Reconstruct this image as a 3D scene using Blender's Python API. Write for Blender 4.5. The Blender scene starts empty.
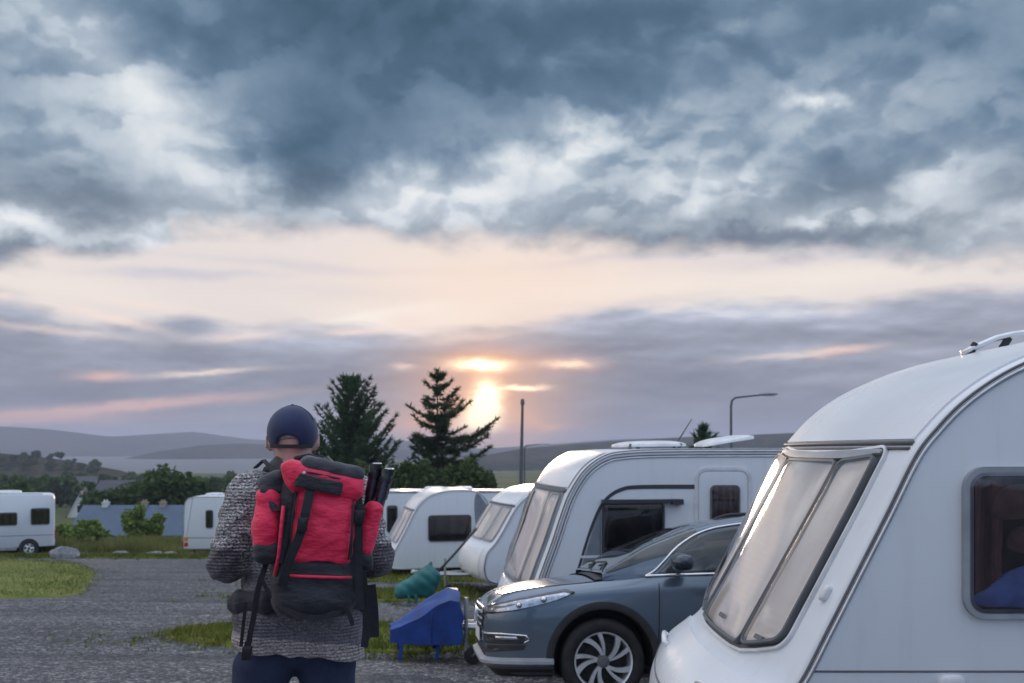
import bpy, bmesh, math, random
import numpy as np
from mathutils import Vector, Matrix
R = math.radians
random.seed(7)
scene = bpy.context.scene
C = scene.collection
FPX = 1000.0           # focal length in pixels of a 1024 wide frame
EYE = 1.6
CX, HY = 512.0, 450.0  # principal column and horizon row

def at(px, py, y):
    """point at depth y (metres along +Y) that the photograph shows at (px, py)"""
    return Vector(((px - CX) / FPX * y, y, EYE - (py - HY) / FPX * y))

def lin(c):
    c = c / 255.0
    return c / 12.92 if c <= 0.04045 else ((c + 0.055) / 1.055) ** 2.4
def rgb(r, g, b):
    return (lin(r), lin(g), lin(b), 1.0)

# ---------------------------------------------------------------- camera
cam = bpy.data.objects.new('camera', bpy.data.cameras.new('camera'))
C.objects.link(cam)
cam.location = (0, 0, EYE)
cam.rotation_euler = (R(90), 0, 0)
cam.data.sensor_width = 36.0
cam.data.lens = FPX / 1024 * 36.0
cam.data.shift_y = (HY - 341.5) / 1024
cam.data.clip_start = 0.1
cam.data.clip_end = 20000
cam.data.dof.use_dof = True
cam.data.dof.focus_distance = 3.9
cam.data.dof.aperture_fstop = 5.0
scene.camera = cam
scene.view_settings.view_transform = 'Standard'
scene.view_settings.look = 'None'
scene.view_settings.exposure = 0.15
scene.view_settings.gamma = 1
scene.render.engine = 'CYCLES'
scene.cycles.max_bounces = 6
scene.cycles.volume_bounces = 0
scene.cycles.use_adaptive_sampling = True
scene.cycles.adaptive_threshold = 0.012
scene.cycles.use_denoising = True

# ---------------------------------------------------------------- node helpers
class NT:
    """a node tree whose sockets can be combined with + - * /"""
    def __init__(self, tree):
        self.t = tree
    def node(self, kind, **kw):
        n = self.t.nodes.new(kind)
        n.name = 'n%05d' % len(self.t.nodes)
        for k, v in kw.items():
            setattr(n, k, v)
        return n
    def link(self, a, b):
        self.t.links.new(a, b)
    def put(self, sock, v):
        if isinstance(v, S):
            self.link(v.s, sock)
        elif isinstance(v, bpy.types.NodeSocket):
            self.link(v, sock)
        else:
            sock.default_value = v
    def math(self, op, a, b=None, c=None, clamp=False):
        n = self.node('ShaderNodeMath', operation=op, use_clamp=clamp)
        self.put(n.inputs[0], a)
        if b is not None: self.put(n.inputs[1], b)
        if c is not None: self.put(n.inputs[2], c)
        return S(self, n.outputs[0])
    def vmath(self, op, a, b=None, out=0):
        n = self.node('ShaderNodeVectorMath', operation=op)
        self.put(n.inputs[0], a)
        if b is not None:
            self.put(n.inputs['Scale' if op == 'SCALE' else 1], b)
        return S(self, n.outputs[out])
    def noise(self, vec, scale=1, detail=4, rough=0.5, dist=0.0, lac=2.0, out=0, kind='FBM'):
        n = self.node('ShaderNodeTexNoise')
        n.noise_dimensions = '3D'
        n.noise_type = kind
        if vec is not None: self.put(n.inputs['Vector'], vec)
        self.put(n.inputs['Scale'], scale); self.put(n.inputs['Detail'], detail)
        self.put(n.inputs['Roughness'], rough); self.put(n.inputs['Distortion'], dist)
        self.put(n.inputs['Lacunarity'], lac)
        return S(self, n.outputs[out])
    def mapping(self, vec, loc=(0, 0, 0), rot=(0, 0, 0), scale=(1, 1, 1), kind='POINT'):
        n = self.node('ShaderNodeMapping', vector_type=kind)
        self.put(n.inputs['Vector'], vec)
        n.inputs['Location'].default_value = loc
        n.inputs['Rotation'].default_value = rot
        n.inputs['Scale'].default_value = scale
        return S(self, n.outputs[0])
    def ramp(self, fac, stops, interp='LINEAR'):
        n = self.node('ShaderNodeValToRGB')
        n.color_ramp.interpolation = interp
        el = n.color_ramp.elements
        while len(el) < len(stops): el.new(0.5)
        for e, (p, c) in zip(el, stops):
            e.position = p
            e.color = c if hasattr(c, '__len__') else (c, c, c, 1)
        self.put(n.inputs[0], fac)
        return S(self, n.outputs[0])
    def mix(self, fac, a, b, mode='MIX'):
        n = self.node('ShaderNodeMix', data_type='RGBA', blend_type=mode)
        n.clamp_factor = True
        self.put(n.inputs[0], fac); self.put(n.inputs[6], a); self.put(n.inputs[7], b)
        return S(self, n.outputs[2])
    def smooth(self, v, a, b, lo=0.0, hi=1.0):
        n = self.node('ShaderNodeMapRange', interpolation_type='SMOOTHSTEP')
        self.put(n.inputs[0], v)
        n.inputs[1].default_value = a; n.inputs[2].default_value = b
        n.inputs[3].default_value = lo; n.inputs[4].default_value = hi
        return S(self, n.outputs[0])
    def sep(self, vec):
        n = self.node('ShaderNodeSeparateXYZ'); self.put(n.inputs[0], vec)
        return [S(self, o) for o in n.outputs]
    def comb(self, x, y, z=0.0):
        n = self.node('ShaderNodeCombineXYZ')
        self.put(n.inputs[0], x); self.put(n.inputs[1], y); self.put(n.inputs[2], z)
        return S(self, n.outputs[0])
class S:
    def __init__(self, t, s): self.t, self.s = t, s
    def __add__(self, o): return self.t.math('ADD', self, o)
    __radd__ = __add__
    def __sub__(self, o): return self.t.math('SUBTRACT', self, o)
    def __rsub__(self, o): return self.t.math('SUBTRACT', o, self)
    def __mul__(self, o): return self.t.math('MULTIPLY', self, o)
    __rmul__ = __mul__
    def __truediv__(self, o): return self.t.math('DIVIDE', self, o)
# ---------------------------------------------------------------- sky
SUN_AZ = math.atan((484 - CX) / FPX)      # a little left of straight ahead
SUN_EL = R(3.6)
def build_world():
    w = bpy.data.worlds.new('World'); scene.world = w
    w.use_nodes = True
    w.node_tree.nodes.clear()
    t = NT(w.node_tree)
    d = t.node('ShaderNodeTexCoord').outputs['Generated']
    x, y, z = t.sep(t.vmath('NORMALIZE', d))
    zc = t.math('MAXIMUM', z, 0.0)
    hyp = t.math('SQRT', x * x + y * y + 1e-6)
    U = t.math('ARCTAN2', x, y)           # azimuth from straight ahead
    V = z / hyp                           # slope of the sight line
    UV = t.comb(U, V, 0.0)
    def uvp(px, py):
        a = (px - CX) / FPX
        return math.atan(a), (HY - py) / FPX / math.sqrt(1 + a * a)
    # cloud-plane coordinates: the deck recedes to the horizon
    den = zc + 0.45
    Q = t.comb(x / den, y / den, 0.0)
    warp = t.vmath('SUBTRACT', t.noise(Q, 1.6, 3, 0.5, out=1), (0.5, 0.5, 0.5))
    warp2 = t.vmath('SUBTRACT', t.noise(UV, 16, 5, 0.6, out=1), (0.5, 0.5, 0.5))
    WUV = t.vmath('ADD', UV, t.vmath('SCALE', warp2, 0.07))
    WLO = t.vmath('ADD', UV, t.vmath('MULTIPLY', t.vmath('SUBTRACT', t.noise(t.vmath('MULTIPLY', UV, (1, 3.2, 1)), 9, 5, 0.6, out=1), (0.5, 0.5, 0.5)), (0.05, 0.022, 0)))
    WFINE = t.vmath('ADD', UV, t.vmath('MULTIPLY', t.vmath('SUBTRACT', t.noise(t.vmath('MULTIPLY', UV, (1, 2.5, 1)), 30, 5, 0.65, out=1), (0.5, 0.5, 0.5)), (0.02, 0.011, 0)))
    def blob(vec, px, py, rx, ry, ang=0.0):
        u, v = uvp(px, py)
        kx, ky = FPX / rx, FPX / ry
        if ang == 0:
            m = t.vmath('DISTANCE', t.vmath('MULTIPLY', vec, (kx, ky, 1)), (u * kx, v * ky, 0), out=1)
            return t.math('POWER', 0.36788, m * m)
        c, s = math.cos(R(ang)), math.sin(R(ang))
        q = t.vmath('SUBTRACT', vec, (u, v, 0))
        d1 = t.vmath('DOT_PRODUCT', q, (c * kx, s * kx, 0), out=1)
        d2 = t.vmath('DOT_PRODUCT', q, (-s * ky, c * ky, 0), out=1)
        return t.math('POWER', 0.36788, t.math('MULTIPLY_ADD', d1, d1, d2 * d2))
    def blobs(vec, base, lst):
        acc = base
        for (px, py, rx, ry, ang, val) in lst:
            acc = t.math('MULTIPLY_ADD', blob(vec, px, py, rx, ry, ang), val, acc)
        return acc
    # ---- upper clouds
    WQ = t.vmath('ADD', Q, t.vmath('SCALE', warp, 0.16))
    n1 = t.noise(WQ, 3.0, 5, 0.52)
    fine = t.noise(WQ, 12.0, 5, 0.56)
    jit = t.vmath('SUBTRACT', t.noise(Q, 12.0, 5, 0.62, out=1), (0.5, 0.5, 0.5))
    VQ = t.vmath('ADD', WQ, t.vmath('SCALE', jit, 0.085))
    def puff(vec):
        n = t.node('ShaderNodeTexVoronoi', voronoi_dimensions='2D', feature='F1')
        n.normalize = False
        t.put(n.inputs['Vector'], vec)
        n.inputs['Scale'].default_value = 3.9; n.inputs['Detail'].default_value = 2.6
        n.inputs['Roughness'].default_value = 0.50; n.inputs['Lacunarity'].default_value = 2.3
        dd = S(t, n.outputs['Distance'])
        return t.math('MULTIPLY', dd, dd)
    p1 = puff(VQ)
    p2 = puff(t.vmath('ADD', VQ, t.vmath('SCALE', t.vmath('NORMALIZE', t.comb(x * -1.0 - 0.25, y * -1.0, 0.0)), 0.034)))
    dp = p2 - p1
    relief = dp / (t.math('ABSOLUTE', dp) * 1.6 + 0.42)
    macro = blobs(WUV, 0.375, UPPER)
    B = macro + (n1 - 0.5) * 0.50 + relief * (macro * 0.36 + 0.13) + (fine - 0.5) * 0.20
    up = t.ramp(B, [(0.0, rgb(54, 80, 100)), (0.18, rgb(72, 99, 121)), (0.38, rgb(103, 127, 149)),
                    (0.58, rgb(143, 160, 177)), (0.78, rgb(184, 195, 205)), (1.0, rgb(224, 228, 230))])
    low_up = t.smooth(V, 0.30, 0.20)
    grey = t.ramp(B, [(0.0, rgb(96, 108, 124)), (0.3, rgb(126, 138, 152)), (0.55, rgb(162, 172, 182)),
                      (0.8, rgb(205, 212, 220)), (1.0, rgb(234, 235, 236))])
    up = t.mix(low_up, up, grey)
    # ---- the bright band between the decks
    bw = blobs(WLO, 0.62, BAND)
    band = t.ramp(bw, [(0.0, rgb(166, 166, 184)), (0.35, rgb(201, 198, 207)), (0.6, rgb(226, 216, 213)), (0.85, rgb(240, 229, 219)), (1.0, rgb(252, 245, 235))])
    band = t.mix(blob(WLO, 505, 285, 150, 50, 0) * 0.75, band, rgb(248, 222, 203))
    # bottom edge of the upper clouds
    def edge(vec, pts, soft, n):
        u, v, _ = t.sep(vec)
        c = t.node('ShaderNodeFloatCurve')
        cv = c.mapping.curves[0]
        c.mapping.use_clip = False
        q = [((math.atan((px - CX) / FPX) + 0.5), (HY - py) / FPX * math.cos(math.atan((px - CX) / FPX)) * 2) for px, py in pts]
        while len(cv.points) < len(q): cv.points.new(0.5, 0.5)
        for p, (a, b) in zip(cv.points, q):
            p.location = (a, b)
        c.mapping.update()
        t.put(c.inputs['Value'], t.math('ADD', u, 0.5, clamp=True))
        h = t.math('MULTIPLY', S(t, c.outputs[0]), 0.5)
        return v - h
    eu = edge(WLO, UPPER_EDGE, 0, 0)
    mu = t.smooth(eu + (n1 - 0.5) * 0.075 + (fine - 0.5) * 0.02, -0.008, 0.020)
    col = t.mix(mu, band, up)
    # ---- lower deck
    el = edge(WLO, DECK_EDGE, 0, 0)
    nlo = t.noise(t.vmath('MULTIPLY', UV, (1, 4.0, 1)), 6, 5, 0.52)
    nlo2 = t.noise(t.vmath('MULTIPLY', t.vmath('ADD', UV, (-0.004, 0.006, 0)), (1, 4.0, 1)), 6, 5, 0.52)
    md = t.smooth(el + (nlo - 0.5) * 0.035, 0.009, -0.009)
    D = blobs(WLO, 0.40, DECK) + (nlo - 0.5) * 0.75 + (nlo - nlo2) * 1.1
    D = D + t.smooth(el, -0.045, 0.0) * 0.25
    deck = t.ramp(D, [(0.0, rgb(114, 117, 130)), (0.35, rgb(137, 140, 154)), (0.6, rgb(158, 163, 177)), (0.85, rgb(186, 190, 206)), (1.0, rgb(212, 214, 222))])
    col = t.mix(md, col, deck)
    # lit rims and gaps in the deck
    for vec, lst, c in ((WFINE, GLOW_PINK, rgb(236, 190, 176)), (WFINE, GLOW_PALE, rgb(247, 226, 214))):
        f = t.math('MULTIPLY', blobs(vec, 0.0, lst), 1.0, clamp=True)
        col = t.mix(f, col, c)
    sunv = t.comb(U, V, 0.0)
    halo = blobs(sunv, 0.0, HALO)
    col = t.mix(t.math('MULTIPLY', halo, 1.0, clamp=True), col, rgb(252, 188, 140))
    core = t.math('MULTIPLY', blobs(WFINE, 0.0, CORE), 1.0, clamp=True)
    core_c = t.vmath('SCALE', rgb(255, 226, 184)[:3], 2.4)
    col = t.mix(core, col, core_c)
    # haze bank at the horizon
    col = t.mix(t.smooth(V, 0.07, 0.0) * 0.55 * (1.0 - t.math('MULTIPLY', halo, 1.0, clamp=True)), col, rgb(134, 136, 153))
    # ---- behind and overhead: thinner cloud over the blue of dusk
    nish = t.node('ShaderNodeTexSky', sky_type='NISHITA')
    nish.sun_disc = False
    nish.sun_elevation = SUN_EL
    nish.sun_rotation = SUN_AZ
    nish.altitude = 0; nish.air_density = 1.2; nish.dust_density = 1.5; nish.ozone_density = 2.0
    bg_sky = t.node('ShaderNodeBackground'); bg_sky.inputs[1].default_value = 0.15
    t.link(nish.outputs[0], bg_sky.inputs[0])
    rear = t.ramp(n1 + (fine - 0.5) * 0.3 + relief * 0.8, [(0.2, rgb(99, 137, 199)), (0.5, rgb(153, 184, 229)), (0.8, rgb(216, 228, 246))])
    rear = t.mix(t.smooth(V, 0.5, 1.1), t.vmath('SCALE', rear, 1.22), t.vmath('SCALE', t.mix(0.75, rear, rgb(208, 212, 220)), 2.1))
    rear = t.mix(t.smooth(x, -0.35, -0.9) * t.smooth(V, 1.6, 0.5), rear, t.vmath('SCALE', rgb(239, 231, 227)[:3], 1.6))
    rearm = t.smooth(t.math('ABSOLUTE', U), 0.65, 1.3)
    over = t.smooth(V, 0.48, 1.0)
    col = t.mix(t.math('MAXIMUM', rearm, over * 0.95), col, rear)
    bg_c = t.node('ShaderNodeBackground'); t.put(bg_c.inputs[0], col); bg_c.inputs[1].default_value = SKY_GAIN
    mx = t.node('ShaderNodeMixShader')
    t.put(mx.inputs[0], 1.0 - t.math('MAXIMUM', rearm, 0.0) * t.smooth(n1, 0.6, 0.4) * 0.6)
    t.link(bg_sky.outputs[0], mx.inputs[1]); t.link(bg_c.outputs[0], mx.inputs[2])
    out = t.node('ShaderNodeOutputWorld')
    t.link(mx.outputs[0], out.inputs[0])
    w.cycles.sampling_method = 'MANUAL'
    w.cycles.sample_map_resolution = 1024
SKY_GAIN = 1.0
UPPER = [  # px, py, rx, ry, angle, brightness
    (105, 60, 160, 46, -42, 0.30), (200, 155, 110, 50, -25, 0.17), (225, 195, 70, 30, 0, 0.16),
    (20, 120, 90, 70, 0, 0.10), (20, 10, 60, 60, 0, 0.02), (150, 235, 40, 14, 0, 0.2), (590, 140, 90, 14, 22, 0.2), (700, 170, 70, 16, -10, 0.16), (520, 240, 26, 7, 0, 0.3), (100, 205, 70, 25, -10, -0.22),
    (20, 225, 70, 16, -12, 0.45), (150, 225, 35, 22, 10, 0.45), (60, 258, 90, 9, 0, -0.25),
    (420, 30, 170, 60, 0, -0.30), (300, 175, 48, 30, 0, -0.38), (340, 130, 90, 50, 0, -0.16),
    (270, 235, 90, 12, 0, -0.22), (400, 195, 90, 34, 10, 0.50), (490, 185, 60, 25, 0, 0.05),
    (500, 215, 60, 22, 0, 0.36), (560, 80, 120, 30, 12, 0.0), (580, 160, 60, 24, 25, 0.24),
    (740, 130, 110, 50, 5, 0.26), (825, 102, 34, 10, -10, 0.36), (740, 35, 45, 14, 0, 0.16),
    (540, 150, 50, 18, 20, 0.18), (620, 190, 130, 32, 0, 0.20), (820, 220, 36, 16, 0, 0.40),
    (730, 185, 60, 16, 0, 0.22), (850, 175, 110, 24, -10, -0.08), (930, 190, 45, 24, 20, 0.36), (1000, 230, 60, 22, 5, 0.42),
    (960, 130, 120, 40, 0, 0.12), (760, 240, 200, 10, 0, -0.28), (950, 30, 90, 40, 0, -0.12), (640, 20, 90, 25, 0, -0.10), (900, 80, 80, 25, 10, 0.05)]
BAND = [(520, 290, 200, 60, 0, 0.16), (410, 322, 70, 14, 0, 0.45), (470, 305, 90, 30, 0, 0.15), (180, 275, 90, 4, 3, -0.25), (330, 268, 120, 5, -2, -0.2), (600, 262, 110, 5, 3, -0.3), (640, 300, 90, 4, 4, -0.15), (700, 285, 240, 25, 0, 0.15), (640, 268, 120, 10, 0, -0.10),
    (60, 285, 110, 18, -6, 0.18), (250, 262, 140, 12, 0, 0.0), (300, 300, 100, 14, 0, 0.05), (860, 275, 100, 14, 0, 0.12), (360, 292, 90, 8, 0, -0.14), (820, 258, 120, 8, 0, -0.2)]
UPPER_EDGE = [(0, 264), (90, 264), (165, 250), (175, 240), (260, 241), (360, 240), (440, 246), (520, 249), (620, 256), (740, 254), (860, 258), (940, 262), (1030, 262)]
DECK_EDGE = [(-60, 290), (0, 294), (45, 306), (75, 326), (150, 322), (185, 316), (240, 326), (300, 322), (380, 330), (450, 333), (520, 328), (600, 312), (690, 304), (780, 297), (830, 306), (880, 305), (960, 298), (1030, 290)]
DECK = [(700, 312, 200, 14, 0, 0.22), (300, 345, 160, 16, 0, 0.10), (60, 370, 120, 30, 0, -0.12), (800, 330, 200, 20, 0, 0.02),
    (640, 390, 140, 30, 0, -0.08), (350, 370, 130, 30, 0, 0.0), (200, 400, 140, 20, 0, 0.0), (930, 350, 120, 10, 0, 0.18), (780, 355, 70, 9, 8, 0.22), (700, 420, 220, 20, 0, -0.05)]
GLOW_PINK = [(110, 408, 130, 5, 6.0, 1.0), (25, 419, 70, 7, 4, 0.6), (60, 422, 110, 5, 3, 0.35), (105, 376, 24, 4, 3, 0.8), (840, 351, 28, 4, 4, 0.8), (565, 364, 34, 7, 0, 0.85)]
GLOW_PALE = [(60, 330, 70, 4, -4, 0.5), (150, 305, 60, 4, -6, 0.5), (470, 338, 60, 4, 6, 0.5), (205, 372, 45, 3, 5, 0.9), (110, 318, 44, 5, -12, 0.9), (240, 337, 40, 5, 5, 0.7), (355, 332, 34, 4, 4, 0.8), (405, 367, 12, 3, 0, 0.8), (800, 354, 60, 3, 4, 0.6), (4, 295, 9, 5, 0, 0.8), (405, 322, 24, 8, 0, 0.7)]
HALO = [(482, 403, 80, 62, 0, 0.85), (468, 432, 85, 20, 0, 1.0), (486, 402, 22, 34, 0, 0.35), (482, 362, 40, 10, 0, 0.5), (520, 431, 40, 3, 6, 0.5), (460, 432, 90, 12, 0, 0.2)]
CORE = [(487, 398, 12, 15, 8, 1.5), (482, 416, 15, 15, 8, 0.95), (482, 365, 24, 5, 0, 1.3), (522, 388, 20, 2.5, 2, 0.8), (476, 426, 24, 10, 0, 0.6), (568, 364, 22, 3.5, 0, 0.35)]
build_world()
sun_d = bpy.data.lights.new('sun', 'SUN')
sun = bpy.data.objects.new('sun', sun_d); C.objects.link(sun)
sun_d.energy = 0.9
sun_d.angle = R(10)
sun_d.color = (1.0, 0.78, 0.58)
_sd = Vector((math.sin(SUN_AZ) * math.cos(SUN_EL), math.cos(SUN_AZ) * math.cos(SUN_EL), math.sin(SUN_EL)))
sun.rotation_euler = _sd.to_track_quat('Z', 'Y').to_euler()
# ---------------------------------------------------------------- objects
def tag(o, label=None, cat=None, group=None, kind=None):
    if label: o['label'] = label
    if cat: o['category'] = cat
    if group: o['group'] = group
    if kind: o['kind'] = kind
    return o
def empty(name, loc, rz=0.0, label=None, cat=None, group=None):
    o = bpy.data.objects.new(name, None)
    o.empty_display_size = 0.2
    C.objects.link(o)
    o.location = loc; o.rotation_euler = (0, 0, rz)
    return tag(o, label, cat, group)
def finish(name, me, mat, parent=None, smooth=None):
    me.name = name
    if mat is not None: me.materials.append(mat)
    o = bpy.data.objects.new(name, me); C.objects.link(o)
    if parent is not None: o.parent = parent
    if smooth is not None:
        me.polygons.foreach_set('use_smooth', [True] * len(me.polygons))
        if smooth < 180: me.set_sharp_from_angle(angle=R(smooth))
    return o
def copy_tree(o, parent=None):
    c = o.copy(); C.objects.link(c)
    if parent is not None: c.parent = parent
    for ch in list(o.children): copy_tree(ch, c)
    return c

class MB:
    """collects vertices and faces of one mesh"""
    def __init__(self): self.v = []; self.f = []
    def add(self, vs, fs):
        n = len(self.v)
        self.v.extend([tuple(p) for p in vs]); self.f.extend([tuple(i + n for i in f) for f in fs])
        return self
    def box(self, lo, hi):
        x0, y0, z0 = lo; x1, y1, z1 = hi
        return self.add([(x0, y0, z0), (x1, y0, z0), (x1, y1, z0), (x0, y1, z0), (x0, y0, z1), (x1, y0, z1), (x1, y1, z1), (x0, y1, z1)],
                        [(0, 3, 2, 1), (4, 5, 6, 7), (0, 1, 5, 4), (1, 2, 6, 5), (2, 3, 7, 6), (3, 0, 4, 7)])
    def grid(self, P, closed_u=False, closed_v=False, cap_u=False):
        """P[i][j] points; faces between rows i (u) and columns j (v)"""
        nu, nv = len(P), len(P[0])
        vs = [p for row in P for p in row]
        fs = []
        for i in range(nu if closed_u else nu - 1):
            for j in range(nv if closed_v else nv - 1):
                a = i * nv + j; b = i * nv + (j + 1) % nv
                c = ((i + 1) % nu) * nv + (j + 1) % nv; d = ((i + 1) % nu) * nv + j
                fs.append((a, b, c, d))
        if cap_u:
            fs.append(tuple(range(nv - 1, -1, -1)))
            fs.append(tuple((nu - 1) * nv + j for j in range(nv)))
        return self.add(vs, fs)
    def tube(self, pts, r, n=8, cap=True, flat=1.0):
        pts = [Vector(p) for p in pts]
        rs = r if hasattr(r, '__len__') else [r] * len(pts)
        rows = []
        up = None
        for i, p in enumerate(pts):
            a = pts[max(i - 1, 0)]; b = pts[min(i + 1, len(pts) - 1)]
            t = (b - a).normalized()
            if up is None:
                up = Vector((0, 0, 1)) if abs(t.z) < 0.9 else Vector((1, 0, 0))
            s = t.cross(up).normalized(); up = s.cross(t).normalized()
            rows.append([p + s * math.cos(2 * math.pi * k / n) * rs[i] + up * math.sin(2 * math.pi * k / n) * rs[i] * flat for k in range(n)])
        return self.grid(rows, closed_v=True, cap_u=cap)
    def ribbon(self, pts, width, thick, normal=(0, -1, 0)):
        """flat strap along pts, facing 'normal'"""
        pts = [Vector(p) for p in pts]; rows = []
        nrm = normal if hasattr(normal, '__call__') else (lambda i: Vector(normal))
        for i, p in enumerate(pts):
            a = pts[max(i - 1, 0)]; b = pts[min(i + 1, len(pts) - 1)]
            t = (b - a).normalized(); nn = nrm(i)
            s = t.cross(nn).normalized(); nn = s.cross(t).normalized()
            w = width / 2; h = thick / 2
            rows.append([p - s * w - nn * h, p + s * w - nn * h, p + s * w * 0.96 + nn * h, p - s * w * 0.96 + nn * h])
        return self.grid(rows, closed_v=True, cap_u=True)
    def lathe(self, prof, origin, axis='y', n=32):
        """prof: (radius, along) pairs turned about the axis through origin"""
        rows = []
        for k in range(n):
            a = 2 * math.pi * k / n; c, s = math.cos(a), math.sin(a)
            row = []
            for r, h in prof:
                if axis == 'y': q = (r * c, h, r * s)
                elif axis == 'z': q = (r * c, r * s, h)
                else: q = (h, r * c, r * s)
                row.append((q[0] + origin[0], q[1] + origin[1], q[2] + origin[2]))
            rows.append(row)
        return self.grid(rows, closed_u=True)
    def ball(self, c, r, n=10, sq=(1, 1, 1)):
        rows = []
        for i in range(n + 1):
            th = math.pi * i / n
            rows.append([(c[0] + r * sq[0] * math.sin(th) * math.cos(2 * math.pi * j / (2 * n)), c[1] + r * sq[1] * math.sin(th) * math.sin(2 * math.pi * j / (2 * n)), c[2] + r * sq[2] * math.cos(th)) for j in range(2 * n)])
        return self.grid(rows, closed_v=True)
    def panel(self, outline, mapf, h0, h1, rings=5, dome=0.0, soft=0.25):
        """a raised panel: outline in (u, v), mapf(u, v, h) to space, its rim standing from h0 to h1, domed by 'dome'"""
        cu = sum(p[0] for p in outline) / len(outline); cv = sum(p[1] for p in outline) / len(outline)
        rows = [[mapf(u, v, h0) for u, v in outline]]
        for k in range(rings, 0, -1):
            q = k / rings
            q = q ** 0.7
            h = h1 + dome * (1 - q ** 4)
            if k == rings: h = h0 + (h1 - h0) * 0.75
            s = 1.0 if k == rings else q
            rows.append([mapf(cu + (u - cu) * s, cv + (v - cv) * s, h) for u, v in outline])
            if k == rings and rings > 1:
                rows.append([mapf(cu + (u - cu) * 0.975, cv + (v - cv) * 0.975, h1) for u, v in outline])
        n0 = len(self.v)
        self.grid(rows, closed_v=True)
        m = len(outline); last = n0 + (len(rows) - 1) * m
        self.v.append(tuple(mapf(cu, cv, h1 + dome)))
        c = len(self.v) - 1
        for j in range(m): self.f.append((last + j, last + (j + 1) % m, c))
        return self
    def frame(self, outline, inner, mapf, h0, h1):
        """a raised ring between two outlines of equal length"""
        P = [[mapf(u, v, h0) for u, v in outline], [mapf(u, v, h1) for u, v in outline],
             [mapf(u, v, h1) for u, v in inner], [mapf(u, v, h0) for u, v in inner]]
        return self.grid(P, closed_v=True)
    def mesh(self, name):
        me = bpy.data.meshes.new(name)
        me.from_pydata(self.v, [], self.f); me.update()
        bm = bmesh.new(); bm.from_mesh(me)
        bmesh.ops.remove_doubles(bm, verts=bm.verts, dist=1e-5)
        bmesh.ops.recalc_face_normals(bm, faces=bm.faces)
        bm.to_mesh(me); bm.free()
        return me
    def build(self, name, mat, parent=None, smooth=35):
        return finish(name, self.mesh(name), mat, parent, smooth)

def rrect(u0, u1, v0, v1, r, n=6, shear=0.0, dens=6):
    """rounded rectangle outline, counter-clockwise, with points along the straight edges"""
    c = [(u1 - r, v0 + r, -90), (u1 - r, v1 - r, 0), (u0 + r, v1 - r, 90), (u0 + r, v0 + r, 180)]
    arc = []
    for x, y, a in c:
        arc.append([(x + r * math.cos(R(a + 90 * k / n)), y + r * math.sin(R(a + 90 * k / n))) for k in range(n + 1)])
    out = []
    for i in range(4):
        out += arc[i]
        a = arc[i][-1]; b = arc[(i + 1) % 4][0]
        out += [(a[0] + (b[0] - a[0]) * k / dens, a[1] + (b[1] - a[1]) * k / dens) for k in range(1, dens)]
    if shear:
        vm = (v0 + v1) / 2
        out = [(u + (v - vm) * shear, v) for u, v in out]
    return out
def grow(outline, d):
    """offset an outline outwards by d (inwards when negative)"""
    n = len(outline); out = []
    for i in range(n):
        a = outline[i - 1]; b = outline[(i + 1) % n]
        tx, ty = b[0] - a[0], b[1] - a[1]; L = math.hypot(tx, ty) or 1
        out.append((outline[i][0] + ty / L * d, outline[i][1] - tx / L * d))
    return out
def dense(pts, step, closed=True):
    out = []
    n = len(pts)
    for i in range(n if closed else n - 1):
        a = pts[i]; b = pts[(i + 1) % n]
        L = math.dist(a, b); k = max(1, int(round(L / step)))
        out += [tuple(a[c] + (b[c] - a[c]) * j / k for c in range(len(a))) for j in range(k)]
    if not closed: out.append(tuple(pts[-1]))
    return out
def spline(pts, n=8, closed=False):
    """Catmull-Rom through pts"""
    out = []; m = len(pts)
    for i in range(m if closed else m - 1):
        P = [pts[(i + k) % m] if closed else pts[min(max(i + k, 0), m - 1)] for k in (-1, 0, 1, 2)]
        for j in range(n):
            t = j / n
            out.append(tuple(0.5 * (2 * P[1][c] + (P[2][c] - P[0][c]) * t + (2 * P[0][c] - 5 * P[1][c] + 4 * P[2][c] - P[3][c]) * t * t + (3 * P[1][c] - P[0][c] - 3 * P[2][c] + P[3][c]) * t ** 3) for c in range(len(P[1]))))
    if not closed: out.append(tuple(pts[-1]))
    return out
def interp(x, xs, ys): return float(np.interp(x, xs, ys))

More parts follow.
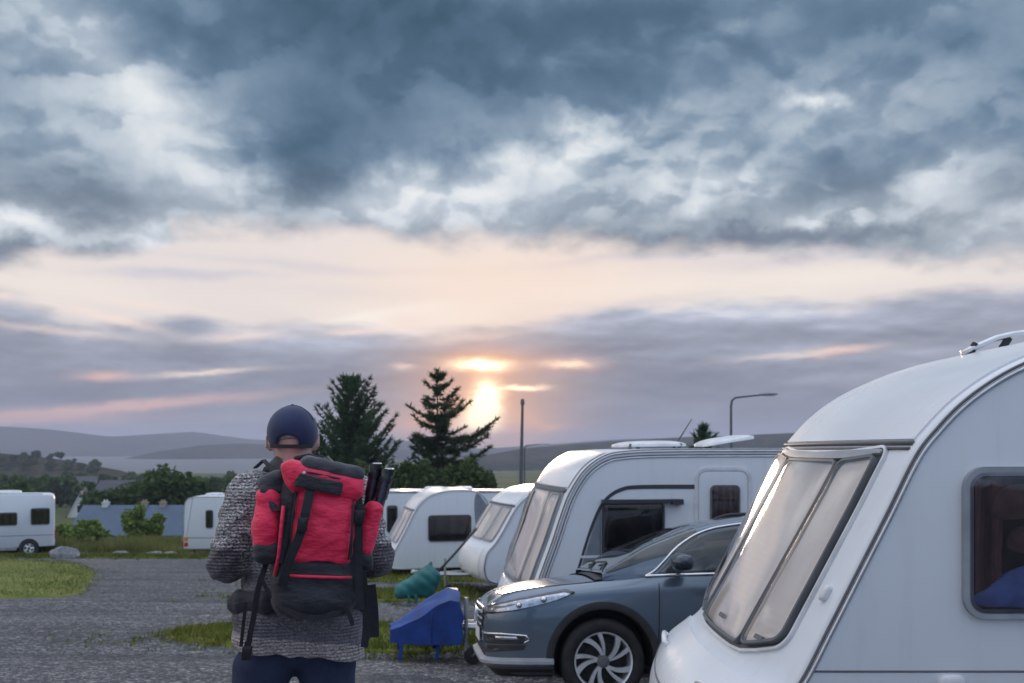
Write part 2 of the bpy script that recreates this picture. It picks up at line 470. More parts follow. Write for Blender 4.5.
# ---- soft shapes: signed distances blended on a grid, then meshed
class SDF:
    def __init__(self, lo, hi, h):
        self.lo = np.array(lo, float); self.h = h
        self.n = np.ceil((np.array(hi) - self.lo) / h).astype(int) + 1
        self.F = np.full(self.n, 0.3, np.float32)
        self.ax = [self.lo[i] + h * np.arange(self.n[i]) for i in range(3)]
    def _win(self, lo, hi):
        sl = []
        for i in range(3):
            a = int(np.clip(np.floor((lo[i] - self.lo[i]) / self.h), 0, self.n[i])); b = int(np.clip(np.ceil((hi[i] - self.lo[i]) / self.h) + 1, 0, self.n[i]))
            sl.append(slice(a, b))
        g = np.meshgrid(self.ax[0][sl[0]], self.ax[1][sl[1]], self.ax[2][sl[2]], indexing='ij')
        return tuple(sl), g
    def put(self, sl, d, k, cut=False):
        a = self.F[sl]
        if cut: a = -a
        if k > 0:
            hh = np.clip(0.5 + 0.5 * (a - d) / k, 0, 1)
            r = a * (1 - hh) + d * hh - k * hh * (1 - hh)
        else:
            r = np.minimum(a, d)
        self.F[sl] = -r if cut else r
    def cone(self, a, b, ra, rb, k=0.02, sq=None, cut=False):
        a = np.array(a, float); b = np.array(b, float); m = max(ra, rb) + 0.1
        sl, (X, Y, Z) = self._win(np.minimum(a, b) - m, np.maximum(a, b) + m)
        ba = b - a; L2 = max(float(ba @ ba), 1e-9)
        t = np.clip(((X - a[0]) * ba[0] + (Y - a[1]) * ba[1] + (Z - a[2]) * ba[2]) / L2, 0, 1)
        dx, dy, dz = X - a[0] - t * ba[0], Y - a[1] - t * ba[1], Z - a[2] - t * ba[2]
        if sq is not None: dx, dy, dz = dx / sq[0], dy / sq[1], dz / sq[2]
        self.put(sl, np.sqrt(dx * dx + dy * dy + dz * dz) - (ra + (rb - ra) * t), k, cut)
    def ell(self, c, r, k=0.02, rot=None, cut=False):
        c = np.array(c, float); r = np.array(r, float); m = r.max() + 0.1
        sl, (X, Y, Z) = self._win(c - m, c + m)
        p = [X - c[0], Y - c[1], Z - c[2]]
        if rot is not None:
            M = np.array(rot.transposed())
            p = [M[i][0] * p[0] + M[i][1] * p[1] + M[i][2] * p[2] for i in range(3)]
        k0 = np.sqrt(sum((p[i] / r[i]) ** 2 for i in range(3)))
        k1 = np.sqrt(sum((p[i] / r[i] ** 2) ** 2 for i in range(3))) + 1e-6
        self.put(sl, k0 * (k0 - 1) / k1, k, cut)
    def rbox(self, c, half, rad, k=0.02, rot=None, cut=False, taper=0.0):
        """rounded box; taper widens x towards the bottom"""
        c = np.array(c, float); half = np.array(half, float); m = float(np.linalg.norm(half)) + 0.06
        sl, (X, Y, Z) = self._win(c - m, c + m)
        p = [X - c[0], Y - c[1], Z - c[2]]
        if rot is not None:
            M = np.array(rot.transposed())
            p = [M[i][0] * p[0] + M[i][1] * p[1] + M[i][2] * p[2] for i in range(3)]
        if taper: p[0] = p[0] / (1 - taper * np.clip(p[2] / half[2], -1, 1))
        q = [np.abs(p[i]) - half[i] + rad for i in range(3)]
        d = np.sqrt(sum(np.maximum(v, 0) ** 2 for v in q)) + np.minimum(np.maximum(np.maximum(q[0], q[1]), q[2]), 0) - rad
        self.put(sl, d, k, cut)
    def field(self, fn):
        g = np.meshgrid(*self.ax, indexing='ij')
        self.F = fn(self.F, *g).astype(np.float32)
    def mesh(self, name, relax=1):
        F = self.F; n = self.n
        S_ = F < 0
        c8 = [(i, j, k) for i in (0, 1) for j in (0, 1) for k in (0, 1)]
        sub = lambda A, o: A[o[0]:n[0] - 1 + o[0], o[1]:n[1] - 1 + o[1], o[2]:n[2] - 1 + o[2]]
        cnt = sum(sub(S_, o).astype(np.int8) for o in c8)
        act = (cnt > 0) & (cnt < 8)
        idx = np.argwhere(act)
        vid = np.full(act.shape, -1, np.int64); vid[act] = np.arange(len(idx))
        acc = np.zeros((len(idx), 3)); w = np.zeros(len(idx))
        vals = {o: F[idx[:, 0] + o[0], idx[:, 1] + o[1], idx[:, 2] + o[2]].astype(float) for o in c8}
        for a in c8:
            for ax in range(3):
                if a[ax]: continue
                b = list(a); b[ax] = 1; b = tuple(b)
                fa, fb = vals[a], vals[b]
                m = (fa < 0) != (fb < 0)
                t = np.where(m, fa / np.where(m, fa - fb, 1), 0)
                p = np.tile(np.array(a, float), (len(idx), 1)); p[:, ax] = t
                acc[m] += p[m]; w[m] += 1
        V = (idx + acc / w[:, None]) * self.h + self.lo
        faces = []
        for ax in range(3):
            o1, o2 = [i for i in range(3) if i != ax]
            A = np.take(S_, range(0, n[ax] - 1), ax); B = np.take(S_, range(1, n[ax]), ax)
            e = np.argwhere(A != B)
            e = e[(e[:, o1] > 0) & (e[:, o2] > 0) & (e[:, o1] < n[o1] - 1) & (e[:, o2] < n[o2] - 1)]
            q = []
            for d1, d2 in ((-1, -1), (0, -1), (0, 0), (-1, 0)):
                s = e.copy(); s[:, o1] += d1; s[:, o2] += d2
                q.append(vid[s[:, 0], s[:, 1], s[:, 2]])
            q = np.stack(q, 1)
            faces.append(q[(q >= 0).all(1)])
        faces = np.concatenate(faces)
        me = bpy.data.meshes.new(name)
        me.from_pydata(V.tolist(), [], faces.tolist()); me.update()
        bm = bmesh.new(); bm.from_mesh(me)
        for _ in range(relax): bmesh.ops.smooth_vert(bm, verts=bm.verts, factor=0.5, use_axis_x=True, use_axis_y=True, use_axis_z=True)
        bmesh.ops.recalc_face_normals(bm, faces=bm.faces)
        bm.to_mesh(me); bm.free()
        return me
    def build(self, name, mat, parent=None, relax=1):
        return finish(name, self.mesh(name, relax), mat, parent, 180)

# ---------------------------------------------------------------- materials
def material(name, fn):
    m = bpy.data.materials.new(name); m.use_nodes = True
    m.node_tree.nodes.clear()
    t = NT(m.node_tree)
    out = t.node('ShaderNodeOutputMaterial')
    b = t.node('ShaderNodeBsdfPrincipled')
    t.link(b.outputs[0], out.inputs[0])
    tc = t.node('ShaderNodeTexCoord')
    fn(t, b, S(t, tc.outputs['Object']), out)
    return m
def bump(t, b, height, strength=0.3, dist=0.02):
    n = t.node('ShaderNodeBump'); n.inputs['Strength'].default_value = strength; n.inputs['Distance'].default_value = dist
    t.put(n.inputs['Height'], height); t.link(n.outputs[0], b.inputs['Normal'])
def simple(name, col, rough=0.5, metal=0.0, coat=0.0, var=0.12, scale=6.0, spec=0.5, bumpy=0.0, bscale=60.0):
    """a plain surface with a little wear: colour and gloss vary with a noise"""
    def fn(t, b, P, out):
        n = t.noise(P, scale, 5, 0.6)
        c = Vector(col[:3])
        lo = tuple(c * (1 - var)) + (1,); hi = tuple(min(x * (1 + var), 1) for x in c) + (1,)
        t.put(b.inputs['Base Color'], t.mix(t.smooth(n, 0.3, 0.7), lo, hi))
        t.put(b.inputs['Roughness'], t.math('ADD', (n - 0.5) * 0.16, rough, clamp=True))
        b.inputs['Metallic'].default_value = metal
        b.inputs['Specular IOR Level'].default_value = spec
        b.inputs['Coat Weight'].default_value = coat
        b.inputs['Coat Roughness'].default_value = 0.06
        if bumpy: bump(t, b, t.noise(P, bscale, 4, 0.6), bumpy, 0.01)
    return material(name, fn)
# ---------------------------------------------------------------- the lie of the land
PADS = [  # centre x, y, half x, half y, turn, height: the levelled pitches
    (4.5, 5.7, 4.2, 1.6, 0.0, -0.30), (4.0, 13.0, 4.5, 1.9, 8.0, -0.93),
    (2.4, 22.2, 3.8, 1.6, 10.0, -1.48), (-1.7, 28.8, 2.4, 1.3, 8.0, -1.95), (-2.8, 34.4, 3.6, 1.5, 0.0, -2.33), (-10.6, 44.2, 3.9, 1.4, 0.0, -3.02), (-23.5, 46.5, 4.5, 1.5, 0.0, -3.18)]
YS = [-40, 0, 12, 50, 56, 100, 300, 640, 900, 5000]
ZS = [3.0, 0.3, -0.9, -3.48, -4.1, -9.0, -11.6, -13.2, -18.0, -18.0]
def gz(x, y):
    z = interp(y, YS, ZS)
    if x > 60 and y > 100: z += (x - 60) * 0.012 * min((y - 100) / 400, 1)
    for cx, cy, hx, hy, a, pz in PADS:
        dx, dy = x - cx, y - cy
        if abs(dx) > hx + 4 or abs(dy) > hy + 4: continue
        c, s = math.cos(R(a)), math.sin(R(a))
        u, v = abs(dx * c + dy * s) - hx, abs(-dx * s + dy * c) - hy
        d = math.hypot(max(u, 0), max(v, 0))
        k = max(0.0, 1 - d / 1.0); k = k * k * (3 - 2 * k)
        z += (pz - z) * k
    return z

def m_ground(t, b, P, out):
    n = t.noise(P, 0.05, 6, 0.6); f = t.noise(P, 1.2, 6, 0.65)
    c = t.ramp(n + (f - 0.5) * 0.5, [(0.3, (0.035, 0.055, 0.025, 1)), (0.5, (0.075, 0.095, 0.036, 1)), (0.7, (0.12, 0.11, 0.05, 1))])
    t.put(b.inputs['Base Color'], c); b.inputs['Roughness'].default_value = 0.95
    b.inputs['Specular IOR Level'].default_value = 0.1
    bump(t, b, f, 0.8, 0.3)
M_GROUND = material('meadow', m_ground)
def m_gravel(t, b, P, out):
    big = t.noise(P, 0.22, 4, 0.55)
    mid = t.noise(t.vmath('MULTIPLY', P, (0.5, 1.6, 1)), 0.9, 5, 0.6)
    v = t.node('ShaderNodeTexVoronoi', feature='F1', voronoi_dimensions='2D'); v.inputs['Scale'].default_value = 36.0
    t.put(v.inputs['Vector'], P)
    v2 = t.node('ShaderNodeTexVoronoi', feature='F1', voronoi_dimensions='2D'); v2.inputs['Scale'].default_value = 15.0
    t.put(v2.inputs['Vector'], t.vmath('ADD', P, (3.1, 1.7, 0)))
    s1 = t.sep(S(t, v.outputs['Color']))[0]
    s2 = t.sep(S(t, v2.outputs['Color']))[1]
    stone = s1 * 0.55 + s2 * 0.25 + mid * 0.35 + big * 0.25
    c = t.ramp(stone, [(0.30, (0.026, 0.027, 0.031, 1)), (0.60, (0.066, 0.068, 0.075, 1)), (0.84, (0.125, 0.125, 0.13, 1)), (1.0, (0.34, 0.33, 0.32, 1))])
    # worn, finer wheel tracks
    tr = t.smooth(t.noise(t.vmath('MULTIPLY', P, (0.07, 0.9, 1)), 1.0, 4, 0.55), 0.50, 0.62)
    c = t.mix(tr * 0.45, c, (0.045, 0.046, 0.052, 1))
    moss = t.smooth(t.noise(P, 0.45, 5, 0.65), 0.60, 0.72)
    c = t.mix(moss * 0.4, c, (0.060, 0.066, 0.036, 1))
    t.put(b.inputs['Base Color'], c)
    b.inputs['Roughness'].default_value = 0.85; b.inputs['Specular IOR Level'].default_value = 0.3
    hgt = S(t, v.outputs['Distance']) * -1.0 + S(t, v2.outputs['Distance']) * -0.8 + mid * 0.8
    bump(t, b, hgt, 0.8, 0.02)
M_GRAVEL = material('grey gravel', m_gravel)
def m_grass(t, b, P, out):
    n = t.noise(P, 0.8, 5, 0.6); f = t.noise(P, 9, 4, 0.6)
    c = t.ramp(n + (f - 0.5) * 0.6, [(0.30, (0.075, 0.105, 0.016, 1)), (0.5, (0.125, 0.148, 0.024, 1)), (0.72, (0.180, 0.185, 0.038, 1)), (0.9, (0.25, 0.21, 0.08, 1))])
    t.put(b.inputs['Base Color'], c); b.inputs['Roughness'].default_value = 0.8
    b.inputs['Specular IOR Level'].default_value = 0.2
M_GRASS = material('short grass', m_grass)

def ground():
    P = []
    rs = [0.0] + [0.8 * 1.085 ** k for k in range(108)]
    for r in rs:
        row = []
        for k in range(180):
            a = 2 * math.pi * k / 180
            x, y = r * math.sin(a), r * math.cos(a)
            z = gz(x, y)
            if y < 46 and abs(x) < 44: z -= 0.22
            if r > 120: z += (math.sin(x * 0.013 + 1) * math.sin(y * 0.017) * 1.2) * min((r - 120) / 200, 1) * (0 if y > 560 else 1)
            row.append((x, y, z))
        P.append(row)
    mb = MB(); mb.grid(P, closed_v=True)
    tag(mb.build('ground', M_GROUND, None, 180), kind='structure')
    # the gravelled site
    xs = np.concatenate([np.linspace(-45, -10, 26)[:-1], np.linspace(-10, 9, 96)[:-1], np.linspace(9, 45, 26)])
    ys = np.concatenate([np.linspace(-25, 3, 20)[:-1], np.linspace(3, 16, 80)[:-1], np.linspace(16, 46.8, 70)])
    mb = MB()
    mb.grid([[(x, y, gz(x, y) + 0.02 * math.sin(x * 0.9 + y * 0.5) * math.sin(y * 1.3) * (0 if x > -1 else 1)) for x in xs] for y in ys])
    tag(mb.build('gravel_road', M_GRAVEL, None, 180), kind='structure')
ground()

def inside(p, poly):
    x, y = p; c = False
    for i in range(len(poly)):
        (x0, y0), (x1, y1) = poly[i - 1], poly[i]
        if (y0 > y) != (y1 > y) and x < (x1 - x0) * (y - y0) / (y1 - y0) + x0: c = not c
    return c
def grass_patch(poly, n, blade, rng, mb, lift=0.0):
    """turf: a low mound with thousands of blades, ragged at its edge"""
    out = dense(spline(poly, 6, True), 0.4)
    cx = sum(p[0] for p in out) / len(out); cy = sum(p[1] for p in out) / len(out)
    rows = []
    rad = [math.hypot(x - cx, y - cy) for x, y in out]; jit = [1 + rng.uniform(-0.10, 0.10) / r_ for r_ in rad]
    for q, h in ((1.0, 0.0), (0.97, 0.05), (0.9, 0.07), (0.7, 0.09), (0.45, 0.1), (0.2, 0.1)):
        rows.append([(cx + (x - cx) * q * (j if q > 0.9 else 1), cy + (y - cy) * q * (j if q > 0.9 else 1)) + (h,) for (x, y), j in zip(out, jit)])
    n0 = len(mb.v)
    mb.grid([[(x, y, gz(x, y) + h - 0.01 + (0.0 if h == 0 else lift)) for x, y, h in row] for row in rows], closed_v=True)
    m = len(out); last = n0 + (len(rows) - 1) * m
    mb.v.append((cx, cy, gz(cx, cy) + 0.1 + lift)); c = len(mb.v) - 1
    for j in range(m): mb.f.append((last + j, last + (j + 1) % m, c))
    x0, x1 = min(p[0] for p in out) - 0.3, max(p[0] for p in out) + 0.3; y0, y1 = min(p[1] for p in out) - 0.3, max(p[1] for p in out) + 0.3
    k = 0
    while k < n:
        x, y = rng.uniform(x0, x1), rng.uniform(y0, y1)
        if not inside((x + rng.gauss(0, 0.12), y + rng.gauss(0, 0.12)), out): continue
        k += 1
        z = gz(x, y) + 0.06 + lift * 0.5
        a = rng.uniform(0, math.pi); w = blade * 0.16; h = blade * rng.uniform(0.6, 1.5)
        lx, ly = rng.gauss(0, 0.35) * h, rng.gauss(0, 0.35) * h
        dx, dy = math.cos(a) * w, math.sin(a) * w
        n1 = len(mb.v)
        mb.v += [(x - dx, y - dy, z), (x + dx, y + dy, z), (x + lx, y + ly, z + h)]
        mb.f.append((n1, n1 + 1, n1 + 2))
GRASS = [
    ([(-40, 19), (-22, 19.6), (-10.6, 20.6), (-9.6, 22), (-10.9, 26), (-12.2, 29.2), (-14.2, 33.5), (-18, 38.5), (-28, 41), (-40, 41)], 70000, 0.05, 0.02),
    ([(-4.8, 14.0), (-3.9, 13.3), (-3.0, 12.7), (-1.5, 12.4), (-0.6, 12.6), (0.2, 13.6), (0.1, 15.0), (-1.6, 15.4), (-3.4, 15.5), (-4.6, 15.0)], 16000, 0.065, 0.0),
    ([(-5.5, 20.8), (-3.5, 20.0), (-1.6, 20.1), (-0.9, 21.0), (-1.4, 22.4), (-3.4, 22.3), (-5.2, 22.0)], 5000, 0.09, 0.0),
    ([(-6.8, 27.4), (-4.2, 26.6), (-1.8, 26.6), (0.2, 27.2), (0.4, 30.2), (-3, 30.6), (-6.5, 29.5)], 6000, 0.10, 0.0),
    ([(-22.5, 42.3), (-17, 41.6), (-12, 41.3), (-7.5, 41.6), (-5, 42.4), (-7, 43.6), (-13, 43.2), (-20, 43.4)], 9000, 0.13, 0.0)]
def grass():
    rng = random.Random(3)
    mb = MB()
    for poly, n, bl, lift in GRASS: grass_patch(poly, n, bl, rng, mb, lift)
    # loose tufts straying onto the gravel round the patches and along the wheel tracks
    for poly, n, bl, lift in GRASS:
        out = dense(spline(poly, 6, True), 0.25)
        for k in range(420):
            x, y = rng.choice(out); s_ = rng.expovariate(1.8)
            a = rng.uniform(0, 6.283); x += math.cos(a) * s_; y += math.sin(a) * s_ * 0.8
            if y > 46 or abs(x) > 42: continue
            for _ in range(rng.randint(4, 16)):
                xx, yy = x + rng.gauss(0, 0.06), y + rng.gauss(0, 0.06); z = gz(xx, yy); h = bl * rng.uniform(0.4, 1.1); b_ = rng.uniform(0, 3.14); w = bl * 0.13
                i = len(mb.v)
                mb.v += [(xx - w * math.cos(b_), yy - w * math.sin(b_), z), (xx + w * math.cos(b_), yy + w * math.sin(b_), z), (xx + rng.gauss(0, 0.4) * h, yy + rng.gauss(0, 0.4) * h, z + h)]
                mb.f.append((i, i + 1, i + 2))
    tag(mb.build('grass', M_GRASS, None, None), 'short green grass on the islands and strips between the gravel', 'grass', kind='stuff')
grass()

# ---- the loch and the hills beyond
def m_water(t, b, P, out):
    b.inputs['Base Color'].default_value = (0.07, 0.085, 0.10, 1); b.inputs['Roughness'].default_value = 0.35
    b.inputs['IOR'].default_value = 1.33
    bump(t, b, t.noise(t.vmath('MULTIPLY', P, (0.03, 0.1, 1)), 1.0, 4, 0.6), 0.9, 6.0)
M_WATER = material('loch water', m_water)
def water():
    mb = MB(); mb.grid([[(x, y, -13.4) for x in np.linspace(-0.62 * y, -0.17 * y, 9)] for y in np.linspace(560, 2300, 9)])
    tag(mb.build('water', M_WATER, None, None), kind='structure')
water()
def m_hill(t, b, P, out):
    n = t.noise(P, 0.006, 6, 0.6); f = t.noise(P, 0.07, 6, 0.72)
    c = t.ramp(n + (f - 0.5) * 1.3, [(0.35, (0.018, 0.026, 0.016, 1)), (0.5, (0.045, 0.050, 0.028, 1)), (0.65, (0.085, 0.072, 0.045, 1))])
    t.put(b.inputs['Base Color'], c); b.inputs['Roughness'].default_value = 1.0; b.inputs['Specular IOR Level'].default_value = 0.0
    bump(t, b, f, 0.8, 12.0)
M_HILL = material('heather hillside', m_hill)
def hill(name, ridge, r0, depth, seed, rough, base=-20.0):
    """a range of hills: ridge gives (column, row) of its skyline as the photograph has it from the site"""
    rng = random.Random(seed)
    ph = [(rng.uniform(0, 6.28), rng.uniform(0, 6.28), 2 ** k) for k in range(6)]
    xs = [p[0] for p in ridge]; ysr = [p[1] for p in ridge]
    cols = np.linspace(xs[0], xs[-1], 220)
    P = []
    for s in np.linspace(0, 1, 26):
        row = []
        for c in cols:
            d = r0 + depth * s + 0.08 * r0 * math.sin(c * 0.013 + seed)
            x = (c - CX) / FPX * d
            top = EYE + (HY - interp(c, xs, ysr)) / FPX * (r0 + depth * 0.5)
            prof = math.sin(math.pi * min(max(s, 0), 1)) ** 0.8
            nz = sum(math.sin(x / r0 * 9 * f + a) * math.sin(d / r0 * 7 * f + b_) / f for a, b_, f in ph)
            row.append((x, d, base + (top - base) * prof * (1 + rough * nz * (0.3 if s == 0.5 else 1))))
        P.append(row)
    mb = MB(); mb.grid(P)
    tag(mb.build(name, M_HILL, None, 180), kind='structure')
    return P
hill('hills', [(-420, 440), (-250, 428), (-80, 424), (0, 428), (50, 431), (110, 437), (150, 434), (195, 431), (245, 438), (300, 442), (370, 437), (430, 443), (480, 449), (540, 446), (620, 440), (720, 436), (1100, 430), (1500, 432)], 2500, 900, 4, 0.03)
hill('peninsula', [(90, 462), (130, 457), (160, 451), (200, 446), (245, 444), (300, 446), (360, 447), (430, 450), (480, 455), (530, 462)], 1750, 380, 9, 0.05, -16)
hill('hillside', [(400, 466), (470, 458), (520, 449), (560, 445), (610, 440), (690, 436), (780, 434), (900, 430), (1100, 428), (1400, 432)], 950, 500, 12, 0.03)
SHORE_HILL = hill('shore_hill', [(-400, 450), (-150, 448), (0, 454), (40, 457), (70, 461), (95, 466), (120, 470), (150, 478)], 430, 160, 15, 0.05, -14)
# ---------------------------------------------------------------- trees and shrubs
def m_leaf(lo, mid, hi, scale=0.9):
    def fn(t, b, P, out):
        n = t.noise(P, scale, 4, 0.6); f = t.noise(P, 14, 3, 0.6)
        c = t.ramp(n * 0.7 + f * 0.3, [(0.30, lo + (1,)), (0.5, mid + (1,)), (0.70, hi + (1,))])
        t.put(b.inputs['Base Color'], c); b.inputs['Roughness'].default_value = 0.7
        b.inputs['Specular IOR Level'].default_value = 0.2
        tr = t.node('ShaderNodeBsdfTranslucent'); t.put(tr.inputs[0], c)
        mx = t.node('ShaderNodeMixShader'); mx.inputs[0].default_value = 0.3
        t.link(b.outputs[0], mx.inputs[1]); t.link(tr.outputs[0], mx.inputs[2]); t.link(mx.outputs[0], out.inputs[0])
    return material('foliage', fn)
M_SPRUCE = m_leaf((0.033, 0.063, 0.033), (0.063, 0.109, 0.051), (0.114, 0.178, 0.072))
M_PINE = m_leaf((0.029, 0.047, 0.025), (0.054, 0.081, 0.036), (0.094, 0.122, 0.054))
M_LEAF = m_leaf((0.031, 0.058, 0.020), (0.061, 0.105, 0.034), (0.111, 0.167, 0.051), 0.5)
M_LIGHTLEAF = m_leaf((0.115, 0.170, 0.045), (0.194, 0.274, 0.073), (0.319, 0.389, 0.115), 0.7)
M_DRYLEAF = m_leaf((0.11, 0.135, 0.04), (0.19, 0.205, 0.065), (0.29, 0.265, 0.10), 0.6)
M_HEDGE = m_leaf((0.045, 0.075, 0.028), (0.08, 0.125, 0.045), (0.13, 0.18, 0.06), 0.5)
M_BARK = simple('bark', (0.07, 0.05, 0.04), 0.9, var=0.4, scale=5, bumpy=0.6, bscale=20)

def needle(mb, p, d, L, w, rng):
    d = d.normalized()
    s = d.cross(Vector((rng.gauss(0, 1), rng.gauss(0, 1), rng.gauss(0, 1)))).normalized() * w
    n = len(mb.v)
    mb.v += [tuple(p - s), tuple(p + s), tuple(p + d * L)]
    mb.f.append((n, n + 1, n + 2))
def conifer(root, h, radius, rng, mat, levels, gap=0.0, lift=0.25, base=0.12, nl=0.2, shape=None, uneven=(0.9, 1.1), side_bias=0.0):
    turn = root.rotation_euler.z
    tr = MB()
    lean = rng.uniform(-0.02, 0.02)
    tr.tube([(lean * h * k / 6 + rng.uniform(-0.02, 0.02), 0, h * k / 6 - 0.3 * (k == 0)) for k in range(7)], [0.028 * h * (1 - k / 6.3) ** 0.9 * 0.5 + 0.008 for k in range(7)], 9)
    cr = MB()
    for lv in range(levels):
        f = base + (1 - base) * (lv + rng.uniform(-0.3, 0.3)) / levels
        if f >= 0.985: continue
        f = max(f, 0.03)
        z = f * h
        L0 = radius * (shape(f) if shape else (1 - f) ** 0.85 + 0.03)
        nb = max(3, int(4 + 4 * (1 - f)))
        a0 = rng.uniform(0, 6.28); lvl = rng.uniform(*uneven)
        for k in range(nb):
            if rng.random() < gap: continue
            a = a0 + 6.283 * k / nb + rng.uniform(-0.35, 0.35)
            L = L0 * rng.uniform(0.5, 1.2) * lvl
            up = lift + 0.35 * f + rng.uniform(-0.2, 0.2)
            L *= 1 + side_bias * math.cos(a + turn)
            dirv = Vector((math.cos(a), math.sin(a), 0))
            pts = []
            for s in range(6):
                q = s / 5
                pts.append(Vector((lean * z, 0, z)) + dirv * L * q + Vector((0, 0, L * (up * q ** 1.4 - 0.14 * math.sin(q * 3.1)))))
            cr.tube(pts, [0.012 * L * (1 - 0.85 * s / 5) + 0.004 for s in range(6)], 4, cap=False)
            steps = max(5, int(L / 0.16))
            for s in range(1, steps + 1):
                q = s / steps
                i = min(int(q * 5), 4); p = pts[i].lerp(pts[i + 1], q * 5 - i)
                bd = (pts[i + 1] - pts[i]).normalized()
                for side in (-1, 1):
                    tl = (0.29 * L * (1 - q * 0.85) + 0.10) * rng.uniform(0.5, 1.25)
                    sd = bd.cross(Vector((0, 0, 1))).normalized() * side
                    td = (bd * 0.9 + sd * 0.8 + Vector((0, 0, rng.uniform(-0.25, 0.3)))).normalized()
                    m = max(2, int(tl / 0.11))
                    for j in range(m):
                        pp = p + td * tl * j / m
                        for _ in range(3):
                            needle(cr, pp, td + Vector((rng.gauss(0, 0.5), rng.gauss(0, 0.5), rng.gauss(0, 0.5) + 0.1)), nl * rng.uniform(0.7, 1.4), nl * 0.16, rng)
                if s == steps:
                    for _ in range(5): needle(cr, p, bd + Vector((rng.gauss(0, 0.2), rng.gauss(0, 0.2), rng.gauss(0, 0.2))), nl * 1.6, nl * 0.15, rng)
    for _ in range(60):
        p = Vector((lean * h, 0, h * rng.uniform(0.93, 1.0)))
        needle(cr, p, Vector((rng.gauss(0, 0.6), rng.gauss(0, 0.6), 0.7)), nl * 1.3, nl * 0.16, rng)
    tr.build('trunk', M_BARK, root, 180)
    cr.build('crown', mat, root, None)
def leafy(root, w, h, rng, mat, lobes, leaf, n, trunk=True, low=0.25):
    """a broad crown: uneven lobes filled with leaf faces, limbs running into them"""
    tr = MB(); cr = MB()
    L = []
    for k in range(lobes):
        a = rng.uniform(0, 6.28); q = rng.uniform(0.15, 0.72) * w / 2
        L.append((Vector((math.cos(a) * q, math.sin(a) * q, h * rng.uniform(low + 0.1, 0.86))), rng.uniform(0.14, 0.27) * min(w, h * 1.3)))
    L.append((Vector((0, 0, h * 0.55)), 0.3 * min(w, h)))
    if trunk:
        tr.tube([(0, 0, -0.4), (0.03 * w, 0, h * 0.2), (0, 0.02, h * 0.5)], [0.035 * h, 0.028 * h, 0.014 * h], 8)
        for c, r in L[:8]:
            tr.tube([(0, 0, h * 0.2), tuple(c * 0.55 + Vector((0, 0, h * 0.12))), tuple(c)], [0.016 * h, 0.01 * h, 0.003 * h], 5)
    else:
        for c, r in L[:7]: tr.tube([(c.x * 0.15, c.y * 0.15, -0.2), tuple(c * 0.6), tuple(c)], [0.012 * h, 0.01 * h, 0.003 * h], 5)
    tot = sum(r * r for _, r in L)
    for c, r in L:
        m = int(n * r * r / tot)
        for _ in range(m):
            d = Vector((rng.gauss(0, 1), rng.gauss(0, 1), rng.gauss(0, 1))).normalized()
            bumpf = 1 + 0.22 * math.sin(d.x * 7 + c.x * 5) * math.sin(d.y * 6 + c.z) + 0.15 * math.sin(d.z * 9 + c.y * 3)
            p = c + d * r * bumpf * rng.uniform(0.45, 1.08) ** 0.6
            if p.z < 0.02: continue
            s = leaf * rng.uniform(0.6, 1.4)
            u = Vector((rng.gauss(0, 1), rng.gauss(0, 1), rng.gauss(0, 0.6))).normalized(); v = u.cross(Vector((rng.gauss(0, 1), rng.gauss(0, 1), rng.gauss(0, 1)))).normalized()
            i = len(cr.v)
            cr.v += [tuple(p - u * s), tuple(p + v * s * 0.55), tuple(p + u * s), tuple(p - v * s * 0.55)]
            cr.f.append((i, i + 1, i + 2, i + 3))
    tr.build('trunk' if trunk else 'stem', M_BARK, root, 180)
    cr.build('crown' if trunk else 'foliage', mat, root, None)

def stand(px, y, dz=0.0):
    x = (px - CX) / FPX * y
    return (x, y, gz(x, y) + dz)
def top_z(py, y): return EYE - (py - HY) / FPX * y

rng = random.Random(11)
p = stand(352, 58); g = empty('spruce_tree', p, 0.4, 'dark spiky spruce just right of the man in the cap, its boughs sweeping up', 'tree')
conifer(g, top_z(379, 58) - p[2], 3.9, rng, M_SPRUCE, 46, 0.0, 0.46, 0.05, 0.29, lambda f: 0.05 + 1.02 * max(0, 1 - f) ** 0.78, (0.85, 1.1))
p = stand(437, 60); g = empty('pine_tree', p, 1.2, 'gappy dark pine with flat layered boughs, standing against the sun', 'tree')
conifer(g, top_z(371, 60) - p[2], 3.5, rng, M_PINE, 32, 0.36, -0.04, 0.05, 0.30, lambda f: interp(f, [0, 0.3, 0.42, 0.55, 0.62, 0.75, 0.9, 1], [0.7, 0.78, 0.98, 0.58, 0.86, 0.60, 0.34, 0.10]), (0.55, 1.22), 0.20)
p = stand(706, 36); g = empty('young_spruce', p, 0.0, 'small green spruce tip showing over the roof of the big white caravan', 'tree')
conifer(g, top_z(426, 36) - p[2], 1.5, rng, M_SPRUCE, 24, 0.05, 0.35, 0.1, 0.18)
GRP_T = 'trees in the valley below the site'
def broad(px, y, py, w, label, lobes=16, n=9000, mat=M_LEAF, leaf=0.30, name='broadleaf_tree'):
    p = stand(px, y); g = empty(name, p, rng.uniform(0, 6), label, 'tree', GRP_T)
    leafy(g, w, top_z(py, y) - p[2], rng, mat, lobes, leaf, n)
broad(172, 88, 470, 6.0, 'largest round dark tree, directly above the left end of the white caravan by the sleeve', 20, 12000)
broad(205, 92, 474, 5.0, 'dark green tree crown just right of the largest round tree, above the white caravan roof', 16, 9000)
broad(240, 95, 473, 4.0, 'dark tree peeping out beside the sleeve of the man', 14, 6000)
broad(128, 96, 484, 5.6, 'low dark tree behind the long blue slate roof', 14, 8000)
broad(148, 112, 487, 5.2, 'far dark tree between the round tree and the slate roof', 12, 5000)
broad(34, 190, 479, 5.5, 'green tree rising over the back of the motorhome roof', 12, 6000)
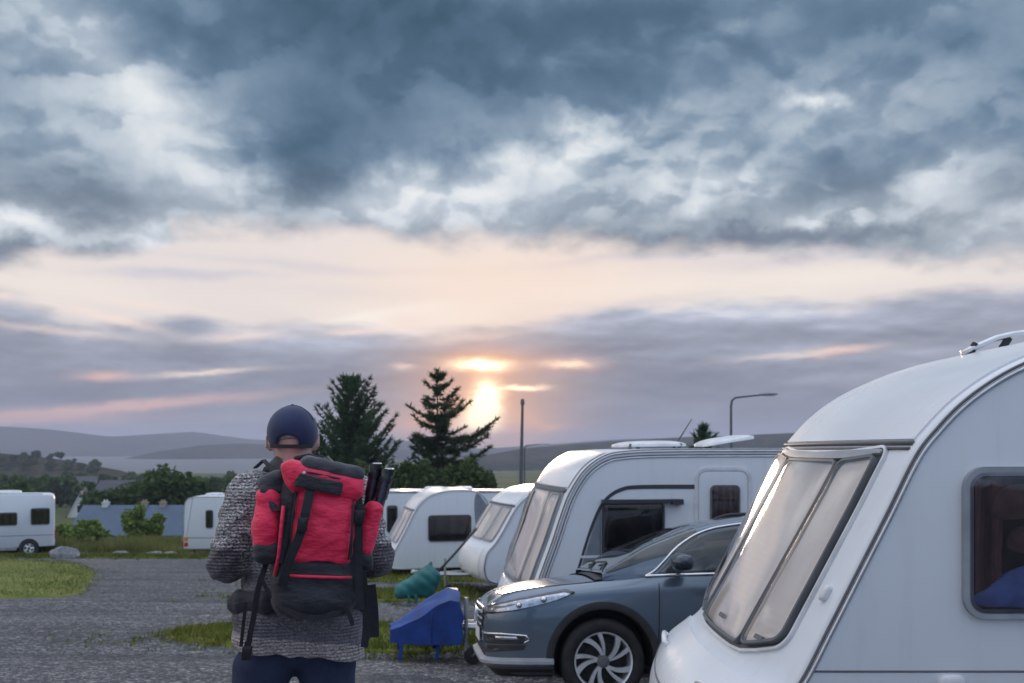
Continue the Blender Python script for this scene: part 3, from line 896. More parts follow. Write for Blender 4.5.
broad(96, 200, 487, 7.0, 'slim dark tree right of the white gabled house', 12, 5000)
broad(104, 120, 489, 5.5, 'distant dark tree above the chimney of the slate roofed house', 12, 4500)
broad(15, 105, 482, 6.0, 'dim tree low behind the front of the motorhome roof', 12, 4500)
for k, (px, y, py, w) in enumerate([(60, 210, 480, 11), (95, 190, 486, 9), (120, 260, 478, 13), (150, 300, 476, 14), (180, 230, 481, 10), (226, 260, 478, 14), (20, 240, 478, 14), (262, 240, 476, 13), (-20, 220, 479, 12), (205, 180, 484, 8), (75, 330, 472, 18), (135, 360, 474, 15), (245, 340, 475, 16)]):
    p = stand(px, y); g = empty('distant_tree', p, k, None, 'tree', 'far trees along the valley floor')
    g['label'] = 'far dark tree in the line along the valley floor towards the loch'
    leafy(g, w, top_z(py, y) - p[2], rng, M_LEAF, 12, 0.75, 2200)
hill_trees = []
pts = [p for i, row in enumerate(SHORE_HILL) if 4 <= i <= 14 for p in row if -70 < CX + p[0] / p[1] * FPX < 112]
for k in range(40):
    q = pts[rng.randrange(len(pts))]
    if k < 3:
        g = empty('hill_tree', q, k, 'small dark tree on the wooded hill above the motorhome', 'tree', 'trees on the wooded hill by the loch')
        leafy(g, 6.0, 4.6, rng, M_LEAF, 11, 0.7, 1100); hill_trees.append(g)
    else:
        g = copy_tree(hill_trees[k % 3])
    g.location = (q[0] + rng.uniform(-3, 3), q[1] + rng.uniform(-3, 3), q[2] - 0.4); g.rotation_euler.z = rng.uniform(0, 6.28); sc_ = rng.uniform(0.4, 0.9); g.scale = (sc_ * rng.uniform(0.9, 1.3), sc_, sc_)
GRP_S = 'shrubs along the edge of the site'
def shrub(px, y, py, w, label, mat=M_LIGHTLEAF, n=3500, leaf=0.11, lobes=9):
    p = stand(px, y); g = empty('shrub', p, rng.uniform(0, 6), label, 'shrub', GRP_S)
    leafy(g, w, top_z(py, y) - p[2], rng, mat, lobes, leaf, n, False, 0.0)
shrub(64, 52, 524, 1.5, 'pale green shrub below the white gable')
shrub(84, 52.5, 512, 1.5, 'tall light shrub left of the blue slate roof')
shrub(134, 53, 503, 1.7, 'tallest light shrub, rising in front of the middle of the slate roof', n=4200, lobes=13)
shrub(155, 53.5, 513, 1.2, 'smaller light shrub just right of the tallest one')
shrub(98, 52.6, 521, 1.4, 'bushy shrub hiding the left end of the slate roof')
shrub(74, 53.5, 526, 2.0, 'wide low shrub beside the back of the motorhome')
shrub(180, 52, 536, 1.4, 'low shrub at the left end of the white caravan')
shrub(106, 51, 538, 2.2, 'dry yellowish shrub under the left part of the slate roof', M_DRYLEAF)
shrub(146, 51, 540, 2.2, 'dry low shrub in the middle of the far verge', M_DRYLEAF)
shrub(168, 51, 540, 1.8, 'brownish low shrub right of the middle of the far verge', M_DRYLEAF)
def hedge():
    g = empty('hedge', stand(445, 54), 0, 'long dark green hedge behind the white caravans, under the pine', 'hedge')
    o = Vector(g.location); lf = MB(); st = MB(); r2 = random.Random(5)
    x0, x1 = (300 - CX) * 0.054, (496 - CX) * 0.054
    for k in range(26000):
        x = r2.uniform(x0, x1); f = (x - x0) / (x1 - x0)
        top = top_z(interp(CX + x / 54 * FPX, [300, 380, 420, 455, 480, 492, 497], [474, 470, 469, 466, 468, 474, 484]) , 54) + 0.25 * math.sin(x * 2.1) + 0.16 * math.sin(x * 5.3 + 1)
        a = r2.uniform(0, math.pi); q = r2.uniform(0.7, 1.05)
        z0 = gz(x, 54)
        y = 54 + 1.1 * math.cos(a) * q * -1; z = z0 + (top - z0) * (0.12 + 0.88 * math.sin(a) * q ** 0.5) + r2.gauss(0, 0.1)
        s = 0.13 * r2.uniform(0.6, 1.5)
        u = Vector((r2.gauss(0, 1), r2.gauss(0, 1), r2.gauss(0, 0.7))).normalized(); v = u.cross(Vector((r2.gauss(0, 1), r2.gauss(0, 1), r2.gauss(0, 1)))).normalized()
        p = Vector((x, y, z)) - o; i = len(lf.v)
        lf.v += [tuple(p - u * s), tuple(p + v * s * 0.6), tuple(p + u * s), tuple(p - v * s * 0.6)]; lf.f.append((i, i + 1, i + 2, i + 3))
    for k in range(40):
        x = x0 + (x1 - x0) * (k + 0.5) / 40; z = gz(x, 54)
        st.tube([(x - o.x, 0, z - o.z - 0.2), (x - o.x + r2.uniform(-0.2, 0.2), r2.uniform(-0.3, 0.3), z - o.z + 2.2)], [0.05, 0.02], 5)
    lf.build('foliage', M_HEDGE, g, None); st.build('stem', M_BARK, g, 180)
hedge()
def verge():
    """rough uncut grass along the far edge, dry and green"""
    r2 = random.Random(8); mb = MB()
    for k in range(30000):
        x = r2.uniform(-32, -7); y = r2.uniform(46.6, 54); z = gz(x, y)
        h = r2.uniform(0.25, 0.75) * (1 + 0.4 * math.sin(x * 1.3)); a = r2.uniform(0, 3.14); w = 0.03
        i = len(mb.v)
        mb.v += [(x - w * math.cos(a), y - w * math.sin(a), z - 0.02), (x + w * math.cos(a), y + w * math.sin(a), z - 0.02), (x + r2.gauss(0, 0.12), y + r2.gauss(0, 0.12), z + h)]
        mb.f.append((i, i + 1, i + 2))
    tag(mb.build('rough_grass', M_DRYLEAF, None, None), 'rough dry and green grass on the bank along the far edge of the site', 'grass', kind='stuff')
verge()

# ---- stones by the far edge of the road
def m_rock(t, b, P, out):
    n = t.noise(P, 3, 7, 0.65)
    t.put(b.inputs['Base Color'], t.ramp(n, [(0.3, (0.13, 0.135, 0.15, 1)), (0.5, (0.24, 0.245, 0.26, 1)), (0.7, (0.36, 0.36, 0.36, 1))]))
    b.inputs['Roughness'].default_value = 0.9; bump(t, b, n, 0.8, 0.06)
M_ROCK = material('grey stone', m_rock)
def rock(px, y, size, seed, label):
    r = random.Random(seed); p = stand(px, y)
    bm = bmesh.new(); bmesh.ops.create_icosphere(bm, subdivisions=4, radius=1)
    pl = [(Vector((r.gauss(0, 1), r.gauss(0, 1), r.gauss(0.3, 0.8))).normalized(), r.uniform(0.62, 0.9)) for _ in range(14)]
    for v in bm.verts:
        for n, d in pl:
            e = v.co.dot(n) - d
            if e > 0: v.co -= n * e * 0.92
        v.co += v.co.normalized() * 0.04 * math.sin(v.co.x * 9 + seed) * math.sin(v.co.y * 8) 
        v.co = Vector((v.co.x * size[0], v.co.y * size[1], (v.co.z + 0.45) * size[2]))
    me = bpy.data.meshes.new('boulder'); bm.to_mesh(me); bm.free()
    o = finish('boulder', me, M_ROCK, None, 30); o.location = p
    tag(o, label, 'boulder', 'stones along the far edge of the road')
rock(66, 41.5, (0.62, 0.4, 0.36), 1, 'big grey boulder on the grass behind the motorhome')
rock(56, 42.2, (0.36, 0.3, 0.25), 2, 'middling grey boulder leaning on the left of the big one')
rock(122, 45.4, (0.5, 0.3, 0.14), 3, 'flat grey stone on the far kerb under the slate roofs')
rock(153, 45.2, (0.55, 0.3, 0.13), 4, 'flat grey stone halfway between the big boulder and the white caravan')
rock(171, 45.6, (0.4, 0.25, 0.12), 5, 'small flat stone nearest the left white caravan')

# ---- houses down the hill
M_RENDER = simple('white render', (0.72, 0.72, 0.70), 0.85, var=0.08, scale=1.2)
M_HARL = simple('grey harling', (0.45, 0.44, 0.42), 0.9, var=0.1, scale=2)
def m_slate(t, b, P, out):
    br = t.node('ShaderNodeTexBrick'); t.put(br.inputs['Vector'], t.mapping(P, (0, 0, 0), (R(90), 0, 0), (1, 1, 1)))
    br.inputs['Scale'].default_value = 3.0; br.inputs['Mortar Size'].default_value = 0.03
    br.inputs['Color1'].default_value = (0.045, 0.085, 0.145, 1); br.inputs['Color2'].default_value = (0.057, 0.10, 0.165, 1); br.inputs['Mortar'].default_value = (0.04, 0.08, 0.14, 1)
    n = t.noise(P, 0.8, 4, 0.6)
    t.put(b.inputs['Base Color'], t.mix(t.smooth(n, 0.35, 0.75) * 0.4, S(t, br.outputs[0]), (0.10, 0.13, 0.17, 1)))
    b.inputs['Roughness'].default_value = 0.6
M_SLATE = material('blue slate', m_slate)
M_DARKROOF = simple('dark slate', (0.055, 0.06, 0.075), 0.7, var=0.25, scale=2)
M_DARKGLASS = simple('window glass', (0.02, 0.024, 0.03), 0.08, spec=0.6, var=0.1)
M_DARKTRIM = simple('dark trim', (0.03, 0.03, 0.035), 0.5)
M_CHIM = simple('chimney pot clay', (0.40, 0.33, 0.26), 0.85, var=0.15)
def house(name, loc, rz, L, Dp, wall, ridge, roofm, label, group, gable=False, chim=(), wins=(), wallm=None):
    """L along local x, Dp deep, eaves at 'wall', ridge along x"""
    g = empty(name, loc, rz, label, 'house', group); wallm = wallm or M_RENDER
    m = MB(); h = L / 2; d = Dp / 2
    m.add([(-h, -d, -3), (h, -d, -3), (h, d, -3), (-h, d, -3), (-h, -d, wall), (h, -d, wall), (h, d, wall), (-h, d, wall), (-h, 0, ridge), (h, 0, ridge)],
          [(0, 1, 5, 4), (2, 3, 7, 6), (1, 2, 6, 9, 5), (3, 0, 4, 8, 7), (4, 5, 9, 8), (6, 7, 8, 9), (0, 3, 2, 1)])
    m.build('wall', wallm, g, 20)
    e = 0.35; sl = (ridge - wall) / d; t_ = 0.12
    r = MB()
    for s in (-1, 1):
        y0, z0 = s * (d + e), wall - e * sl + 0.03
        P = [(-h - e, y0, z0), (h + e, y0, z0), (h + e, 0, ridge + 0.03), (-h - e, 0, ridge + 0.03)]
        r.add(P + [(x, y, z + t_) for x, y, z in P], [(0, 1, 2, 3), (4, 7, 6, 5), (0, 4, 5, 1), (1, 5, 6, 2), (3, 7, 4, 0)])
    ro = r.build('roof', roofm, g, 20)
    for cx_ in chim:
        c = MB(); c.box((cx_ - 0.2, -0.25, ridge - 0.5), (cx_ + 0.2, 0.25, ridge + 0.32)); c.box((cx_ - 0.24, -0.29, ridge + 0.32), (cx_ + 0.24, 0.29, ridge + 0.38))
        for q in (-0.1, 0.1): c.lathe([(0.06, ridge + 0.37), (0.07, ridge + 0.55), (0.05, ridge + 0.55), (0.05, ridge + 0.4)], (cx_ + q, 0, 0), 'z', 10)
        c.build('chimney', M_CHIM if cx_ > 0 else M_RENDER, ro, 25)
    for (side, u, z0, z1, w) in wins:
        f = MB(); gl = MB()
        if side == 'front':
            f.frame(dense([(u - w / 2 - .08, z0 - .08), (u + w / 2 + .08, z0 - .08), (u + w / 2 + .08, z1 + .08), (u - w / 2 - .08, z1 + .08)], 9), dense([(u - w / 2, z0), (u + w / 2, z0), (u + w / 2, z1), (u - w / 2, z1)], 9), lambda a, b, q: (a, -d - q, b), 0.0, 0.06)
            gl.box((u - w / 2, -d - 0.03, z0), (u + w / 2, -d - 0.01, z1))
        else:
            f.frame([(u - w / 2 - .08, z0 - .08), (u + w / 2 + .08, z0 - .08), (u + w / 2 + .08, z1 + .08), (u - w / 2 - .08, z1 + .08)], [(u - w / 2, z0), (u + w / 2, z0), (u + w / 2, z1), (u - w / 2, z1)], lambda a, b, q: (-h - q, a, b), 0.0, 0.06)
            gl.box((-h - 0.03, u - w / 2, z0), (-h - 0.01, u + w / 2, z1))
        wo = f.build('window', wallm, g, 30); gl.build('pane', M_DARKGLASS, wo, None)
    return g
GH = 'houses just below the site'
# white gabled house: gable end turned to the camera
y = 170; p = at(67, 521, y)
house('gabled_house', (p.x + 0.6, y + 5, p.z), R(90) + 0.30, 9, 4.1, 0.9, 4.9, M_DARKROOF, 'white gabled house with a dark slate roof behind the motorhome', GH, wins=[('gable', 0.0, 1.4, 2.6, 0.9)], chim=(3.4,))
a, c = at(84, 507, 74), at(196, 509, 74)
zt = a.z; zb = at(0, 538, 71).z; L = c.x - a.x
house('long_house', ((a.x + c.x) / 2, 74, zt - 3.0), 0.03, L - 0.7, 5.6, 3.0 - (zt - zb) * 0.88, 3.0, M_SLATE, 'long low house with a blue slate roof and three small chimneys below the far verge', GH, chim=(-2.5, 0.35, 1.7), wins=[('front', -1.6, -0.9, 0.1, 0.9), ('front', 1.4, -0.9, 0.1, 0.9)], wallm=M_HARL)
k = 0
for px, py, yy, w in ((86, 482, 300, 7), (110, 484, 290, 8), (163, 481, 310, 9), (178, 484, 280, 6), (197, 485, 270, 8), (224, 483, 300, 8), (118, 491, 160, 5), (176, 489, 200, 9)):
    p = at(px, py, yy)
    house('distant_house', (p.x, yy, p.z - 1.4), 0.3 * math.sin(k * 2.1), w, 5, 1.3, 3.0, M_DARKROOF, 'small distant pale house among the trees of the valley', 'far houses scattered in the valley', wins=())
    k += 1
# ---------------------------------------------------------------- the air
def haze():
    m = bpy.data.materials.new('evening haze'); m.use_nodes = True
    t = NT(m.node_tree); m.node_tree.nodes.clear()
    v = t.node('ShaderNodeVolumePrincipled'); v.inputs['Color'].default_value = (0.76, 0.81, 1.0, 1)
    v.inputs['Density'].default_value = 0.00032; v.inputs['Anisotropy'].default_value = 0.1
    o = t.node('ShaderNodeOutputMaterial'); t.link(v.outputs[0], o.inputs['Volume'])
    mb = MB(); mb.box((-5200, -5200, -40), (5200, 5200, 78))
    h = mb.build('haze', m, None, None)
    tag(h, 'thin mauve evening haze lying over the valley, the loch and the hills', 'haze', kind='stuff')
haze()
# ---------------------------------------------------------------- caravans
def m_gel(name, col, rough=0.25, dirt=0.25):
    """white gelcoat with faint rain streaks and road film low down"""
    def fn(t, b, P, out):
        st = t.noise(t.vmath('MULTIPLY', P, (5.0, 5.0, 0.5)), 2.0, 5, 0.6)
        n = t.noise(P, 1.3, 5, 0.6)
        z = t.sep(P)[2]
        film = t.smooth(z, 1.1, 0.2) * 0.5 + t.smooth(st, 0.5, 0.75) * 0.5
        c = t.mix(film * dirt * (n + 0.4), col, (col[0] * 0.72, col[1] * 0.70, col[2] * 0.66, 1))
        t.put(b.inputs['Base Color'], c)
        t.put(b.inputs['Roughness'], t.math('ADD', (n - 0.5) * 0.2, rough, clamp=True))
        b.inputs['Coat Weight'].default_value = 0.25; b.inputs['Coat Roughness'].default_value = 0.12
        bump(t, b, t.noise(P, 2.2, 3, 0.5), 0.06, 0.05)
    return material(name, fn)
M_WHITE = m_gel('white gelcoat', (0.78, 0.79, 0.81, 1))
M_SIDE = m_gel('white side sheet', (0.72, 0.75, 0.79, 1), 0.38, 0.5)
M_SILVER = simple('silver graphic', (0.36, 0.38, 0.41), 0.35, metal=0.3)
M_GRAPHITE = simple('graphite graphic', (0.045, 0.05, 0.06), 0.4)
M_MIDGREY = simple('grey graphic', (0.20, 0.225, 0.26), 0.4)
M_RUBBER = simple('black rubber', (0.02, 0.02, 0.022), 0.7, var=0.3)
M_SEAL = simple('grey seal', (0.12, 0.125, 0.135), 0.5)
M_FRAME = simple('grey window frame', (0.30, 0.32, 0.35), 0.45)
M_ALU = simple('brushed aluminium', (0.62, 0.63, 0.65), 0.35, metal=0.9)
M_CHROME = simple('chrome', (0.75, 0.75, 0.76), 0.12, metal=1.0, var=0.03)
M_GALV = simple('galvanised steel', (0.42, 0.43, 0.45), 0.45, metal=0.8, scale=18)
M_TRIMW = simple('white trim', (0.70, 0.71, 0.73), 0.4)
M_REDLAMP = simple('red lamp lens', (0.45, 0.03, 0.02), 0.15)
M_AMBER = simple('amber lamp lens', (0.65, 0.25, 0.03), 0.2)
M_BLUETARP = simple('blue tarpaulin', (0.010, 0.046, 0.225), 0.45, var=0.25, scale=5, bumpy=0.35, bscale=9)
M_GREENTARP = simple('green tarpaulin', (0.012, 0.13, 0.13), 0.5, var=0.3, scale=5, bumpy=0.4, bscale=9)
def m_pane(name, tint, rough=0.06):
    """acrylic pane: mirror-like at a glancing angle, tinted view through it"""
    def fn(t, b, P, out):
        g = t.node('ShaderNodeBsdfGlossy'); g.inputs['Roughness'].default_value = rough; g.inputs['Color'].default_value = (0.95, 0.95, 0.97, 1)
        tr = t.node('ShaderNodeBsdfTransparent'); tr.inputs[0].default_value = tint
        fr = t.node('ShaderNodeFresnel'); fr.inputs['IOR'].default_value = 1.55
        nrm = t.node('ShaderNodeBump'); nrm.inputs['Strength'].default_value = 0.12; nrm.inputs['Distance'].default_value = 0.03
        t.put(nrm.inputs['Height'], t.noise(P, 1.7, 2, 0.5)); t.link(nrm.outputs[0], g.inputs['Normal']); t.link(nrm.outputs[0], fr.inputs['Normal'])
        mx = t.node('ShaderNodeMixShader'); t.put(mx.inputs[0], S(t, fr.outputs[0]) * 1.2 + 0.02)
        t.link(tr.outputs[0], mx.inputs[1]); t.link(g.outputs[0], mx.inputs[2]); t.link(mx.outputs[0], out.inputs[0])
    return material(name, fn)
M_PANE = m_pane('tinted acrylic', (0.78, 0.77, 0.80, 1))
M_CLEAR = m_pane('clear acrylic', (0.96, 0.955, 0.95, 1), 0.05)
def m_blind(t, b, P, out):
    z = t.sep(P)[2]
    pl = t.math('SINE', z * 190.0)
    n = t.noise(t.vmath('MULTIPLY', P, (1, 3.0, 1)), 2.0, 3, 0.5)
    t.put(b.inputs['Base Color'], t.ramp(n, [(0.3, (0.85, 0.81, 0.79, 1)), (0.7, (0.90, 0.87, 0.855, 1))]))
    b.inputs['Roughness'].default_value = 0.4
    bump(t, b, pl, 0.10, 0.01)
M_BLIND = material('silver blind', m_blind)
def m_curt(lo, hi, k=70.0):
    def fn(t, b, P, out):
        x = t.sep(P)[0]; n = t.noise(P, 3, 4, 0.6)
        f = t.math('SINE', x * k + n * 6.0)
        t.put(b.inputs['Base Color'], t.ramp(f * 0.25 + 0.5 + (n - 0.5) * 0.6, [(0.2, lo + (1,)), (0.8, hi + (1,))]))
        b.inputs['Roughness'].default_value = 0.9
        bump(t, b, f, 0.4, 0.02)
    return material('curtain', fn)
M_CURTAIN = m_curt((0.10, 0.045, 0.05), (0.30, 0.15, 0.14))
M_DARKIN = simple('dim interior', (0.025, 0.023, 0.026), 0.9, var=0.4, scale=3)
M_INTER = m_curt((0.012, 0.012, 0.016), (0.06, 0.045, 0.045), 20.0)
M_BEDDING = simple('blue bedding', (0.22, 0.30, 0.62), 0.9, var=0.35, scale=7, bumpy=0.5, bscale=8)
M_CUSHION = simple('brown cushions', (0.22, 0.12, 0.11), 0.9, var=0.4, scale=6, bumpy=0.4, bscale=8)

class Shell:
    """a caravan body: side outline (x back from the nose, z up) swept across its width, y = 0 the side to the camera"""
    def __init__(self, front, back, W, bulge=0.12, edge=0.035, full=2.6):
        self.front = dense(spline(front, 10), 0.05, False)       # bottom of the nose to the rear end of the roof
        self.W, self.bulge, self.edge, self.full = W, bulge, edge, full
        self.loop = self.front + back
        # arc lengths on the front, for placing panels
        self.s = [0.0]
        for a, b in zip(self.front, self.front[1:]): self.s.append(self.s[-1] + math.dist(a, b))
        self.fx = [p[0] for p in self.front]; self.fz = [p[1] for p in self.front]
        self.n = []
        for i in range(len(self.front)):
            a = self.front[max(i - 1, 0)]; b = self.front[min(i + 1, len(self.front) - 1)]
            L = math.dist(a, b); self.n.append((-(b[1] - a[1]) / L, (b[0] - a[0]) / L))
    def off(self, y, x):
        q = abs((y - self.W / 2) / (self.W / 2)); q = min(q, 1)
        return -self.bulge * (1 - q ** self.full) * max(0.0, 1 - x / 1.7) ** 1.2
    def nose(self, y, s, h=0.0):
        """point on the nose/roof skin: y across, s metres up the outline, h proud of it"""
        x, z = interp(s, self.s, self.fx), interp(s, self.s, self.fz)
        nx, nz = interp(s, self.s, [n[0] for n in self.n]), interp(s, self.s, [n[1] for n in self.n])
        e = 1e-3
        ny = -(self.off(y + e, x) - self.off(y - e, x)) / (2 * e) * nx
        L = math.sqrt(nx * nx + ny * ny + nz * nz)
        # the rounded corner of the body
        q = min(y, self.W - y); dr = 0.0
        if q < self.edge: dr = self.edge - math.sqrt(max(self.edge ** 2 - (self.edge - max(q, 0)) ** 2, 0))
        return (x + self.off(y, x) + nx / L * (h - dr), y + ny / L * h, z + nz / L * (h - dr))
    def s_at(self, z):
        for i in range(len(self.fz) - 1):
            if self.fz[i] <= z <= self.fz[i + 1] or (i > 3 and self.fz[i + 1] >= z): 
                f = (z - self.fz[i]) / max(self.fz[i + 1] - self.fz[i], 1e-6)
                return self.s[i] + (self.s[i + 1] - self.s[i]) * min(max(f, 0), 1)
        return self.s[-1]
    def roof_z(self, x):
        m = [(a, b) for a, b in self.front if b > 1.2]
        return interp(x, [a for a, b in m], [b for a, b in m])
    def body(self, name, mat, parent):
        W, e = self.W, self.edge
        ys = [(0.0, e)] + [(e * (1 - math.cos(R(a))), e * (1 - math.sin(R(a)))) for a in (18, 36, 54, 72, 90)]
        ys += [(W * k / 14, 0.0) for k in range(1, 14)]
        ys += [(W - y, d) for y, d in reversed(ys[:6])]
        n = len(self.loop); nrm = []
        for i in range(n):
            a, b = self.loop[i - 1], self.loop[(i + 1) % n]; L = math.dist(a, b) or 1
            nrm.append((-(b[1] - a[1]) / L, (b[0] - a[0]) / L))
        P = [[(x + self.off(y, x) - nx * d, y, z - nz * d) for (x, z), (nx, nz) in zip(self.loop, nrm)] for y, d in ys]
        mb = MB(); mb.grid(P, closed_v=True, cap_u=True)
        return mb.build(name, mat, parent, 32)
def side(h0=0.0, y=0.0):
    return lambda u, v, h: (u, y - h - h0, v)

def window(parent, mapf, out, frame_m, pane_m, back_m, fr=0.03, thick=0.03, name='window', dome=0.004):
    f = MB().frame(grow(out, fr), out, mapf, -0.005, thick)
    w = f.build(name, frame_m, parent, 40)
    MB().panel(grow(out, -0.001), mapf, -0.004, 0.004, 4).build('backing', back_m, w, 30)
    MB().panel(grow(out, 0.004), mapf, thick * 0.4, thick * 0.8, 4, dome).build('pane', pane_m, w, 60)
    return w
def wheel(parent, c, r, w, spokes=5, name='wheel', cap=M_ALU):
    """axis along y; outer face towards -y"""
    y0 = c[1]
    t = MB().lathe([(r * 0.62, y0 + w), (r * 0.93, y0 + w), (r, y0 + w * 0.85), (r, y0 + w * 0.15), (r * 0.93, y0), (r * 0.66, y0 + 0.012), (r * 0.62, y0 + 0.03)], (c[0], 0, c[2]), 'y', 40)
    wt = t.build(name, M_RUBBER, parent, 40)
    rim = MB().lathe([(0.001, y0 + 0.03), (r * 0.16, y0 + 0.025), (r * 0.2, y0 + 0.05), (r * 0.5, y0 + 0.055), (r * 0.56, y0 + 0.02), (r * 0.65, y0 + 0.012), (r * 0.65, y0 + w * 0.8)], (c[0], 0, c[2]), 'y', 40)
    for k in range(spokes):
        a = 2 * math.pi * k / spokes
        rim.tube([(c[0] + r * 0.15 * math.cos(a), y0 + 0.03, c[2] + r * 0.15 * math.sin(a)), (c[0] + r * 0.55 * math.cos(a), y0 + 0.025, c[2] + r * 0.55 * math.sin(a))], 0.05 * r / 0.3, 6)
    rim.build('rim', cap, wt, 40)
    return wt
def hitch(parent, x0, W, zb, length=1.25, jockey=True):
    f = MB()
    f.tube([(x0 + 0.9, W / 2 - 0.62, zb), (x0 - length * 0.75, W / 2 - 0.06, zb), (x0 - length, W / 2, zb + 0.02)], 0.045, 6)
    f.tube([(x0 + 0.9, W / 2 + 0.62, zb), (x0 - length * 0.75, W / 2 + 0.06, zb), (x0 - length, W / 2, zb + 0.02)], 0.045, 6)
    f.tube([(x0 - length * 0.8, W / 2, zb + 0.03), (x0 - length - 0.18, W / 2, zb + 0.06)], [0.06, 0.045], 8)
    f.ball((x0 - length - 0.2, W / 2, zb + 0.06), 0.06, 6)
    h = f.build('tow_bar', M_GALV, parent, 40)
    if not jockey: return h
    j = MB(); xj = x0 - length * 0.62
    j.tube([(xj, W / 2 - 0.14, zb + 0.35), (xj, W / 2 - 0.14, 0.16)], 0.024, 8)
    j.tube([(xj, W / 2 - 0.14, 0.24), (xj + 0.08, W / 2 - 0.14, 0.10)], 0.018, 6)
    jw = j.build('jockey_stand', M_GALV, parent, 40)
    MB().lathe([(0.03, -0.04), (0.10, -0.035), (0.11, 0.0), (0.10, 0.035), (0.03, 0.04)], (xj + 0.08, W / 2 - 0.14, 0.11), 'y', 18).build('jockey_wheel', M_RUBBER, jw, 40)
    return h
def rail(parent, sh, name='awning_rail', mat=M_ALU, d=0.03):
    """the awning channel that follows the edge of the side"""
    for nm, off, r, m in ((name, d, 0.011, mat), ('edge_seal', d - 0.021, 0.007, M_SEAL)):
        pts = []
        for i in range(0, len(sh.front), 1):
            x, z = sh.front[i]; nx, nz = sh.n[i]
            pts.append((x - nx * off, -0.002, z - nz * off))
        MB().tube(pts, r, 6).build(nm, m, parent, 180)

def corner_steady(parent, x, y, z):
    MB().tube([(x, y, z), (x + 0.05, y, 0.03)], 0.03, 6).add([(x - 0.06, y - 0.06, 0.0), (x + 0.16, y - 0.06, 0.0), (x + 0.16, y + 0.06, 0.0), (x - 0.06, y + 0.06, 0.0), (x - 0.06, y - 0.06, 0.03), (x + 0.16, y - 0.06, 0.03), (x + 0.16, y + 0.06, 0.03), (x - 0.06, y + 0.06, 0.03)], [(0, 3, 2, 1), (4, 5, 6, 7), (0, 1, 5, 4), (1, 2, 6, 5), (2, 3, 7, 6), (3, 0, 4, 7)]).build('corner_steady', M_RUBBER, parent, 30)

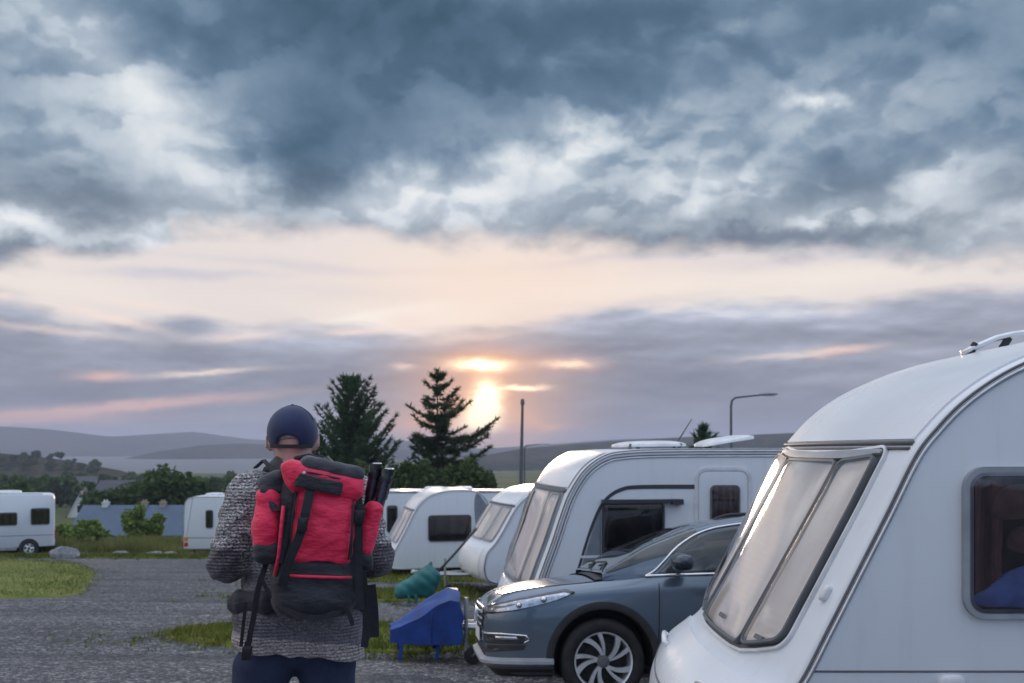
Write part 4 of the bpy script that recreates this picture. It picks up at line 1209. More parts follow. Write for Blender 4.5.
# ======== the near caravan
def near_caravan():
    y0 = 4.47; gz0 = -0.30; X0 = 0.92
    g = empty('caravan', (X0, y0, gz0), 0.0, 'nearest, largest looking white caravan with a silvery three-pane front window', 'caravan', 'caravans on the site')
    def L(x, zrel): return (x - X0, zrel + EYE - gz0)           # measured (x, height against the eye) to local
    front = [L(1.05, -1.66), L(0.985, -1.52), L(0.99, -1.36), L(1.06, -1.22), L(1.18, -1.12), L(1.274, -1.03), L(1.40, -0.79), L(1.53, -0.535), L(1.66, -0.28), L(1.79, -0.02), L(1.89, 0.11), L(2.0, 0.222), L(2.14, 0.325), L(2.29, 0.405), L(2.55, 0.51), L(2.9, 0.60), L(3.43, 0.665), L(4.2, 0.70), L(6.2, 0.70), L(6.55, 0.66), L(6.78, 0.5), L(6.86, 0.25)]
    back = [L(6.9, -0.5), L(6.92, -1.55), L(6.9, -1.66)]
    W = 2.2
    sh = Shell(front, back, W, 0.17, 0.05, 2.2)
    body = sh.body('body', M_SIDE, g)
    # moulded front: skin panels set over the body sheet
    s_seam = sh.s_at(EYE - gz0 + 0.03); s_low = sh.s_at(EYE - gz0 - 1.10)
    def skin(name, s0, s1, h, mat, n=26, inset=0.06):
        rows = []
        for i in range(n + 1):
            s = s0 + (s1 - s0) * i / n
            rows.append([sh.nose(y, s, h) for y in np.linspace(inset, W - inset, 25)])
        m = MB().grid(rows)
        # turned-in rims
        for row, flip in ((rows[0], 0), (rows[-1], 1)):
            s = s0 if not flip else s1
            m.grid([row, [sh.nose(y, s, -0.01) for y in np.linspace(inset, W - inset, 25)]])
        for c in (0, -1):
            y = inset if c == 0 else W - inset
            m.grid([[r[c] for r in rows], [sh.nose(y, s0 + (s1 - s0) * i / n, -0.01) for i in range(n + 1)]])
        return m.build(name, mat, g, 50)
    skin('roof_front', s_seam + 0.02, sh.s_at(EYE - gz0 + 0.655), 0.010, M_WHITE)
    tr = MB()
    for q, r in ((0.0, 0.013), (-0.03, 0.008)):
        tr.tube([sh.nose(y, s_seam + q, 0.006) for y in np.linspace(0.05, W - 0.05, 30)], r, 6)
    tr.build('seam_trim', M_SEAL, g, 180)
    skin('nose_panel', sh.s[0] + 0.05, s_low, 0.012, M_WHITE)
    # ---- the front window
    nf = lambda u, v, h: sh.nose(u, v, h)
    sa, sb = sh.s_at(EYE - gz0 - 1.0), sh.s_at(EYE - gz0 - 0.065)
    def curve_out(u0, u1, v0, v1, r=0.05):
        o = rrect(u0, u1, v0, v1, r, 5, 0, 10)
        # the corners are lifted: the lower edge dips in the middle
        def lift(u, v):
            q = max(0.0, (abs(u - W / 2) - 0.42) / 0.42) ** 1.3; f = (v - sa) / (sb - sa)
            return (u, v + q * (0.105 * (1 - f) + 0.035 * f))
        return [lift(u, v) for u, v in o]
    outer = curve_out(0.222, W - 0.222, sa - 0.03, sb + 0.05, 0.075)
    fr = MB().frame(grow(outer, 0.014), outer, nf, 0.0, 0.018).build('front_window_frame', M_TRIMW, g, 40)
    MB().panel(grow(outer, 0.002), nf, 0.0, 0.004, 8).build('recess', M_SEAL, fr, 60)  # grey colour stands in for the shade in the gaps between panes
    MB().panel(curve_out(0.25, W - 0.25, sb + 0.008, sb + 0.032, 0.008), nf, 0.004, 0.03, 3).build('hinge_strip', M_FRAME, fr, 40)
    for k, (u0, u1) in enumerate(((0.25, 0.625), (0.655, 1.545), (1.575, 1.95))):
        o = curve_out(u0, u1, sa, sb - 0.01, 0.055)
        wf = MB().frame(grow(o, 0.009), grow(o, -0.006), nf, 0.004, 0.043).build('front_window', M_SEAL, g, 40)
        MB().panel(grow(o, -0.002), nf, 0.010, 0.020, 8).build('blind', M_BLIND, wf, 60)
        MB().panel(grow(o, -0.003), nf, 0.032, 0.041, 9, 0.006).build('pane', M_CLEAR, wf, 70)
        MB().panel(rrect((u0 + u1) / 2 - 0.05, (u0 + u1) / 2 + 0.05, sa + 0.06, sa + 0.085, 0.01, 3), nf, 0.03, 0.045, 2).build('latch', M_SEAL, wf, 40)
    # ---- grab handle, marker lamps, hatch on the nose
    for y in (0.42, W - 0.42):
        s = sh.s_at(EYE - gz0 - 1.20)
        MB().tube([sh.nose(y - 0.15, s, 0.005), sh.nose(y - 0.14, s, 0.04), sh.nose(y - 0.06, s + 0.01, 0.055), sh.nose(y + 0.06, s + 0.01, 0.055), sh.nose(y + 0.14, s, 0.04), sh.nose(y + 0.15, s, 0.005)], 0.016, 8).build('grab_handle', M_WHITE, g, 180)
    for y in (0.11, W - 0.11):
        s = sh.s_at(EYE - gz0 - 0.66)
        MB().panel(rrect(y - 0.022, y + 0.022, s - 0.04, s + 0.04, 0.02, 4), nf, 0.0, 0.02, 3, 0.01).build('marker_lamp', M_TRIMW, g, 60)
    ln = MB()
    a = sh.s_at(EYE - gz0 - 1.32)
    ln.tube([sh.nose(y, a + 0.22 * (2 * y / W - 1) ** 2 * 0.5, 0.013) for y in np.linspace(0.1, W - 0.1, 24)], 0.006, 5)
    ln.build('panel_joint', M_SEAL, g, 180)
    rail(g, sh, d=0.036)
    # ---- side window with curtains behind it
    u0, u1 = L(2.035, 0)[0], L(3.12, 0)[0]; v0, v1 = L(0, -0.725)[1], L(0, -0.10)[1]
    o = rrect(u0, u1, v0, v1, 0.07, 6, 0, 8)
    w = MB().frame(grow(o, 0.026), grow(o, -0.016), side(), -0.004, 0.030).build('side_window', M_FRAME, g, 40)
    MB().panel(o, side(), -0.004, 0.003, 4).build('interior', M_DARKIN, w, 30)
    MB().panel(grow(o, 0.0), side(), 0.024, 0.036, 6, 0.006).build('pane', M_PANE, w, 60)
    # curtains: folded cloth on each side
    def curt(ua, ub, sway, mt, nm):
        rows = []
        for i in range(13):
            q = i / 12; z = v1 - 0.02 - (v1 - v0 - 0.04) * q
            wq = 1 - 0.45 * math.sin(q * 2.4) * sway
            rows.append([(ua + (ub - ua) * wq * k / 24, -0.010 - 0.005 * math.sin(k * 1.9 + q * 0.6), z) for k in range(25)])
        MB().grid(rows).build(nm, mt, w, 180)
    curt(u0 + 0.03, u0 + 0.20, 0.7, M_CURTAIN, 'curtain')
    curt(u1 - 0.03, u1 - 0.24, 0.7, M_CURTAIN, 'curtain')
    def lump(pts, mt, nm, seed):
        oo = spline(pts, 6, True)
        MB().panel(oo, side(), 0.002, 0.018, 5, 0.004).build(nm, mt, w, 180)
    lump([(u0 + 0.06, v0 + 0.03), (u1 - 0.08, v0 + 0.02), (u1 - 0.1, v0 + 0.13), (u0 + 0.75, v0 + 0.2), (u0 + 0.45, v0 + 0.24), (u0 + 0.22, v0 + 0.2), (u0 + 0.1, v0 + 0.12)], M_BEDDING, 'bedding', 1)
    lump([(u0 + 0.2, v0 + 0.27), (u0 + 0.6, v0 + 0.26), (u0 + 0.9, v0 + 0.3), (u0 + 0.88, v0 + 0.40), (u0 + 0.5, v0 + 0.42), (u0 + 0.22, v0 + 0.38)], M_CUSHION, 'cushion', 2)
    lump([(u0 + 0.12, v0 + 0.42), (u0 + 0.35, v0 + 0.44), (u0 + 0.38, v0 + 0.53), (u0 + 0.25, v0 + 0.57), (u0 + 0.13, v0 + 0.54)], M_CUSHION, 'cushion', 3)
    # ---- small fittings on the side
    for (x, z, r) in ((1.96, -1.045, 0.045),):
        lx, lz = L(x, z)
        MB().panel(rrect(lx - r * 1.3, lx + r * 1.3, lz - r, lz + r, r * 0.8, 6), side(), 0.0, 0.025, 4, 0.012).build('water_inlet', M_TRIMW, g, 60)
    MB().tube([(L(1.33, 0)[0], -0.001, L(0, -0.99)[1]), (5.9, -0.001, L(0, -0.99)[1])], 0.005, 4).build('side_seam', M_SEAL, g, 180)
    # skirt, wheel, steadies, hitch under the body (mostly below the frame)
    MB().box((0.5, 0.012, L(0, -1.78)[1]), (5.8, 0.05, L(0, -1.64)[1])).build('skirt', M_SILVER, g, 30)
    ar = MB().panel([(3.3 + 0.42 * math.cos(R(a)), 0.30 + 0.42 * math.sin(R(a))) for a in range(0, 360, 12)], side(), -0.005, 0.006, 3).build('wheel_arch', M_RUBBER, g, 30)
    wheel(g, (3.3, -0.03, 0.32), 0.32, 0.18)
    wheel(g, (3.3, W - 0.15, 0.32), 0.32, 0.18)
    for x in (0.35, 5.6): corner_steady(g, x, 0.25, 0.28); corner_steady(g, x, W - 0.25, 0.28)
    hitch(g, 0.2, W, 0.30, 1.25, False)
    # ---- roof rails and a roof light
    for y in (1.62,):
        xs = np.linspace(1.84, 4.6, 30)
        m = MB().tube([(xs[0] - 0.02, y, sh.roof_z(xs[0]) + 0.02)] + [(x, y, sh.roof_z(x) + 0.025 + 0.055 * min(1, (x - 1.84) / 0.22)) for x in xs[1:]], 0.026, 10, flat=0.75)
        rr = m.build('roof_rail', M_ALU, g, 180)
        for x in np.arange(1.90, 4.6, 0.2):
            MB().tube([(x - 0.035, y, sh.roof_z(x) + 0.0), (x + 0.005, y, sh.roof_z(x) + 0.062)], 0.024, 8).build('rail_foot', M_RUBBER, rr, 60)
    MB().panel(rrect(2.9, 3.6, 0.75, 1.4, 0.08, 5), lambda u, v, h: (u, v, sh.roof_z(u) + h), 0.0, 0.09, 4, 0.03).build('roof_light', M_CLEAR, g, 60)
    # offside window so that the far side is not blank
    o2 = rrect(1.2, 2.3, v0, v1, 0.07)
    window(g, lambda u, v, h: (u, W + h, v), o2, M_SEAL, M_PANE, M_INTER, name='side_window')
    return g
near_caravan()

# ======== the big white caravan behind the car
def big_caravan():
    rz = R(-8.0) * -1
    nx, ny = 0.16, 10.9                                  # foot of the nose on the near side
    g0 = -0.93
    g = empty('caravan', (nx, ny, g0), R(8.0), 'long white caravan behind the grey-blue car, big black window under a dark stripe', 'caravan', 'caravans on the site')
    W = 2.25
    H = EYE - g0
    front = [(0.22, 0.30), (0.05, 0.36), (-0.02, 0.55), (0.0, 0.78), (0.08, 1.0), (0.17, 1.25), (0.28, 1.55), (0.37, 1.82), (0.45, 2.03), (0.56, 2.22), (0.68, 2.36), (0.85, 2.47), (1.05, 2.52), (1.6, 2.545), (3.2, 2.55), (6.2, 2.55), (6.6, 2.52), (6.85, 2.35), (6.9, 2.1)]
    back = [(6.95, 1.2), (6.95, 0.36), (6.9, 0.30)]
    sh = Shell(front, back, W, 0.10, 0.05, 2.4)
    sh.body('body', M_SIDE, g)
    nf = lambda u, v, h: sh.nose(u, v, h)
    s0, s1 = sh.s_at(1.02), sh.s_at(2.03)
    # roof front cap and its trim bar with lettering-less badge
    rows = [[sh.nose(y, s, 0.012) for y in np.linspace(0.07, W - 0.07, 20)] for s in np.linspace(s1 + 0.09, sh.s_at(2.5), 18)]
    MB().grid(rows).build('roof_front', M_WHITE, g, 60)
    MB().panel(rrect(0.10, W - 0.10, s1 + 0.03, s1 + 0.075, 0.015, 3, 0, 14), nf, 0.0, 0.03, 3).build('seam_trim', M_SEAL, g, 40)
    outer = rrect(0.12, W - 0.12, s0 - 0.03, s1 + 0.02, 0.08, 5, 0, 10)
    fr = MB().frame(grow(outer, 0.02), outer, nf, 0.0, 0.016).build('front_window_frame', M_FRAME, g, 40)
    MB().panel(outer, nf, 0.0, 0.004, 6).build('recess', M_FRAME, fr, 60)
    for u0, u1 in ((0.16, 0.55), (0.58, 1.67), (1.70, W - 0.16)):
        o = rrect(u0, u1, s0, s1, 0.06, 5, 0, 8)
        wf = MB().frame(grow(o, 0.008), grow(o, -0.012), nf, 0.004, 0.032).build('front_window', M_FRAME, g, 40)
        MB().panel(grow(o, -0.004), nf, 0.006, 0.012, 6).build('blind', M_BLIND, wf, 60)
        MB().panel(grow(o, 0.0), nf, 0.026, 0.036, 7, 0.018).build('pane', M_CLEAR, wf, 70)
    MB().panel(rrect(0.25, W - 0.25, sh.s_at(0.5), sh.s_at(0.95), 0.08, 5, 0, 8), nf, 0.0, 0.018, 4, 0.01).build('gas_locker_door', M_WHITE, g, 60)
    rail(g, sh, d=0.09)
    rail(g, sh, 'edge_rail', M_ALU, 0.03)
    # ---- side graphics: dark arch, grey wedge, white band
    S0 = side()
    def strip(pts, w0, name, mat, h=0.004):
        pts = spline(pts, 10)
        o = []; o2 = []
        for i, p in enumerate(pts):
            a, b = pts[max(i - 1, 0)], pts[min(i + 1, len(pts) - 1)]; L = math.dist(a, b)
            nx_, nz_ = -(b[1] - a[1]) / L, (b[0] - a[0]) / L
            w = w0 if not hasattr(w0, '__call__') else w0(i / (len(pts) - 1))
            o.append((p[0] + nx_ * w, p[1] + nz_ * w)); o2.append((p[0] - nx_ * w, p[1] - nz_ * w))
        P = [[S0(u, v, -0.002) for u, v in o], [S0(u, v, h) for u, v in o], [S0(u, v, h) for u, v in o2], [S0(u, v, -0.002) for u, v in o2]]
        MB().grid(P).build(name, mat, g, 30)
    strip([(0.50, 1.02), (0.57, 1.21), (0.69, 1.59), (0.80, 1.86), (0.90, 2.0), (1.05, 2.09), (1.25, 2.12), (1.9, 2.12)], lambda q: 0.012 + 0.012 * q, 'graphic_stripe', M_GRAPHITE, 0.005)
    wedge = dense([(0.50, 0.90), (0.83, 0.90), (0.83, 1.88), (0.76, 1.74), (0.66, 1.42), (0.56, 1.1)], 0.12)
    MB().panel(wedge, S0, -0.001, 0.0032, 3).build('grey_graphic', M_MIDGREY, g, 30)
    strip([(0.60, 1.355), (0.86, 1.358)], 0.014, 'white_stripe', M_TRIMW, 0.0062)
    arch = dense(spline([(1.06, 1.83), (1.25, 1.965), (1.6, 2.045), (2.0, 2.06), (2.4, 2.06)], 6) + [(2.4, 1.93), (1.6, 1.89), (1.07, 1.80)], 0.2)
    # ---- the black window with its blind bar
    o = rrect(0.86, 1.52, 1.10, 1.93, 0.04, 5, 0, 8)
    window(g, S0, o, M_GRAPHITE, M_PANE, M_INTER, 0.025, 0.03, 'side_window')
    b = MB().box((0.83, -0.075, 1.945), (1.70, -0.0, 1.985)); b.box((1.62, -0.10, 1.925), (1.74, 0.0, 1.985))
    b.build('blind_bar', M_GRAPHITE, g, 30)
    # ---- door, its window and frame
    dr = rrect(1.93, 2.52, 0.50, 2.30, 0.10, 6, 0, 10)
    MB().frame(grow(dr, 0.035), dr, S0, -0.002, 0.016).build('door_frame', M_TRIMW, g, 40)
    d = MB().panel(grow(dr, -0.012), S0, -0.002, 0.012, 5).build('door', M_SIDE, g, 40)
    window(d, side(0.010), rrect(2.09, 2.40, 1.74, 2.12, 0.04), M_SEAL, M_PANE, M_CURTAIN, 0.018, 0.022, 'door_window')
    MB().panel(rrect(1.98, 2.03, 1.25, 1.42, 0.02), S0, 0.01, 0.04, 3).build('door_handle', M_SEAL, d, 40)
    o = rrect(3.5, 4.6, 1.2, 1.85, 0.06); window(g, S0, o, M_SEAL, M_PANE, M_INTER)
    # ---- on the roof
    roof = lambda u, v, h: (u, v, sh.roof_z(u) + h)
    rl = MB().panel(rrect(1.22, 2.02, 0.55, 1.25, 0.16, 6), roof, 0.025, 0.06, 4, 0.035).build('roof_light', M_TRIMW, g, 60)
    for u in (1.30, 1.40, 1.9):
        MB().tube([(u, 0.58, sh.roof_z(u)), (u + 0.02, 0.58, sh.roof_z(u) + 0.06)], 0.022, 6).build('light_foot', M_SEAL, rl, 60)
    # a second, tilted-open roof light
    sl = lambda u, v, h: (u, v, sh.roof_z(u) + 0.02 + max(0.0, (u - 2.28) / 0.62) ** 0.8 * 0.10 + h)
    MB().panel(rrect(2.28, 2.88, 0.6, 1.3, 0.16, 6), sl, 0.0, 0.035, 4, 0.03).build('tilted_roof_light', M_TRIMW, g, 60)
    MB().tube([(1.96, 1.0, sh.roof_z(1.9)), (2.2, 1.02, sh.roof_z(2.0) + 0.36)], [0.012, 0.005], 6).build('aerial', M_GRAPHITE, g, 60)
    wheel(g, (3.9, -0.02, 0.33), 0.33, 0.19); wheel(g, (3.9, W - 0.17, 0.33), 0.33, 0.19)
    MB().box((0.6, 0.012, 0.22), (6.6, 0.05, 0.32)).build('skirt', M_SILVER, g, 30)
    corner_steady(g, 0.5, 0.3, 0.3); corner_steady(g, 6.4, 0.3, 0.3)
    hitch(g, 0.1, W, 0.44, 1.08)
    return g, W
BIG, BIG_W = big_caravan()

# ======== simpler caravans down the row (each with its own outline)
def small_caravan(loc, rz, W, front, back, label, win=(), frontw=None, stripe=None, rear_panel=None, bulge=0.12, rl=(), wheel_x=2.6, hit=True, rear_lamp=False, side_m=None, steady=True, trim=None):
    g = empty('caravan', loc, rz, label, 'caravan', 'caravans on the site')
    sh = Shell(front, back, W, bulge, 0.05, 2.3)
    sh.body('body', side_m or M_SIDE, g)
    nf = lambda u, v, h: sh.nose(u, v, h)
    if frontw:
        z0, z1 = frontw; s0, s1 = sh.s_at(z0), sh.s_at(z1)
        MB().panel(rrect(0.06, W - 0.06, s1 + 0.03, s1 + 0.07, 0.015, 3, 0, 12), nf, 0.0, 0.02, 3).build('seam_trim', trim or M_SEAL, g, 40)
        rows = [[sh.nose(y, s, 0.010) for y in np.linspace(0.07, W - 0.07, 16)] for s in np.linspace(s1 + 0.09, min(s1 + 1.1, sh.s[-1]), 14)]
        MB().grid(rows).build('roof_front', M_WHITE, g, 60)
        for u0, u1 in ((0.14, W * 0.29), (W * 0.31, W * 0.69), (W * 0.71, W - 0.14)):
            o = rrect(u0, u1, s0, s1, 0.05, 4, 0, 6)
            wf = MB().frame(grow(o, 0.02), grow(o, -0.015), nf, 0.0, 0.03).build('front_window', M_FRAME, g, 40)
            MB().panel(grow(o, -0.01), nf, 0.002, 0.008, 5).build('blind', M_BLIND, wf, 60)
            MB().panel(grow(o, 0.0), nf, 0.022, 0.032, 5, 0.015).build('pane', M_CLEAR, wf, 70)
        MB().panel(rrect(0.2, W - 0.2, sh.s_at(0.45), sh.s_at(z0 - 0.12), 0.08, 5, 0, 8), nf, 0.0, 0.016, 4, 0.012).build('gas_locker_door', M_WHITE, g, 60)
    for (u0, u1, v0, v1, mats) in win:
        window(g, side(), rrect(u0, u1, v0, v1, 0.06), M_GRAPHITE if mats else M_SEAL, M_PANE, M_INTER, 0.03, 0.03)
    rail(g, sh, d=0.035)
    if stripe:
        z, x0, x1 = stripe
        MB().panel(dense([(x0, z), (x1, z), (x1 + 0.1, z + 0.035), (x0 + 0.05, z + 0.035)], 0.3), side(), -0.001, 0.003, 2).build('graphic_stripe', M_MIDGREY, g, 30)
    if rear_panel:
        MB().panel(dense(spline(rear_panel, 6, True), 0.1), side(), -0.001, 0.004, 3).build('grey_graphic', M_MIDGREY, g, 30)
    roof = lambda u, v, h: (u, v, sh.roof_z(u) + h)
    for u in rl:
        MB().panel(rrect(u, u + 0.62, W * 0.3, W * 0.7, 0.08, 5), roof, -0.01, 0.09, 4, 0.03).build('roof_light', M_TRIMW, g, 60)
    MB().panel([(wheel_x + 0.40 * math.cos(R(a)), 0.30 + 0.42 * math.sin(R(a))) for a in range(0, 360, 15)], side(), -0.005, 0.005, 3).build('wheel_arch', M_RUBBER, g, 30)
    wheel(g, (wheel_x, -0.02, 0.31), 0.31, 0.18); wheel(g, (wheel_x, W - 0.16, 0.31), 0.31, 0.18)
    Lx = max(p[0] for p in front)
    if steady:
        corner_steady(g, 0.4, 0.25, 0.32); corner_steady(g, Lx - 0.5, 0.25, 0.32)
    if hit: hitch(g, 0.15, W, 0.42, 1.2)
    if rear_lamp:
        for z, m in ((0.55, M_REDLAMP), (0.75, M_AMBER)):
            for y in (0.16, W - 0.16):
                MB().box((Lx - 0.0, y - 0.07, z), (Lx + 0.05, y + 0.07, z + 0.16)).build('tail_lamp', m, g, 30)
    return g
# the one whose nose shows between the blue cover and the big caravan
Lr = 5.4
f3 = [(0.28, 0.30), (0.10, 0.38), (0.02, 0.56), (0.03, 0.78), (0.10, 0.98), (0.26, 1.16), (0.42, 1.40), (0.58, 1.68), (0.72, 1.90), (0.88, 2.06), (1.08, 2.18), (1.4, 2.26), (2.0, 2.30), (4.6, 2.30), (5.0, 2.25), (5.25, 2.08), (5.32, 1.85)]
b3 = [(5.38, 1.2), (5.38, 0.38), (5.32, 0.30)]
small_caravan((-0.60, 20.6, -1.48), R(16), 2.15, f3, b3, 'white caravan wedged beside the long one, bulging round nose beneath a front window', frontw=(1.18, 1.86), win=((1.6, 2.6, 1.15, 1.75, 0),), bulge=0.16, rl=(2.2,), stripe=(0.9, 0.5, 4.8), trim=M_GRAPHITE)
# compact one seen from the side
f4 = [(0.42, 0.26), (0.16, 0.28), (0.0, 0.34), (0.06, 0.55), (0.22, 0.85), (0.38, 1.15), (0.56, 1.50), (0.72, 1.82), (0.90, 2.08), (1.15, 2.28), (1.5, 2.40), (1.9, 2.45), (2.35, 2.43), (2.62, 2.32), (2.82, 2.08), (2.93, 1.75)]
b4 = [(3.0, 1.2), (2.98, 0.5), (2.9, 0.28)]
small_caravan((-3.40, 27.3, -1.95), R(14), 2.1, f4, b4, 'compact white caravan, steep sloping nose, wide black-framed side window, rounded grey back', frontw=(1.0, 1.84), win=((1.15, 2.3, 1.05, 1.72, 1),), bulge=0.10, rear_panel=[(2.55, 0.95), (2.90, 1.0), (2.92, 1.5), (2.85, 1.85), (2.68, 2.15), (2.48, 2.34), (2.42, 1.9)], wheel_x=2.45, hit=True)
# long one behind it, only its roof and front corner in view
f5 = [(0.2, 0.3), (0.04, 0.4), (0.0, 0.8), (0.06, 1.3), (0.16, 1.8), (0.28, 2.15), (0.45, 2.38), (0.75, 2.50), (1.3, 2.55), (5.2, 2.55), (5.6, 2.5), (5.85, 2.3), (5.9, 2.0)]
b5 = [(5.95, 1.2), (5.95, 0.4), (5.9, 0.3)]
small_caravan((-5.9, 33.4, -2.33), R(0), 2.2, f5, b5, 'white caravan at the back of the row, mostly hidden, flat roof showing', frontw=(1.3, 2.05), win=((1.75, 2.05, 1.2, 2.05, 1), (3.0, 4.2, 1.3, 1.9, 0)), rl=(2.9, 3.9), wheel_x=3.2)
# left one, its back end to the left, behind the man's sleeve
f6 = [(0.06, 0.30), (0.0, 0.42), (0.0, 1.2), (0.02, 2.0), (0.06, 2.30), (0.16, 2.48), (0.36, 2.56), (0.9, 2.6), (4.6, 2.56), (5.2, 2.42), (5.6, 2.05), (5.8, 1.6)]
b6 = [(5.95, 1.1), (6.05, 0.7), (6.0, 0.34), (5.9, 0.28)]
p = at(183, 557, 43.5)
LEFTC = small_caravan((p.x, 43.5, -3.02), R(0), 2.2, f6, b6, 'white caravan beyond the man, upright back with red tail lamps, one small window', win=((1.02, 1.28, 1.25, 1.98, 1),), rl=(0.75,), wheel_x=3.0, bulge=0.03, hit=False, stripe=(0.78, 0.15, 4.5))
for z, m in ((0.42, M_REDLAMP), (0.66, M_AMBER)):
    for y in (0.02, 2.0):
        MB().box((-0.06, y, z), (0.03, y + 0.18, z + 0.2)).build('tail_lamp', m, LEFTC, 30)
        MB().box((0.06, -0.012, z), (0.22, 0.004, z + 0.17)).build('tail_lamp', m, LEFTC, 30) if y < 1 else None
# ---------------------------------------------------------------- the car
def m_paint(t, b, P, out):
    n = t.noise(P, 1.5, 5, 0.6); fl = t.noise(P, 900, 2, 0.5); z = t.sep(P)[2]
    c = t.mix(t.smooth(fl, 0.35, 0.7), (0.080, 0.115, 0.160, 1), (0.125, 0.170, 0.225, 1))
    dust = t.smooth(z, 0.75, 0.3) * t.smooth(n, 0.35, 0.7) * 0.5
    t.put(b.inputs['Base Color'], t.mix(dust, c, (0.16, 0.15, 0.14, 1)))
    b.inputs['Metallic'].default_value = 0.55
    t.put(b.inputs['Roughness'], t.math('ADD', dust * 0.4, 0.30))
    b.inputs['Coat Weight'].default_value = 0.9; t.put(b.inputs['Coat Roughness'], t.math('ADD', n * 0.06 + dust * 0.5, 0.02))
M_PAINT = material('grey-blue metallic paint', m_paint)
M_PLAST = simple('black plastic', (0.025, 0.026, 0.028), 0.6, var=0.25, scale=12, bumpy=0.15, bscale=200)
M_LENS = m_pane('lamp lens', (0.9, 0.92, 0.95, 1), 0.03)
M_REFL = simple('lamp reflector', (0.55, 0.57, 0.60), 0.18, metal=1.0, var=0.25, scale=30)
M_CARGLASS = m_pane('car glass', (0.28, 0.32, 0.32, 1), 0.02)
M_CARIN = simple('car interior', (0.02, 0.02, 0.022), 0.8, var=0.4, scale=4)
M_ALLOY = simple('silver alloy', (0.74, 0.75, 0.77), 0.32, metal=0.6)
M_TYRE = simple('tyre', (0.018, 0.018, 0.019), 0.8, var=0.4, scale=10, bumpy=0.3, bscale=50)
M_GRILLE = simple('dull chrome', (0.35, 0.36, 0.38), 0.25, metal=1.0)
M_PLATE = simple('white plate', (0.75, 0.75, 0.74), 0.5)

